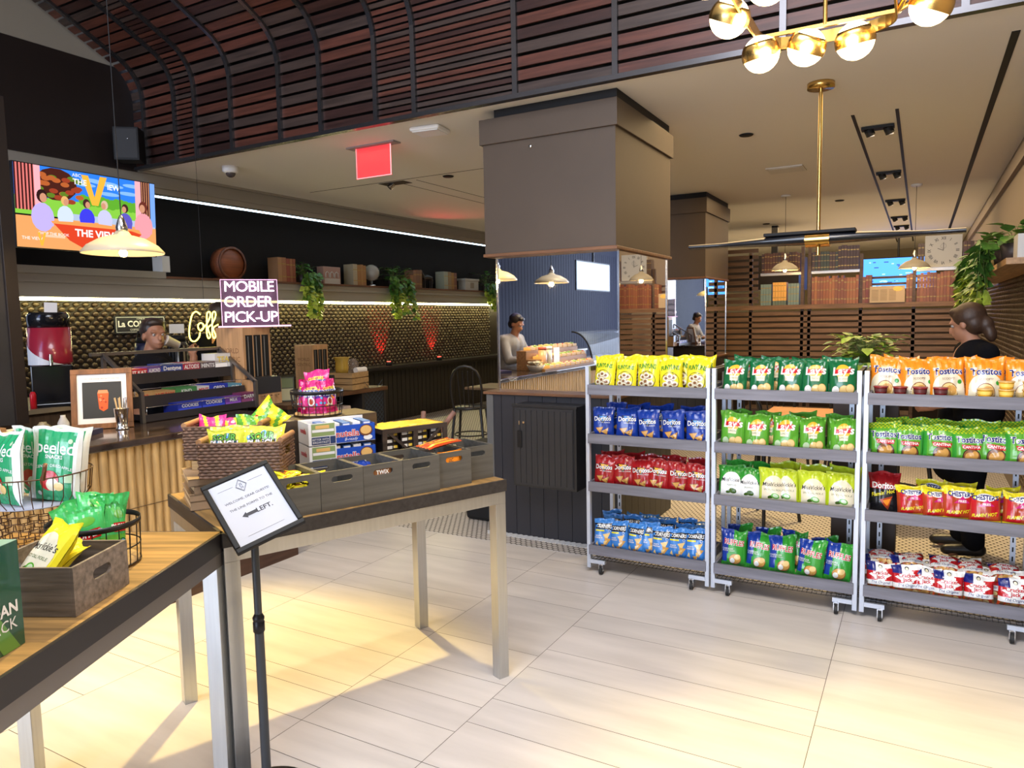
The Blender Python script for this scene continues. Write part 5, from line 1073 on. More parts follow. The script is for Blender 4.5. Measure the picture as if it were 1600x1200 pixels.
# black loudspeaker, dome camera, exit sign, wifi box
sk = thing('loudspeaker', 'black loudspeaker in the corner under the left end of the slats', 'speaker', (-6.45, 4.27, 3.12), radians(40)); MB().bb(-.11, .11, -.09, .09, 0, .30).build('cabinet', M_BLACK, sk, bevel=.006); MB().bb(-.095, .095, -.094, -.09, .02, .28).build('grille', mat('grille', (.03, .03, .032), .7), sk); MB().ball((.02, -.096, .19), .008, 8).build('badge', M_CHROME, sk)
dc = thing('dome_camera', 'white dome security camera on the ceiling above the counter', 'camera', (-5.80, 4.86, 3.10)); MB().lathe([(0, 0), (.075, 0), (.075, -.045), (.055, -.06), (0, -.06)], n=28).build('housing', M_WHITE, dc); MB().ball((0, 0, -.055), .047, 18).build('dome', mat('dome_dark', (.06, .05, .05), .05), dc)
ex = thing('exit_sign', 'red edge lit acrylic exit panel under the ceiling', 'exit sign', (-4.12, 4.95, 3.10)); MB().bb(-.26, .26, -.05, .05, -.012, 0).build('mount_plate', mat('mount_grey', (.25, .22, .22), .5), ex)
MB().bb(-.185, .185, -.004, .004, -.262, -.013).build('panel', mat('exit_red', (.6, .05, .06), .2, alpha=.62, emit=(1, .06, .08), es=.55), ex)
m = MB(); e_ = .003
for q in ((-.188, .188, -.266, -.262), (-.188, -.185, -.266, -.013), (.185, .188, -.266, -.013)): m.bb(q[0], q[1], -.005, .005, q[2], q[3])
m.build('lit_edge', mat('exit_edge', (1, .2, .2), .3, emit=(1, .18, .2), es=2.4), ex)
wf = thing('wifi_unit', 'white square wireless access point on the ceiling', 'wireless unit', (-3.40, 4.78, 3.10), radians(8)); MB().bb(-.13, .13, -.11, .11, -.035, 0).build('case', M_WHITE, wf, bevel=.02); MB().bb(-.11, .11, -.09, .09, -.04, -.035).build('cover', mat('cover_grey', (.7, .72, .76), .4), wf)

# ---------------------------------------------------------------- shelf on the left wall
XS = -7.21; ZS = 2.126
wb = MB().bb(-.06, .06, -.06, .06, 0, .17).build('white_carton', mat('white_carton', (.6, .6, .6), .5)); wb.location = (-7.13, 5.0, 2.171-.0); wb.rotation_euler = (0, 0, .3); tag(wb, 'small white carton standing on the cream ledge under the television', 'box')
dr = thing('round_cask', 'large round red brown cask lying on the wall shelf', 'cask', (-7.20, 5.92, ZS+.19)); MB().lathe([(0, -.08), (.185, -.08), (.195, 0), (.185, .08), (0, .08)], n=36).build('barrel', wood('cask_wood', (.20, .055, .02), .3, 1), dr).rotation_euler = (0, pi/2, 0); MB().lathe([(.17, .08), (.195, .08), (.195, .095), (.17, .095)], n=36).build('hoop', wood('cask_wood2', (.12, .035, .015)), dr).rotation_euler = (0, pi/2, 0)
MB().bb(-.08, .08, -.15, .15, -.19, -.17).build('cradle', wood('cask_wood2', (.12, .035, .015)), dr)
def books(y, seq, g, x=XS, z=ZS, ang=0, where=''):
    n = 0
    for w_, h_, c in seq:
        nm = '%02d%02d%02d' % tuple(int(q*99) for q in c)
        o = MB().bb(-.09, .09, .0, w_-.002, 0, h_, 0).bb(-.088, .0905, .003, w_-.005, .004, h_-.004, 0).bb(.0905, .0915, .002, w_-.004, h_*.72, h_*.76, 1).bb(.0905, .0915, .002, w_-.004, h_*.2, h_*.24, 1).build('book', [mat('book_'+nm, c, .5), mat('book_gilt', (.30, .2, .06), .4, .5)])
        o.location = (x, y, z); y += w_; n += 1; tag(o, g, 'book', g)
books(6.62, [(.07, .31, (.30, .15, .07)), (.07, .31, (.26, .11, .05)), (.06, .30, (.22, .05, .03)), (.05, .30, (.24, .09, .04)), (.05, .30, (.20, .06, .03))], 'brown and red books left of the first trailing plant on the wall shelf')
books(8.02, [(.09, .30, (.30, .24, .15)), (.07, .29, (.26, .12, .04)), (.06, .30, (.28, .14, .05)), (.06, .29, (.26, .12, .04))], 'tan books left of the glass globe on the wall shelf')
books(9.35, [(.09, .20, (.22, .10, .05)), (.08, .28, (.18, .09, .05)), (.08, .29, (.15, .07, .04)), (.07, .29, (.16, .08, .04))], 'brown books left of the dark horse figure on the wall shelf')
books(10.30, [(.12, .30, (.25, .25, .18)), (.10, .30, (.22, .14, .07)), (.09, .29, (.26, .13, .04)), (.08, .29, (.14, .05, .03))], 'green and brown books right of the dark horse figure')
lb = thing('carved_block', 'pinkish carved block with white arched letters on the wall shelf', 'ornament', (XS, 7.62, ZS)); MB().bb(-.06, .06, -.17, .17, .0, .24).build('block', mat('block_rose', (.30, .17, .13), .6), lb, bevel=.005)
m = MB(); m.bb(.06, .064, -.15, .15, .0, .08); 
for k in range(3): m.tube([(.062, -.13+.09*k, .09), (.062, -.125+.09*k, .15), (.062, -.095+.09*k, .17), (.062, -.065+.09*k, .15), (.062, -.06+.09*k, .09)], .008, 5)
m.build('white_relief', mat('relief_white', (.40, .36, .32), .6), lb)
gl = thing('glass_globe', 'clear glass globe on a small stand on the wall shelf', 'globe', (XS, 8.52, ZS)); MB().ball((0, 0, .20), .125, 24).build('globe', mat('globe_glass', (.42, .38, .32), .06, alpha=.55), gl); MB().lathe([(0, 0), (.07, 0), (.06, .02), (.02, .03), (.02, .08), (0, .08)], n=20).build('stand', M_CHROME, gl); MB().ball((0, 0, .17), .05, 12).build('inner_light', mat('relief_white'), gl)
ho = thing('horse_figure', 'dark standing horse figurine on the wall shelf', 'figurine', (XS, 9.93, ZS)); m = MB(); MH = mat('bronze_dark', (.03, .022, .018), .35, .4)
m.tube([(0, -.12, .17), (0, -.04, .185), (0, .06, .18), (0, .12, .175)], [.035, .05, .045, .035], 10); m.tube([(0, -.10, .19), (0, -.15, .25), (0, -.16, .29)], [.035, .025, .02], 8); m.tube([(0, -.16, .295), (0, -.21, .27)], [.022, .012], 8); m.tube([(0, .13, .19), (0, .16, .14), (0, .165, .08)], [.012, .012, .006], 6)
for y in (-.10, .10):
    for x in (-.02, .02): m.tube([(x, y, .16), (x, y+.01, .08), (x, y, .0)], [.018, .011, .012], 6)
m.build('body', MH, ho)
wh = thing('white_casket', 'small white lidded casket near the right end of the wall shelf', 'box', (XS, 11.20, ZS)); MB().bb(-.08, .08, -.22, .22, 0, .17).build('body', mat('casket_white', (.34, .31, .26), .6), wh, bevel=.005); MB().bb(-.09, .09, -.24, .24, .17, .21).build('lid', mat('casket_white'), wh, bevel=.005); MB().bb(.08, .084, -.06, .06, .04, .14).build('panel', mat('casket_dark', (.2, .15, .1), .6), wh)
# trailing plants
def leaf(m, p, d, up_, s, mi):
    d = Vector(d).normalized(); u_ = Vector(up_); sd_ = d.cross(u_).normalized(); n_ = sd_.cross(d)
    P_ = [(0, 0, 0), (.28, .38, .10), (.55, .42, .06), (1.1, 0, -.12), (.55, -.42, .06), (.28, -.38, .10), (.5, 0, 0)]
    m.add([Vector(p)+d*a*s+sd_*b*s+n_*c*s for a, b, c in P_], [(0, 6, 2, 1), (6, 3, 2), (6, 4, 3), (0, 5, 4, 6)], mi, True)
def trailing(name, loc, label, strands, length, s=.05, spread=.12, out=(1, 0), seed=1, dens=16, crown=30, pot=.07, cat='plant', lime=.4, cm=(0, 0, 1)):
    t = thing(name, label, cat, loc, 0); r = random.Random(seed); m = MB(); sm_ = MB()
    MB().lathe([(0, 0), (pot*.8, 0), (pot, pot*1.5), (pot*.9, pot*1.5), (0, pot*1.3)], n=20).build('pot', mat('pot_dark', (.05, .035, .03), .5), t)
    for k in range(crown):
        a, e = r.uniform(0, 6.28), r.uniform(.1, 1.3); q = r.uniform(.03, spread); p = (q*cos(a), q*sin(a), pot*1.5+r.uniform(0, spread*.9)); leaf(m, p, (cos(a), sin(a), r.uniform(-.5, .6)), (0, 0, 1), s*r.uniform(.8, 1.4), r.choice(cm))
        sm_.tube([(0, 0, pot*1.3), (p[0]*.5, p[1]*.5, p[2]), p], .0016, 4)
    for k in range(strands):
        L_ = length*r.uniform(.45, 1); y = r.uniform(-spread, spread); x = .5*spread*r.random(); n = int(dens*L_/length)+3; pts = [(0, 0, pot*1.4), (out[0]*.13+x*out[0]+out[1]*y*.5, out[1]*.13+y*abs(out[0]), pot*1.6)]
        for j in range(n):
            q = pts[-1]; pts.append((q[0]+r.uniform(-.008, .012)*(out[0] or 1), q[1]+r.uniform(-.014, .014), q[2]-L_/n))
        sm_.tube(pts, .002, 4)
        for j, q in enumerate(pts[1:]):
            for z in range(2): a = r.uniform(0, 6.28); leaf(m, q, (cos(a)*.8+out[0]*.5, sin(a), r.uniform(-1.0, -.1)), (out[0], out[1], .3), s*r.uniform(.7, 1.25), 2 if j > n*(1-lime) and r.random() < .8 else r.choice([0, 1]))
    m.build('foliage', [M_LEAFD, M_GREEN, M_LEAFL], t); sm_.build('stems', mat('stem_green', (.12, .17, .04), .6), t)
    return t
trailing('trailing_plant', (-7.17, 7.08, ZS), 'trailing green plant hanging over the shelf, nearest the pick up sign', 13, .62, .07, .17, seed=3, lime=.55, crown=50)
trailing('trailing_plant', (-7.17, 8.98, ZS), 'dark trailing plant in the middle of the wall shelf beside the globe', 12, .60, .075, .24, seed=4, crown=60)
trailing('trailing_plant', (-7.17, 11.75, ZS), 'trailing plant at the right end of the wall shelf by the pillar', 11, .60, .08, .25, seed=5, lime=.6)
# red uplights on the ledge
for i, y in enumerate((8.80, 10.15)):
    t = thing('red_uplight', 'red glowing uplight on the dark ledge, %s of two' % ('left', 'right')[i], 'lamp', (-7.16, y, .916), 0, 'red uplights on the ledge')
    MB().lathe([(0, 0), (.045, 0), (.05, .03), (.035, .06), (0, .06)], n=20).build('body', M_BLACK, t); MB().lathe([(0, .061), (.03, .061), (.03, .063), (0, .063)], n=16).build('lens', mat('red_lens', (1, 0, 0), .3, emit=(1, .03, .02), es=25), t)
    l = light('red_uplight_beam', 'SPOT', (-7.19, y, .99), (-7.32, y, 1.40), 60, (1, .02, .02), .02, spot=58, blend=.6)
light('red_ceiling_wash', 'SPOT', (-6.4, 9.0, 2.5), (-5.6, 8.6, 3.1), 10, (1, .08, .08), .05, spot=110, blend=1)

# ---------------------------------------------------------------- condiment station beyond the counter
cs = thing('condiment_station', 'dark open condiment cabinet with blue mesh side beyond the counter', 'cabinet', (-5.05, 5.15, 0)); WD = wood('station_wood', (.11, .05, .022), .35, 1)
MB().bb(-.55, .02, -.02, 1.0, .86, .90).build('top', WD, cs, bevel=.003); m = MB().bb(-.53, 0, 0, .03, 0, .86).bb(-.53, 0, .95, .98, 0, .86).bb(-.53, -.50, .03, .95, 0, .86).bb(-.5, 0, .6, .63, .05, .86); m.build('carcass', mat('station_black', (.025, .022, .022), .5), cs)
for z in (.08, .40, .64): MB().bb(-.5, -.01, .03, .6, z, z+.02).build('shelf', WD, cs)
m = MB().bb(-.012, -.004, .63, .95, .05, .86, 1)
for k in range(16):
    for s2 in (-1, 1): m.box((-.002, .79, .10+.05*k), (.003, .38, .004), rx=s2*.7, mi=0)
m.build('mesh_panel', [mat('mesh_blue', (.09, .12, .16), .4, .5), mat('mesh_back', (.015, .018, .024), .5)], cs)
for k, (y, z, c, l) in enumerate(((5.25, .661, (.03, .07, .35), 'blue packet'), (5.42, .661, (.5, .4, .38), 'pale packet'), (5.56, .661, (.55, .45, .4), 'cream packet'), (5.30, .421, (.5, .46, .42), 'white packet'), (5.50, .421, (.05, .08, .3), 'dark blue packet'))):
    o = MB().bb(-.16, .12, -.055, .055, 0, .085 if k < 3 else .06).build('packet', mat('packet_%d' % k, c, .5), bevel=.012); o.location = (-5.2, y, z); tag(o, '%s on the %s shelf of the condiment cabinet' % (l, 'upper' if k < 3 else 'middle'), 'packet')
dispenser((-5.20, 5.22, .901), .80, 'smaller wooden cutlery dispenser on the condiment cabinet', '')
wc = thing('slatted_box', 'pale slatted wooden box with napkins on the condiment cabinet', 'box', (-5.16, 5.70, .901), radians(10)); m = MB()
for k in range(3): m.bb(-.16, .12, -.15, -.14, .004+.062*k, .056+.062*k).bb(-.16, .12, .16, .17, .004+.062*k, .056+.062*k).bb(.11, .12, -.14, .16, .004+.062*k, .056+.062*k).bb(-.16, -.15, -.14, .16, .004+.062*k, .056+.062*k)
m.build('slats', M_PINE, wc); MB().bb(-.149, .109, -.139, .159, .0, .165).build('inner_box', wood('inner_pine', (.2, .12, .06)), wc)
gbg = MB().lathe([(0, 0), (.06, 0), (.07, .06), (.065, .13), (.085, .17)], n=14).build('gold_bag', foil('gold_foil', (.45, .30, .05))); gbg.location = (-5.19, 5.62, 1.069); tag(gbg, 'crumpled gold bag standing in the slatted wooden box', 'bag')
gj = MB().lathe([(0, 0), (.05, 0), (.06, .03), (.06, .10), (.03, .14), (0, .15)], n=20).build('glass_jar', mat('jar_clear', (.25, .2, .18), .08, alpha=.5)); gj.location = (-5.2, 5.80, 1.069); tag(gj, 'clear glass jar on the slatted wooden box', 'jar')
nr = MB().cyl((0, -.07, .03), (0, .08, .03), .03).build('napkin_roll', M_PAPER); nr.location = (-5.09, 5.78, 1.068); tag(nr, 'rolled white napkins in front of the glass jar', 'napkins')
mh = thing('menu_holder', 'tilted green and cream menu card holder beside the pink candies', 'menu', (-4.95, 4.60, .90), radians(45))
m = MB(); m.T = Matrix.Rotation(radians(-25), 4, 'X'); m.bb(-.09, .09, -.005, .005, 0, .23, 0).bb(-.08, .08, -.007, -.005, .01, .12, 1).bb(-.08, .08, -.007, -.005, .13, .22, 2); m.build('card', [mat('menu_dark', (.05, .06, .03), .4), mat('menu_cream', (.50, .48, .28), .5), mat('menu_green', (.16, .20, .08), .5)], mh)
st_ = thing('side_table', 'small dark table behind the pink candy basket', 'table', (-4.98, 4.65, 0)); MB().bb(-.28, .28, -.25, .25, .86, .899).build('top', WD, st_, bevel=.003); MB().bb(-.25, .25, -.22, .22, .0, .86).build('base', mat('station_black'), st_)

# ---------------------------------------------------------------- brass bar fixture, chandelier, ceiling details
bf = thing('bar_fixture', 'long black blade pendant fixture with brass centre above the racks', 'pendant lamp', (-.615, 5.28, 2.085))
m = MB(); n = 24; N = 16; V = []
for i in range(n+1):
    x = -.86+1.70*i/n; e = max(.42, 1-abs((x)/.86)**1.6)
    for k in range(N): a = 2*pi*k/N; V.append((x, .085*e*cos(a)+.02*sin(x*2), .032*e*sin(a)+(.012 if sin(a) > 0 else 0)*e))
m.add(V, [(i*N+k, i*N+(k+1) % N, (i+1)*N+(k+1) % N, (i+1)*N+k) for i in range(n) for k in range(N)], 0, True); m.add(V[:N], [tuple(range(N))[::-1]], 0); m.add(V[-N:], [tuple(range(N))], 0)
m.build('blade', mat('blade_black', (.012, .014, .02), .2, coat=.5), bf)
MB().bb(-.34, .23, -.07, .05, .038, .060).build('upper_plate', M_BLACK, bf, bevel=.004)
o = MB().tube([(-.075, 0, 0), (.075, 0, 0)], .036, 24).build('brass_sleeve', M_BRASS, bf); o.scale = (1, 2.55, 1.35)
MB().cyl((0, 0, -.10), (0, 0, 1.0), .0125, n=16).build('rod', M_BRASS, bf)
MB().lathe([(0, 0), (.085, 0), (.085, .035), (0, .035)], n=36).build('canopy', M_BRASS, bf).location = (0, 0, .98)
# globe chandelier
ch = thing('globe_chandelier', 'brass chandelier of glowing globes at the top right', 'chandelier', (-.30, 2.35, 2.535)); rnd = []
for cx, cy, a0 in ((.10, .30, 0), (-.10, .30, 90), (-.10, -.30, 180), (.10, -.30, 270)):
    for k in range(7): a = radians(a0+15*k); rnd.append((cx+.11*cos(a), cy+.11*sin(a)))
m = MB(); N = len(rnd)
for i in range(N):
    a, b = rnd[i], rnd[(i+1) % N]; m.add([(a[0], a[1], -.02), (b[0], b[1], -.02), (b[0], b[1], .02), (a[0], a[1], .02), (a[0]*.97, a[1]*.985, -.02), (b[0]*.97, b[1]*.985, -.02), (b[0]*.97, b[1]*.985, .02), (a[0]*.97, a[1]*.985, .02)], [(0, 1, 2, 3), (7, 6, 5, 4), (0, 4, 5, 1), (3, 2, 6, 7)])
m.build('ring', M_BRASS, ch)
GL = mat('globe_opal', (1, .9, .7), .3, emit=(1, .70, .34), es=9)
for i, (gx, gy, gz) in enumerate(((-.20, .30, -.055), (-.06, .33, -.05), (.085, .37, -.045), (-.25, .05, -.01), (-.12, -.04, .03), (.30, .25, -.02), (.29, .10, .02), (-.24, -.25, 0), (.26, -.2, 0), (.0, -.38, 0))):
    g = MB().ball((0, 0, 0), .060, 24).build('globe', GL, ch); g.location = (gx, gy, gz)
    b = MB().lathe([(.0605*cos(radians(a)), .0605*sin(radians(a))) for a in (-14, -4, 6, 16, 26, 36)]+[(.0635*cos(radians(a)), .0635*sin(radians(a))) for a in (36, 26, 16, 6, -4, -14)], n=32).build('brass_band', M_BRASS, g); b.rotation_euler = (.25, .45*(1 if i % 2 else -.3), 0)
    q = min(rnd, key=lambda p: hypot(p[0]-gx, p[1]-gy)); MB().tube([(gx, gy, gz+.04), (q[0], q[1], 0)], .008, 8).build('arm', M_BRASS, ch)
    MB().cyl((q[0]*1.0, q[1]-.002, 0), (q[0]*1.02, q[1]*1.02, 0), .009, n=12).build('screw_cap', M_WHITE, ch)
for y in (-.3, .3): MB().cyl((0, y, .0), (0, y, 2.1), .007, n=8).build('stem', M_BRASS, ch)
for y in (.3, -.3): MB().bb(-.205, .205, y-.005, y+.005, -.006, .006).build('cross_bar', M_BRASS, ch)
l = bpy.data.lights.new('chandelier_glow', 'POINT'); l.energy = 55; l.color = (1, .78, .48); l.shadow_soft_size = .25; lo = bpy.data.objects.new('chandelier_glow', l); COL.objects.link(lo); lo.parent = ch; lo.location = (0, 0, -.14)
# track grooves, slot, downlights, vent
m = MB()
for x in (-.50, -.20): m.bb(x-.012, x+.012, 6.25, 18, CZ-.004, CZ+.001)
m.bb(.385, .425, 4.9, 16, CZ-.004, CZ+.001); m.bb(-6.2, -3.0, 6.30, 6.305, CZ-.003, CZ); m.bb(-5.0, -4.995, 6.4, 14, CZ-.003, CZ); m.bb(-4.75, -4.745, 6.4, 14, CZ-.003, CZ)
struct(m.build('trim_slots', M_BLACK))
for i, y in enumerate((6.73, 8.94, 11.2, 13.2, 14.6)):
    t = thing('twin_spotlight', 'recessed twin spotlight between the ceiling tracks, %s from the front' % ORD[i], 'spotlight', (-.35, y, CZ-.005), 0, 'twin spotlights between the tracks')
    MB().bb(-.12, .12, -.05, .05, -.02, 0).build('recess_plate', M_BLACK, t)
    for x in (-.07, .07): a = MB().cyl((x, 0, -.01), (x+.02, .02, -.06), .035, n=16).build('spot_head', M_BLACK, t); MB().lathe([(0, 0), (.026, 0), (.026, .002), (0, .002)], n=16).build('lens', mat('spot_lens', (1, .9, .8), .3, emit=(1, .85, .62), es=5 if (i+(x > 0)) % 2 else .5), a, loc=(x+.021, .02, -.064))
dl = MB().lathe([(0, 0), (.055, 0), (.06, -.003), (.05, -.012), (0, -.01)], n=24).build('downlight', M_BLACK)
for i, (x, y, l) in enumerate(((-1.32, 6.4, 'round black downlight in the ceiling near the brass canopy'), (-4.35, 6.42, 'round black downlight left of the brown pillar box'), (-1.0, 10.8, 'small black downlight deep in the ceiling'), (-2.3, 12.8, 'small black downlight in the far ceiling above the screen'))):
    o = dl if i == 0 else dl.copy()
    if i: COL.objects.link(o)
    o.location = (x, y, CZ-.001); tag(o, l, 'downlight')
rs_ = thing('recessed_spot', 'dark square ceiling cutout with a small adjustable spot', 'spotlight', (-5.05, 6.42, CZ)); MB().bb(-.17, .17, -.08, .08, -.004, -.001).build('cutout', M_BLACK, rs_); MB().cyl((-.03, 0, -.005), (-.06, -.03, -.05), .03).build('spot_head', M_CHROME, rs_)
vt = MB().bb(-.18, .18, -.16, .16, -.012, 0).bb(-.15, .15, -.13, .13, -.016, -.012).build('ceiling_vent', mat('vent_white', (.62, .60, .57), .5), bevel=.004); vt.location = (-1.27, 8.13, CZ-.001); tag(vt, 'white square ceiling vent beyond the brass rod', 'vent')

# ---------------------------------------------------------------- slatted book screen
M_SCR = wood('screen_wood', (.20, .11, .055), .3, 0, .5); M_SCRD = wood('screen_dark', (.09, .048, .026), .3, 0, .5)
scn = thing('slatted_screen', 'tall brown slatted wooden room divider with book shelves', 'room divider', (0, 10.6, 0)); YS = 10.6
for i, (x, zt) in enumerate(((-2.1, 2.45), (-1.42, 2.50), (-1.33, 2.50), (-.70, 2.36), (-.09, 2.30), (.52, 2.44))): MB().bb(x-.02, x+.02, -.03, .03, 0, zt).build('post', M_SCRD, scn)
MB().bb(-3.4, .54, -.08, .10, 1.655, 1.715).build('shelf', M_SCR, scn)
m = MB(); z = 1.575
while z > .3: m.bb(-3.4, .54, -.03, -.012, z, z+.052); z -= .080
m.build('lower_slats', M_SCR, scn); m = MB(); z = 1.75
while z < 2.5: m.bb(-3.4, -2.0, -.03, -.012, z, z+.052); z += .088
m.build('upper_slats', M_SCRD, scn)
for x0, x1 in ((-1.97, -1.44), (-1.31, -.72)): MB().bb(x0, x1, -.02, .10, 2.125, 2.16).build('upper_shelf', mat('metal_shelf', (.42, .40, .38), .35, .6), scn)
MB().bb(-.09, .52, -.02, .10, 2.10, 2.14).build('clock_shelf', mat('metal_shelf'), scn)
m = MB()
for k in range(3): m.bb(-.68, .50, .13, .15, 1.86+.085*k, 1.89+.085*k)
m.build('rear_slats', M_SCRD, scn)
def row_books(x0, x1, z, hs, cols, g, y=YS+.03, gilt=True):
    x = x0; r = random.Random(int(x0*100)); first = {}; 
    while x < x1-.02:
        ci = r.randrange(len(cols)); w_ = .036; h_ = r.choice(hs); key = (ci, h_)
        if key not in first:
            c = cols[ci]; nm = '%03d%03d%03d' % tuple(int(q*999) for q in c)
            first[key] = MB().bb(0, w_-.002, -.08, .06, 0, h_, 0).bb(.003, w_-.005, -.0815, -.08, h_*.80, h_*.84, 1).bb(.003, w_-.005, -.0815, -.08, h_*.15, h_*.19, 1).bb(.003, w_-.005, -.0815, -.08, h_*.5, h_*.53, 1).build('book', [mat('bk_'+nm, c, .45), mat('book_gilt', (.30, .2, .06), .4, .5)]); o = first[key]
        else: o = first[key].copy(); COL.objects.link(o)
        o.location = (x, y, z); x += w_; tag(o, g, 'book', g)
row_books(-1.30, -.73, 1.716, (.34, .36, .37), ((.28, .09, .03), (.33, .12, .04), (.22, .07, .03)), 'orange leather books on the screen shelf left of the news board')
row_books(-.68, -.57, 1.716, (.34, .36), ((.22, .05, .03), (.20, .07, .03)), 'two or three red books directly left of the news board')
row_books(-.18, -.11, 1.716, (.35, .36), ((.25, .08, .03), (.20, .07, .03)), 'brown books directly right of the news board')
row_books(-.06, .49, 1.716, (.34, .36, .37), ((.24, .08, .04), (.28, .10, .04), (.19, .06, .03)), 'red brown leather books on the screen shelf under the clock')
row_books(-1.30, -.98, 2.161, (.24, .25), ((.035, .05, .04), (.03, .035, .035), (.06, .03, .03)), 'dark green books on the upper shelf of the screen')
row_books(-.98, -.73, 2.161, (.31, .32), ((.06, .025, .03), (.05, .02, .02)), 'tall dark maroon books on the upper shelf of the screen')
row_books(-1.95, -1.45, 2.161, (.25, .26, .27), ((.09, .03, .015), (.07, .025, .015), (.05, .02, .02)), 'dark brown books on the upper shelf behind the small pendant')
row_books(-1.96, -1.80, 1.716, (.29,), ((.16, .24, .24),), 'teal books at the left end of the screen shelf')
row_books(-1.80, -1.60, 1.716, (.06,), ((.10, .16, .14),), 'low teal books under the yellow books'); row_books(-1.80, -1.60, 1.777, (.25,), ((.75, .40, .08), (.68, .36, .07)), 'bright yellow books in the middle of the teal books')
row_books(-1.60, -1.46, 1.716, (.29,), ((.16, .24, .24),), 'teal books right of the yellow books')
row_books(-.06, .0, 2.141, (.30,), ((.12, .07, .04),), 'brown book left of the round clock'); row_books(.43, .50, 2.141, (.28, .30), ((.10, .04, .02),), 'dark brown books right of the round clock')
nb = thing('news_board', 'pale printed news board with yellow disc standing on the screen shelf', 'sign', (-.39, YS-.09, 1.716)); m = MB().bb(-.20, .20, -.012, 0, 0, .21, 0)
for c in range(3):
    for k in range(8): m.bb(-.18+.10*c, -.10+.10*c, -.0135, -.012, .03+.018*k, .036+.018*k, 1)
m.add([(.12+.055*cos(2*pi*k/20), -.0145, .17+.03*sin(2*pi*k/20)) for k in range(20)], [tuple(range(20))], 2); m.build('board', [mat('news_paper', (.50, .38, .25), .6), mat('news_ink', (.22, .16, .1), .6), mat('news_yellow', (.8, .55, .12), .5)], nb)
ck = thing('wall_clock', 'square white clock with roman numerals standing on the screen', 'clock', (.215, YS-.02, 2.141)); MB().bb(-.20, .20, -.02, .02, 0, .39).build('case', mat('clock_white', (.55, .54, .50), .5), ck, bevel=.003)
m = MB()
for k, s_t in enumerate(('XII', 'I', 'II', 'III', 'IIII', 'V', 'VI', 'VII', 'VIII', 'IX', 'X', 'XI')):
    a = radians(90-30*k); M_ = frame_M((.15*cos(a), -.0215, .20+.15*sin(a)), (1, 0, 0), (0, 0, 1)) @ Matrix.Rotation(a-pi/2, 4, 'Z'); text_on(m, s_t, M_, .052, 0, bold=.015, width=.8)
m.build('numerals', mat('clock_ink', (.06, .06, .06), .5), ck); m = MB().box((.0, -.023, .25), (.006, .002, .10)).box((-.03, -.023, .215), (.07, .002, .006), ry=.4); m.tube([(.03*cos(2*pi*k/20), -.022, .255+.03*sin(2*pi*k/20)) for k in range(20)], .0012, 4, closed=True); m.build('hands', mat('clock_ink'), ck)
# blue screen far behind, pillar and soffit behind
bt = thing('blue_screen', 'bright blue menu screen seen through the divider', 'screen', (-.42, 16, 2.35)); m = MB().bb(-.66, .66, 0, .05, -.33, .30, 0).bb(-.64, .64, -.002, 0, -.31, .28, 1); rv = random.Random(2)
for k in range(40): x, z = rv.uniform(-.6, .55), rv.uniform(-.28, .22); m.bb(x, x+rv.uniform(.03, .10), -.004, -.002, z, z+.02, rv.choice([2, 3]))
m.build('panel', [M_BLACK, mat('scr_blue', (0, 0, 0), .4, emit=(.05, .26, .95), es=2.2), mat('scr_light', (0, 0, 0), .4, emit=(.3, .6, 1), es=2.2), mat('scr_dark', (0, 0, 0), .4, emit=(.02, .06, .35), es=1.5)], bt)
MB().cyl((0, .03, .3), (0, .03, .74), .02).build('mount', M_BLACKMETAL, bt)
bp_ = thing('rear_bulkhead', 'dark boxed bulkhead hanging behind the divider', 'bulkhead', (-2.2, 13, 2.0)); MB().bb(-.9, .45, -.4, .6, 0, .56).build('box', M_BROWNWALL, bp_)
MB().bb(-.05, .05, .0, .1, .56, 1.08).build('hanger', M_BLACKMETAL, bp_)
rc = MB().bb(-3.4, .5, 0, .5, 0, 1.62).build('rear_dark_block', mat('rear_dark', (.03, .018, .012), .6), loc=(0, 12.2, 0)); tag(rc, 'dark block added behind the slatted screen to darken its gaps', 'counter')  # block added so the gaps between the slats look dark
o = MB().box((0, 0, 0), (.20, .02, .07), ry=.2).build('lit_sign', mat('lit_sign', (1, .8, .4), .4, emit=(1, .75, .4), es=1.6)); o.location = (-2.02, 12.58, 2.46); tag(o, 'small tilted lit plaque on the dark bulkhead', 'sign')

# ---------------------------------------------------------------- plants on the right and between the racks
for i, (y, L_) in enumerate(((6.1, .5), (6.7, .55), (7.4, .5), (8.5, .45))):
    trailing('pothos_plant', (.54, y, 1.93), 'large leafy pothos trailing over the right wall shelf, %s from the front' % ORD[i], 10, L_, .085, .14, out=(-1, 0), seed=20+i, dens=9, crown=34, pot=.08, lime=.35)
sb = MB().bb(.46, .74, 5.6, 9.6, 1.885, 1.925).build('wall_shelf', wood('wall_shelf_wood', (.35, .20, .09), .3, 1)); tag(sb, 'wooden wall shelf under the pothos plants on the right', 'shelf')
o = MB().bb(-.08, .08, -.12, .12, 0, .15).build('white_planter', mat('planter_white', (.5, .48, .45), .5)); o.location = (.60, 5.75, 1.926); tag(o, 'pale box planter at the near end of the right wall shelf', 'planter')
o = MB().ball((0, 0, .09), .09, 20).build('pale_vase', mat('vase_olive', (.22, .20, .10), .2)); o.location = (.52, 7.05, 1.926); tag(o, 'rounded olive glass vase among the pothos leaves', 'vase')
trailing('leafy_plant', (-.28, 4.84, 1.17), 'bushy lime green plant rising behind the middle rack', 3, .15, .055, .19, out=(0, -1), seed=40, crown=170, pot=.08, lime=1, cm=(2, 2, 1))
ps = MB().bb(-.45, -.10, -.0, .24, 0, 1.17, 0).build('plant_stand', mat('stand_dark', (.05, .03, .02), .5), loc=(0, 4.74, 0)); tag(ps, 'dark plant stand behind the middle and right racks', 'stand')

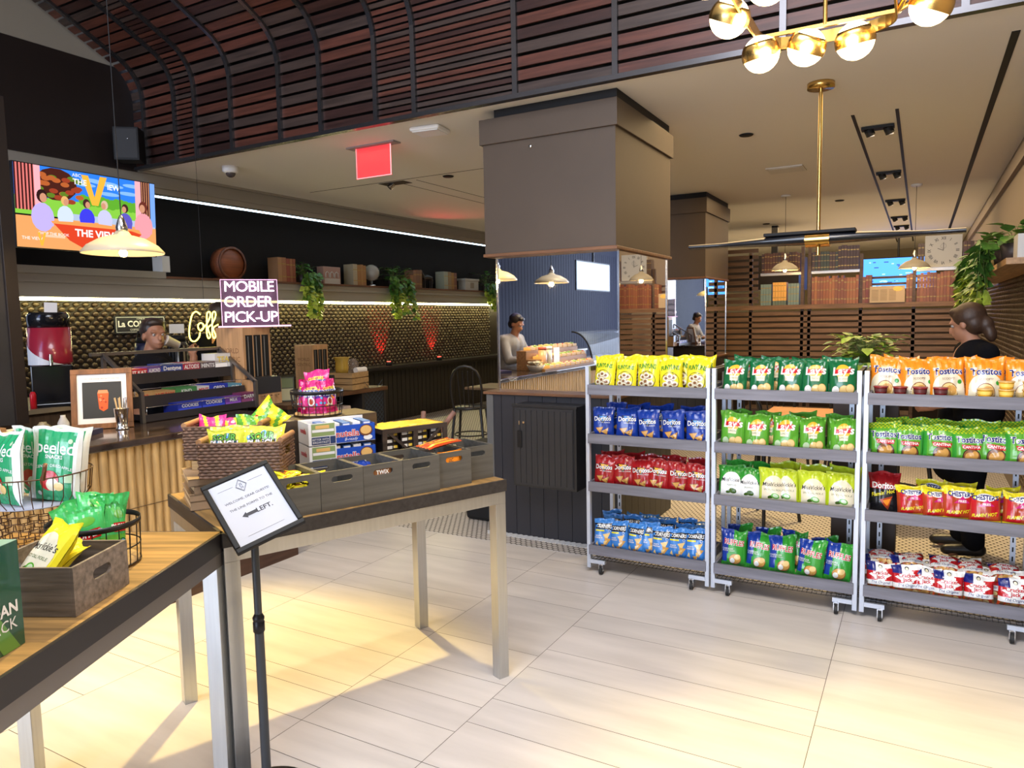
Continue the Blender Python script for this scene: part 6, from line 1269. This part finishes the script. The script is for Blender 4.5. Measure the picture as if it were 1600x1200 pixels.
# ---------------------------------------------------------------- chairs and tables
M_CHAIR = mat('bentwood_black', (.016, .014, .014), .3, coat=.3)
def chair(seat=.62, label='', loc=(0, 0, 0), rz=0, M=None, group='black bentwood chairs'):
    t = thing('bentwood_chair', label, 'chair', loc, rz, group); M = M or M_CHAIR; q = seat
    MB().lathe([(0, q-.03), (.19, q-.03), (.20, q-.015), (.19, q), (.0, q-.004)], n=32).build('seat', M, t)
    for x, y in ((-.15, -.15), (.15, -.15), (-.15, .15), (.15, .15)): MB().cyl((x, y, q-.02), (x*1.35, y*1.35, 0), .017, .013, n=10).build('leg', M, t)
    MB().tube([(.19*cos(2*pi*k/28), .19*sin(2*pi*k/28), q*.45) for k in range(28)], .009, 6, closed=True).build('ring_stretcher', M, t)
    MB().tube([(-.16, .15, q-.02), (-.18, .20, q+.2), (-.17, .22, q+.33), (-.13, .235, q+.42), (-.07, .245, q+.465), (0, .25, q+.48), (.07, .245, q+.465), (.13, .235, q+.42), (.17, .22, q+.33), (.18, .20, q+.2), (.16, .15, q-.02)], .014, 10).build('back_hoop', M, t)
    for x in (-.08, -.027, .027, .08): MB().tube([(x*.9, .17, q-.01), (x, .21, q+.2), (x*1.1, .24, q+.42)], .007, 6).build('spindle', M, t)
    return t
c0 = chair(.60, 'black bentwood chair left of the table beyond the grey crates', (-4.55, 7.05, 0), radians(200))
for loc, rz, l in (((-3.75, 7.0, 0), 165, 'black bentwood chair partly hidden by the pillar, before the wooden table'), ((-4.9, 8.9, 0), 20, 'black bentwood chair on the far side of the wooden table'),
                   ((-1.05, 5.75, 0), 150, 'dark chair right behind the left rack'), ((-.55, 7.3, 0), 190, 'dark chair behind the middle rack'), ((-.15, 6.1, 0), 40, 'dark chair left of the person in black'), ((-1.15, 7.35, 0), 170, 'dark chair further back between left and middle rack')):
    dup(c0, loc, radians(rz), l)
def cafe_table(name, loc, w_, d, h, label, topm):
    t = thing(name, label, 'table', loc); MB().bb(-w_/2, w_/2, -d/2, d/2, h-.03, h).build('top', topm, t, bevel=.004); MB().cyl((0, 0, .02), (0, 0, h-.03), .03).build('column', M_BLACKMETAL, t); MB().bb(-.22, .22, -.22, .22, 0, .02).build('base', M_BLACKMETAL, t); return t
WT = wood('cafe_top', (.16, .10, .06), .3, 0)
cafe_table('cafe_table', (-4.45, 7.85, 0), 1.0, .62, .76, 'brown cafe table beyond the grey crates by the dark wainscot', WT)
cafe_table('cafe_table', (-.75, 6.55, 0), .8, .62, .76, 'brown cafe table behind the middle rack', wood('cafe_top_warm', (.30, .14, .06), .3, 0)); 
bn = MB().bb(-1.0, .8, -.2, .2, 0, .45).build('dark_bench', mat('bench_brown', (.05, .03, .02), .5), loc=(-.9, 9.3, 0)); tag(bn, 'low dark bench in front of the slatted screen', 'bench')
trailing('table_plant', (-4.05, 7.95, .76), 'small pale leafed plant on the cafe table beside the pillar', 0, .1, .035, .07, seed=51, crown=26, pot=.04)

# ---------------------------------------------------------------- people
def blob(parent, name, matl, caps, vox=.012, smooth=4, lathe=()):
    """one continuous skin: tapered capsules and ellipsoids fused by a voxel remesh"""
    m = MB()
    for c in caps:
        if len(c) == 4 and isinstance(c[1], (tuple, Vector)):
            a, b, r1, r2 = c; a, b = Vector(a), Vector(b); d = (b-a); L_ = d.length; d.normalize(); n = 5
            pts = []; rr_ = []
            for k in range(n): th = pi/2*(1-k/n); pts.append(a-d*r1*sin(th)); rr_.append(max(.001, r1*cos(th)))
            pts += [a, b]; rr_ += [r1, r2]
            for k in range(1, n+1): th = pi/2*k/n; pts.append(b+d*r2*sin(th)); rr_.append(max(.001, r2*cos(th)))
            m.tube(pts, rr_, 14)
        else:
            ctr, sx, sy, sz, R_ = c; T0 = m.T.copy(); m.T = Matrix.Translation(ctr) @ R_; m.ball((0, 0, 0), 1, 18, sz=sz, sx=sx, sy=sy); 
            m.T = T0
    # fix ellipsoids: ball() scales z by sz already
    o = m.build(name, matl, parent); rm = o.modifiers.new('fuse', 'REMESH'); rm.mode = 'VOXEL'; rm.voxel_size = vox; rm.use_smooth_shade = True
    s_ = o.modifiers.new('smooth', 'SMOOTH'); s_.iterations = smooth; s_.factor = .5
    return o
I4 = Matrix()
SKIN = mat('skin_tan', (.36, .17, .10), .5); HAIR = mat('hair_dark', (.020, .012, .009), .45)
def head_caps(c, R_, s=1.0):
    """head at c (centre of skull); local -y is the face direction"""
    def P_(x, y, z): return Vector(c)+R_ @ Vector((x*s, y*s, z*s))
    E_ = [(P_(0, .012, .025), .076*s, .094*s, .092*s, R_), (P_(0, -.020, -.045), .056*s, .066*s, .072*s, R_), (P_(0, -.060, -.085), .026*s, .024*s, .024*s, R_), (P_(0, -.092, -.028), .012*s, .018*s, .026*s, R_), (P_(0, -.100, -.040), .014*s, .014*s, .011*s, R_),
          (P_(-.078, .008, -.015), .010*s, .018*s, .030*s, R_), (P_(.078, .008, -.015), .010*s, .018*s, .030*s, R_), (P_(0, -.084, -.066), .024*s, .012*s, .009*s, R_), (P_(-.032, -.074, .018), .026*s, .014*s, .010*s, R_), (P_(.032, -.074, .018), .026*s, .014*s, .010*s, R_)]
    return E_, P_
def eyes(parent, P_, s=1.0):
    for x in (-.031, .031):
        p = P_(x, -.068, -.002); MB().ball((0, 0, 0), .011*s, 12).build('eye', mat('eye_white', (.35, .32, .30), .4), parent).location = p
        q = P_(x, -.0755, -.002); MB().ball((0, 0, 0), .0050*s, 10).build('iris', mat('iris_dark', (.02, .012, .008), .1), parent).location = q
def hand(wrist, fwd, side, curl=.5, s=1.0, thumb=1):
    """capsules for palm, four fingers and thumb; fwd: along the hand, side: towards the thumb"""
    f = Vector(fwd).normalized(); sd_ = Vector(side); sd_ = (sd_-f*sd_.dot(f)).normalized(); pn = f.cross(sd_)*thumb; W = Vector(wrist); C_ = [(W, W+f*.045*s, .022*s, .026*s)]
    for k, (o_, L_) in enumerate(((.028, .078), (.010, .088), (-.008, .082), (-.025, .066))):
        b0 = W+f*.075*s+sd_*o_*s; C_.append((W+f*.03*s+sd_*o_*.7*s, b0, .016*s, .011*s)); a = 0; p = b0
        for j in range(3): a += curl*(.5+.3*j); q = p+(f*cos(a)+pn*sin(a))*L_*s*(.42, .32, .26)[j]; C_.append((p, q, .0092*s*(1-.08*j), .0085*s*(1-.1*j))); p = q
    t0 = W+f*.025*s+sd_*.024*s; t1_ = t0+(f*.6+sd_*.7+pn*.3).normalized()*.035*s; t2_ = t1_+(f*.9+sd_*.2+pn*.5).normalized()*.028*s; C_ += [(t0, t1_, .013*s, .011*s), (t1_, t2_, .0105*s, .009*s)]
    return C_
# person in black behind the right rack, seen from behind, facing left
def woman():
    t = thing('person', 'person in black clothes with tied brown hair, standing behind the right rack', 'person', (.28, 5.50, 0), 0)
    R_ = Matrix.Rotation(radians(-112), 4, 'Z') @ Matrix.Rotation(radians(14), 4, 'X')   # face to the left, looking down
    hc = Vector((-.03, .0, 1.515)); E_, P_ = head_caps(hc, R_, .98)
    neck = Vector((.02, .0, 1.36)); L, R2 = Vector((-.02, .17, 1.33)), Vector((.08, -.17, 1.33))
    caps = E_+[(hc+Vector((.01, 0, -.06)), neck, .050, .055), (L, R2, .055, .055), (Vector((.03, 0, 1.28)), Vector((.05, 0, .98)), .13, .13), (Vector((.05, .05, .95)), Vector((.05, -.05, .95)), .135, .135)]
    for s_, sh in ((1, L), (-1, R2)):
        el = sh+Vector((.0+(-.05 if s_ < 0 else -.03), .05*s_, -.27)); wr = el+Vector((-.20, -.03*s_, -.06)); caps += [(sh, el, .05, .04), (el, wr, .038, .027)]+hand(wr, (-.95, -.1*s_, -.15), (0, -s_*.2, 1), .55)
        hp = Vector((.05, .08*s_, .90)); kn = hp+Vector((-.03, .01*s_, -.43)); an = kn+Vector((.03 if s_ < 0 else -.03, .01*s_, -.39)); caps += [(hp, kn, .085, .058), (kn, an, .055, .038), (an, an+Vector((-.12, .01*s_, -.045)), .038, .030)]
    b = blob(t, 'body', SKIN, caps, .009)
    cl = [(L+Vector((0, .01, 0)), R2-Vector((0, .01, 0)), .068, .068), (Vector((.03, .06, 1.29)), Vector((.05, .06, .98)), .125, .125), (Vector((.03, -.06, 1.29)), Vector((.05, -.06, .98)), .125, .125), (Vector((.05, .06, .96)), Vector((.05, -.06, .96)), .15, .15), (Vector((.02, 0, 1.36)), Vector((.02, 0, 1.345)), .066, .07)]
    for s_, sh in ((1, L), (-1, R2)): el = sh+Vector((.0+(-.05 if s_ < 0 else -.03), .05*s_, -.27)); cl.append((sh, el, .068, .056)); cl.append((el, el+Vector((-.10, -.015*s_, -.03)), .052, .045))
    blob(t, 'black_shirt', mat('black_cloth', (.006, .006, .008), .95, spec=.1), cl, .012)
    pl = [(Vector((.05, .06, .96)), Vector((.05, -.06, .96)), .148, .148), (Vector((-.07, .0, .95)), Vector((-.07, 0, .60)), .10, .13)]
    for s_ in (1, -1): hp = Vector((.05, .08*s_, .90)); kn = hp+Vector((-.03, .01*s_, -.43)); an = kn+Vector((.03 if s_ < 0 else -.03, .01*s_, -.36)); pl += [(hp, kn, .108, .080), (kn, an, .080, .066)]
    blob(t, 'black_trousers', mat('black_cloth2', (.007, .007, .009), .95, spec=.1), pl, .012)
    for s_ in (1, -1): hp = Vector((.05, .08*s_, .90)); kn = hp+Vector((-.03, .01*s_, -.43)); an = kn+Vector((.03 if s_ < 0 else -.03, .01*s_, -.41)); blob(t, 'shoe', mat('shoe_black', (.012, .010, .010), .4), [(an+Vector((.03, 0, .005)), an+Vector((-.15, .01*s_, -.012)), .044, .034)], .008)
    hr = [(P_(0, .030, .040), .092, .100, .092, R_), (P_(0, .055, -.01), .080, .070, .080, R_), (P_(0, -.045, .085), .060, .035, .030, R_), (P_(.0, .112, -.035), .046, .046, .055, R_), (P_(0, .125, -.095), .040, .036, .06, R_)]
    h_ = blob(t, 'hair', mat('hair_brown', (.045, .022, .012), .5, var=.3, scale=40, stretch=(6, 6, 1)), hr, .008); eyes(t, P_)
    MB().ball((0, 0, 0), .004, 8).build('earring', M_CHROME, t).location = P_(-.084, .005, -.045)
    return t
woman()
# barista drinking from a white cup behind the counter
def barista():
    t = thing('person', 'dark haired barista drinking from a white cup behind the counter', 'person', (-4.98, 3.40, 0), 0)
    R_ = Matrix.Rotation(radians(78), 4, 'Z') @ Matrix.Rotation(radians(-4), 4, 'X'); hc = Vector((0, 0, 1.53)); E_, P_ = head_caps(hc, R_)
    neck = Vector((-.03, -.02, 1.37)); L, R2 = Vector((.12, -.06, 1.30)), Vector((-.20, .02, 1.30))
    caps = E_+[(hc+Vector((-.01, 0, -.06)), neck, .055, .06), (L, R2, .06, .06), (Vector((-.04, -.02, 1.24)), Vector((-.04, -.02, .96)), .14, .13), (Vector((-.04, .06, .92)), Vector((-.04, -.09, .92)), .12, .12)]
    el = Vector((.17, .16, 1.13)); wr = Vector((.12, .235, 1.355)); caps += [(L, el, .052, .042), (el, wr, .042, .028)]+hand(wr, (-.45, .1, .6), (-.2, .2, .9), .85)
    el2 = Vector((-.26, .08, 1.06)); wr2 = Vector((-.10, .26, 1.08)); caps += [(R2, el2, .052, .042), (el2, wr2, .042, .028)]+hand(wr2, (.6, .6, 0), (0, 0, 1), .4, thumb=-1)
    for s_ in (1, -1): hp = Vector((-.04, .08*s_, .88)); caps += [(hp, hp+Vector((0, 0, -.42)), .085, .06), (hp+Vector((0, 0, -.42)), hp+Vector((0, 0, -.82)), .056, .04), (hp+Vector((0, 0, -.83)), hp+Vector((.0, .10, -.85)), .036, .03)]
    blob(t, 'body', mat('skin_brown', (.26, .12, .07), .5), caps, .008)
    blob(t, 'dark_shirt', mat('black_cloth'), [(L, R2, .078, .078), (Vector((-.04, 0, 1.26)), Vector((-.04, -.02, .92)), .165, .16), (L, el, .070, .058), (R2, el2, .070, .058), (neck, neck-Vector((0, 0, .02)), .068, .07)]+[(Vector((-.04, .08*s_, .88)), Vector((-.04, .08*s_, .06)), .105, .06) for s_ in (1, -1)], .012)
    blob(t, 'hair', HAIR, [(P_(0, .030, .048), .090, .098, .085, R_), (P_(0, -.035, .088), .066, .045, .036, R_), (P_(0, .06, .0), .075, .055, .06, R_)], .007); eyes(t, P_)
    return P_
PB = barista()
cpo = thing('paper_cup', 'white paper cup held to the mouth of the barista', 'cup', (-4.98+.03, 3.40+.175, 1.445)); cpo.rotation_euler = (radians(65), 0, radians(-12)); MB().lathe([(0, 0), (.030, 0), (.040, .10), (.042, .10), (.042, .106), (0, .106)], n=28).build('cup_body', M_WHITE, cpo); MB().lathe([(.0305, .0), (.031, .02), (.0305, .0)], n=28).build('base_ring', mat('cup_grey', (.5, .5, .5), .5), cpo)
# person in black turned away beside the dispenser
def person_back(loc, rz, label, shirt, hairm, lean=0, head_z=1.56, skin=SKIN, arm=.0):
    t = thing('person', label, 'person', loc, rz); R_ = Matrix.Rotation(radians(-20), 4, 'X') if lean else I4
    R_ = Matrix.Rotation(-lean, 4, 'X') if False else Matrix.Rotation(lean*.8, 4, 'X'); dy = -.30*lean; hc = Vector((0, dy-.06*lean, head_z-.12*lean)); E_, P_ = head_caps(hc, R_)
    neck = hc+Vector((0, .04, -.15)); zs = neck.z-.06; L, R2 = Vector((-.18, dy+.06, zs)), Vector((.18, dy+.06, zs)); hip = Vector((0, .06, .93))
    caps = E_+[(hc+Vector((0, .01, -.06)), neck, .055, .06), (L, R2, .06, .06), (Vector((0, dy+.06, zs-.05)), hip, .135, .125)]; cl = [(L, R2, .078, .078), (Vector((-.05, dy+.06, zs-.06)), hip+Vector((-.04, 0, 0)), .145, .14), (Vector((.05, dy+.06, zs-.06)), hip+Vector((.04, 0, 0)), .145, .14)]
    for s_, sh in ((-1, L), (1, R2)):
        el = sh+Vector((.06*s_, -.06-.10*arm, -.26)); wr = el+Vector((-.06*s_, -.20, .02)); caps += [(sh, el, .05, .042), (el, wr, .04, .028)]+hand(wr, (-.2*s_, -1, -.1), (-s_*.3, 0, 1), .5, thumb=s_); cl += [(sh, el, .070, .058), (el, el*.4+wr*.6, .055, .045)]
        hp = Vector((.08*s_, .06, .90)); kn = hp+Vector((0, 0, -.43)); an = kn+Vector((0, .0, -.40)); caps += [(hp, kn, .085, .06), (kn, an, .055, .04), (an, an+Vector((0, -.12, -.03)), .036, .03)]
    blob(t, 'body', skin, caps, .009); blob(t, 'shirt', shirt, cl, .012); blob(t, 'trousers', mat('black_cloth2'), [(Vector((.08*s_, .06, .92)), Vector((.08*s_, .06, .08)), .115, .065) for s_ in (1, -1)], .013)
    blob(t, 'hair', hairm, [(P_(0, .032, .045), .092, .098, .088, R_), (P_(0, .06, -.02), .078, .058, .075, R_), (P_(0, -.04, .085), .06, .04, .03, R_)], .008); eyes(t, P_); return t
person_back((-5.12, 4.12, 0), radians(205), 'person in black turned away behind the glowing pick up sign', mat('black_cloth'), HAIR, 0, 1.66)

# ---------------------------------------------------------------- things that the pillar mirror shows
person_back((-4.80, 1.05, 0), radians(95), 'worker in a grey shirt leaning over the food case, seen in the mirror', mat('grey_cloth', (.30, .28, .26), .8), HAIR, .55, 1.60, SKIN, .6)
ms = thing('menu_screen', 'large pale menu screen above the counter, seen in the pillar mirror', 'screen', (-5.4, -3.4, 2.36)); m = MB().bb(-.03, 0, -.8, .8, -.27, .27, 0).bb(0, .002, -.78, .78, -.25, .25, 1); text_on(m, 'MENU', frame_M((.004, -.3, .12), (0, 1, 0), (0, 0, 1)), .09, 2)
for k in range(8): m.bb(.002, .004, -.6, .1, .02-.03*k, .028-.03*k, 2)
m.add([(.004, .55+.11*cos(2*pi*k/20), .13+.09*sin(2*pi*k/20)) for k in range(20)], [tuple(range(20))], 3); m.build('panel', [M_BLACK, mat('menu_glow', (0, 0, 0), .4, emit=(.55, .72, 1), es=.55), mat('menu_lines', (0, 0, 0), .4, emit=(.7, .25, .2), es=.7), mat('menu_orange', (0, 0, 0), .4, emit=(.9, .45, .2), es=.9)], ms); MB().cyl((-.015, 0, .27), (-.015, 0, 2.3), .02).build('mount', M_BLACKMETAL, ms)
light('bar_blue_light', 'AREA', (-5.0, 0, 2.7), (-6.4, 0, 1.4), 22, (.25, .35, 1), 3.0, .6)
light('food_case_light', 'SPOT', (-3.9, .6, 2.6), (-4.1, .9, 1.0), 70, (1, .85, .6), .1, spot=90, blend=.6)
ws = thing('wall_cabinet_shelf', 'white shelf with carafes on the dark boarded wall behind the counter', 'shelf', (-6.38, .5, 1.48)); MB().bb(0, .25, -1.2, 1.2, 0, .03).build('board', M_WHITE, ws)
for k, (y, c) in enumerate(((-.4, (.6, .5, .4)), (.35, (.55, .55, .6)), (1.3, (.65, .45, .3)))): o = MB().lathe([(0, 0), (.06, 0), (.075, .04), (.04, .14), (.05, .19), (0, .19)], n=20).build('carafe', mat('carafe%d' % k, c, .3)); o.location = (-6.25, y, 1.511); tag(o, 'pale carafe on the boarded wall shelf, %s' % ORD[k], 'carafe')
fc = thing('food_case', 'curved glass food case on the counter, seen in the pillar mirror', 'food case', (-4.12, -.55, .986)); m = MB(); Q = [(.30*cos(radians(a)), .42*sin(radians(a))) for a in range(0, 95, 9)]
for y in (-.85, .85): m.tube([(x-.05, y, z) for x, z in Q], .012, 6)
m.build('curved_frame', M_BLACK, fc); m = MB(); n = len(Q); m.add([(x-.05, y, z) for x, z in Q for y in (-.85, .85)], [(2*i, 2*i+1, 2*i+3, 2*i+2) for i in range(n-1)], 0, True); m.build('glass', mat('case_glass', (.8, .9, .9), .05, alpha=.15), fc); MB().bb(-.35, .25, -.85, .85, 0, .02).build('floor_plate', M_STEEL, fc)
rv = random.Random(12); first = {}
FC_ = [(.55, .10, .05), (.65, .50, .25), (.20, .38, .10), (.70, .45, .15), (.60, .55, .40), (.50, .20, .30)]
for j in range(3):
    for i in range(9):
        ci = rv.randrange(6)
        if ci not in first:
            t = thing('salad_box', '', 'food box'); MB().bb(-.05, .05, -.065, .065, 0, .035).build('tray', mat('kraft_tray', (.60, .40, .20), .6), t, bevel=.004); m = MB()
            for k in range(9): m.ball((rv.uniform(-.035, .035), rv.uniform(-.05, .05), .035+rv.uniform(0, .008)), rv.uniform(.010, .018), 8, mi=k % 2)
            m.build('filling', [mat('food%d' % ci, FC_[ci], .6), mat('foodb%d' % ci, FC_[(ci+2) % 6], .6)], t); first[ci] = t
        else: t = dup(first[ci])
        t.location = (-3.86-.125*j, .45+.15*i, 1.007+.105*j); tag(t, 'kraft salad box on the open steps of the counter, in the mirror', 'food box', 'kraft salad boxes on the stepped counter rack')
stp = MB().bb(-.06, .06, -.12, 1.35, 0, .020, 0).bb(-.19, -.06, -.12, 1.35, 0, .125, 0).bb(-.32, -.19, -.12, 1.35, 0, .230, 0).build('stepped_stand', wood('step_wood', (.30, .16, .07), .3, 1), loc=(-3.86, .50, .986)); tag(stp, 'stepped wooden stand for salad boxes, in the mirror', 'stand')
for k, (y, c, hh) in enumerate(((1.66, (.6, .35, .25), .24), (1.52, (.5, .5, .48), .24))):
    t = thing('lidded_jar', 'tall snack jar on the counter before the partition, %s in the mirror' % ('left', 'right')[k], 'jar', (-3.93, y, .986)); MB().lathe([(0, 0), (.05, 0), (.05, hh), (0, hh)], n=24).build('jar', mat('tall_jar%d' % k, c, .2), t); MB().lathe([(0, hh), (.053, hh), (.053, hh+.03), (0, hh+.03)], n=24).build('lid', M_WHITE if k else mat('lid_red', (.5, .1, .08), .4), t)
pb = thing('paper_notice', 'small white notice card standing on the counter, in the mirror', 'notice', (-3.92, 1.30, .986), radians(90)); MB().bb(-.08, .08, -.003, .003, .03, .25).build('card', M_WHITE, pb); MB().bb(-.08, .08, -.04, .04, 0, .03).build('stand', M_BLACK, pb)
bw_ = thing('snack_bowl', 'wire bowl heaped with pale wrapped snacks, in the mirror', 'bowl', (-3.92, 1.86, .986)); MB().lathe([(0, .004), (.07, .004), (.11, .07), (.112, .07), (.072, .0), (0, 0)], n=28).build('bowl', mat('bowl_glass', (.6, .6, .6), .1, alpha=.5), bw_); m = MB()
for k in range(30): m.box((rv.uniform(-.07, .07), rv.uniform(-.07, .07), .05+rv.uniform(0, .06)), (.05, .03, .006), rz=rv.uniform(0, 3), rx=rv.uniform(-.6, .6))
o = m.build('wrapped_snacks', mat('snack_pale', (.62, .55, .40), .5), bw_); o['kind'] = 'stuff'
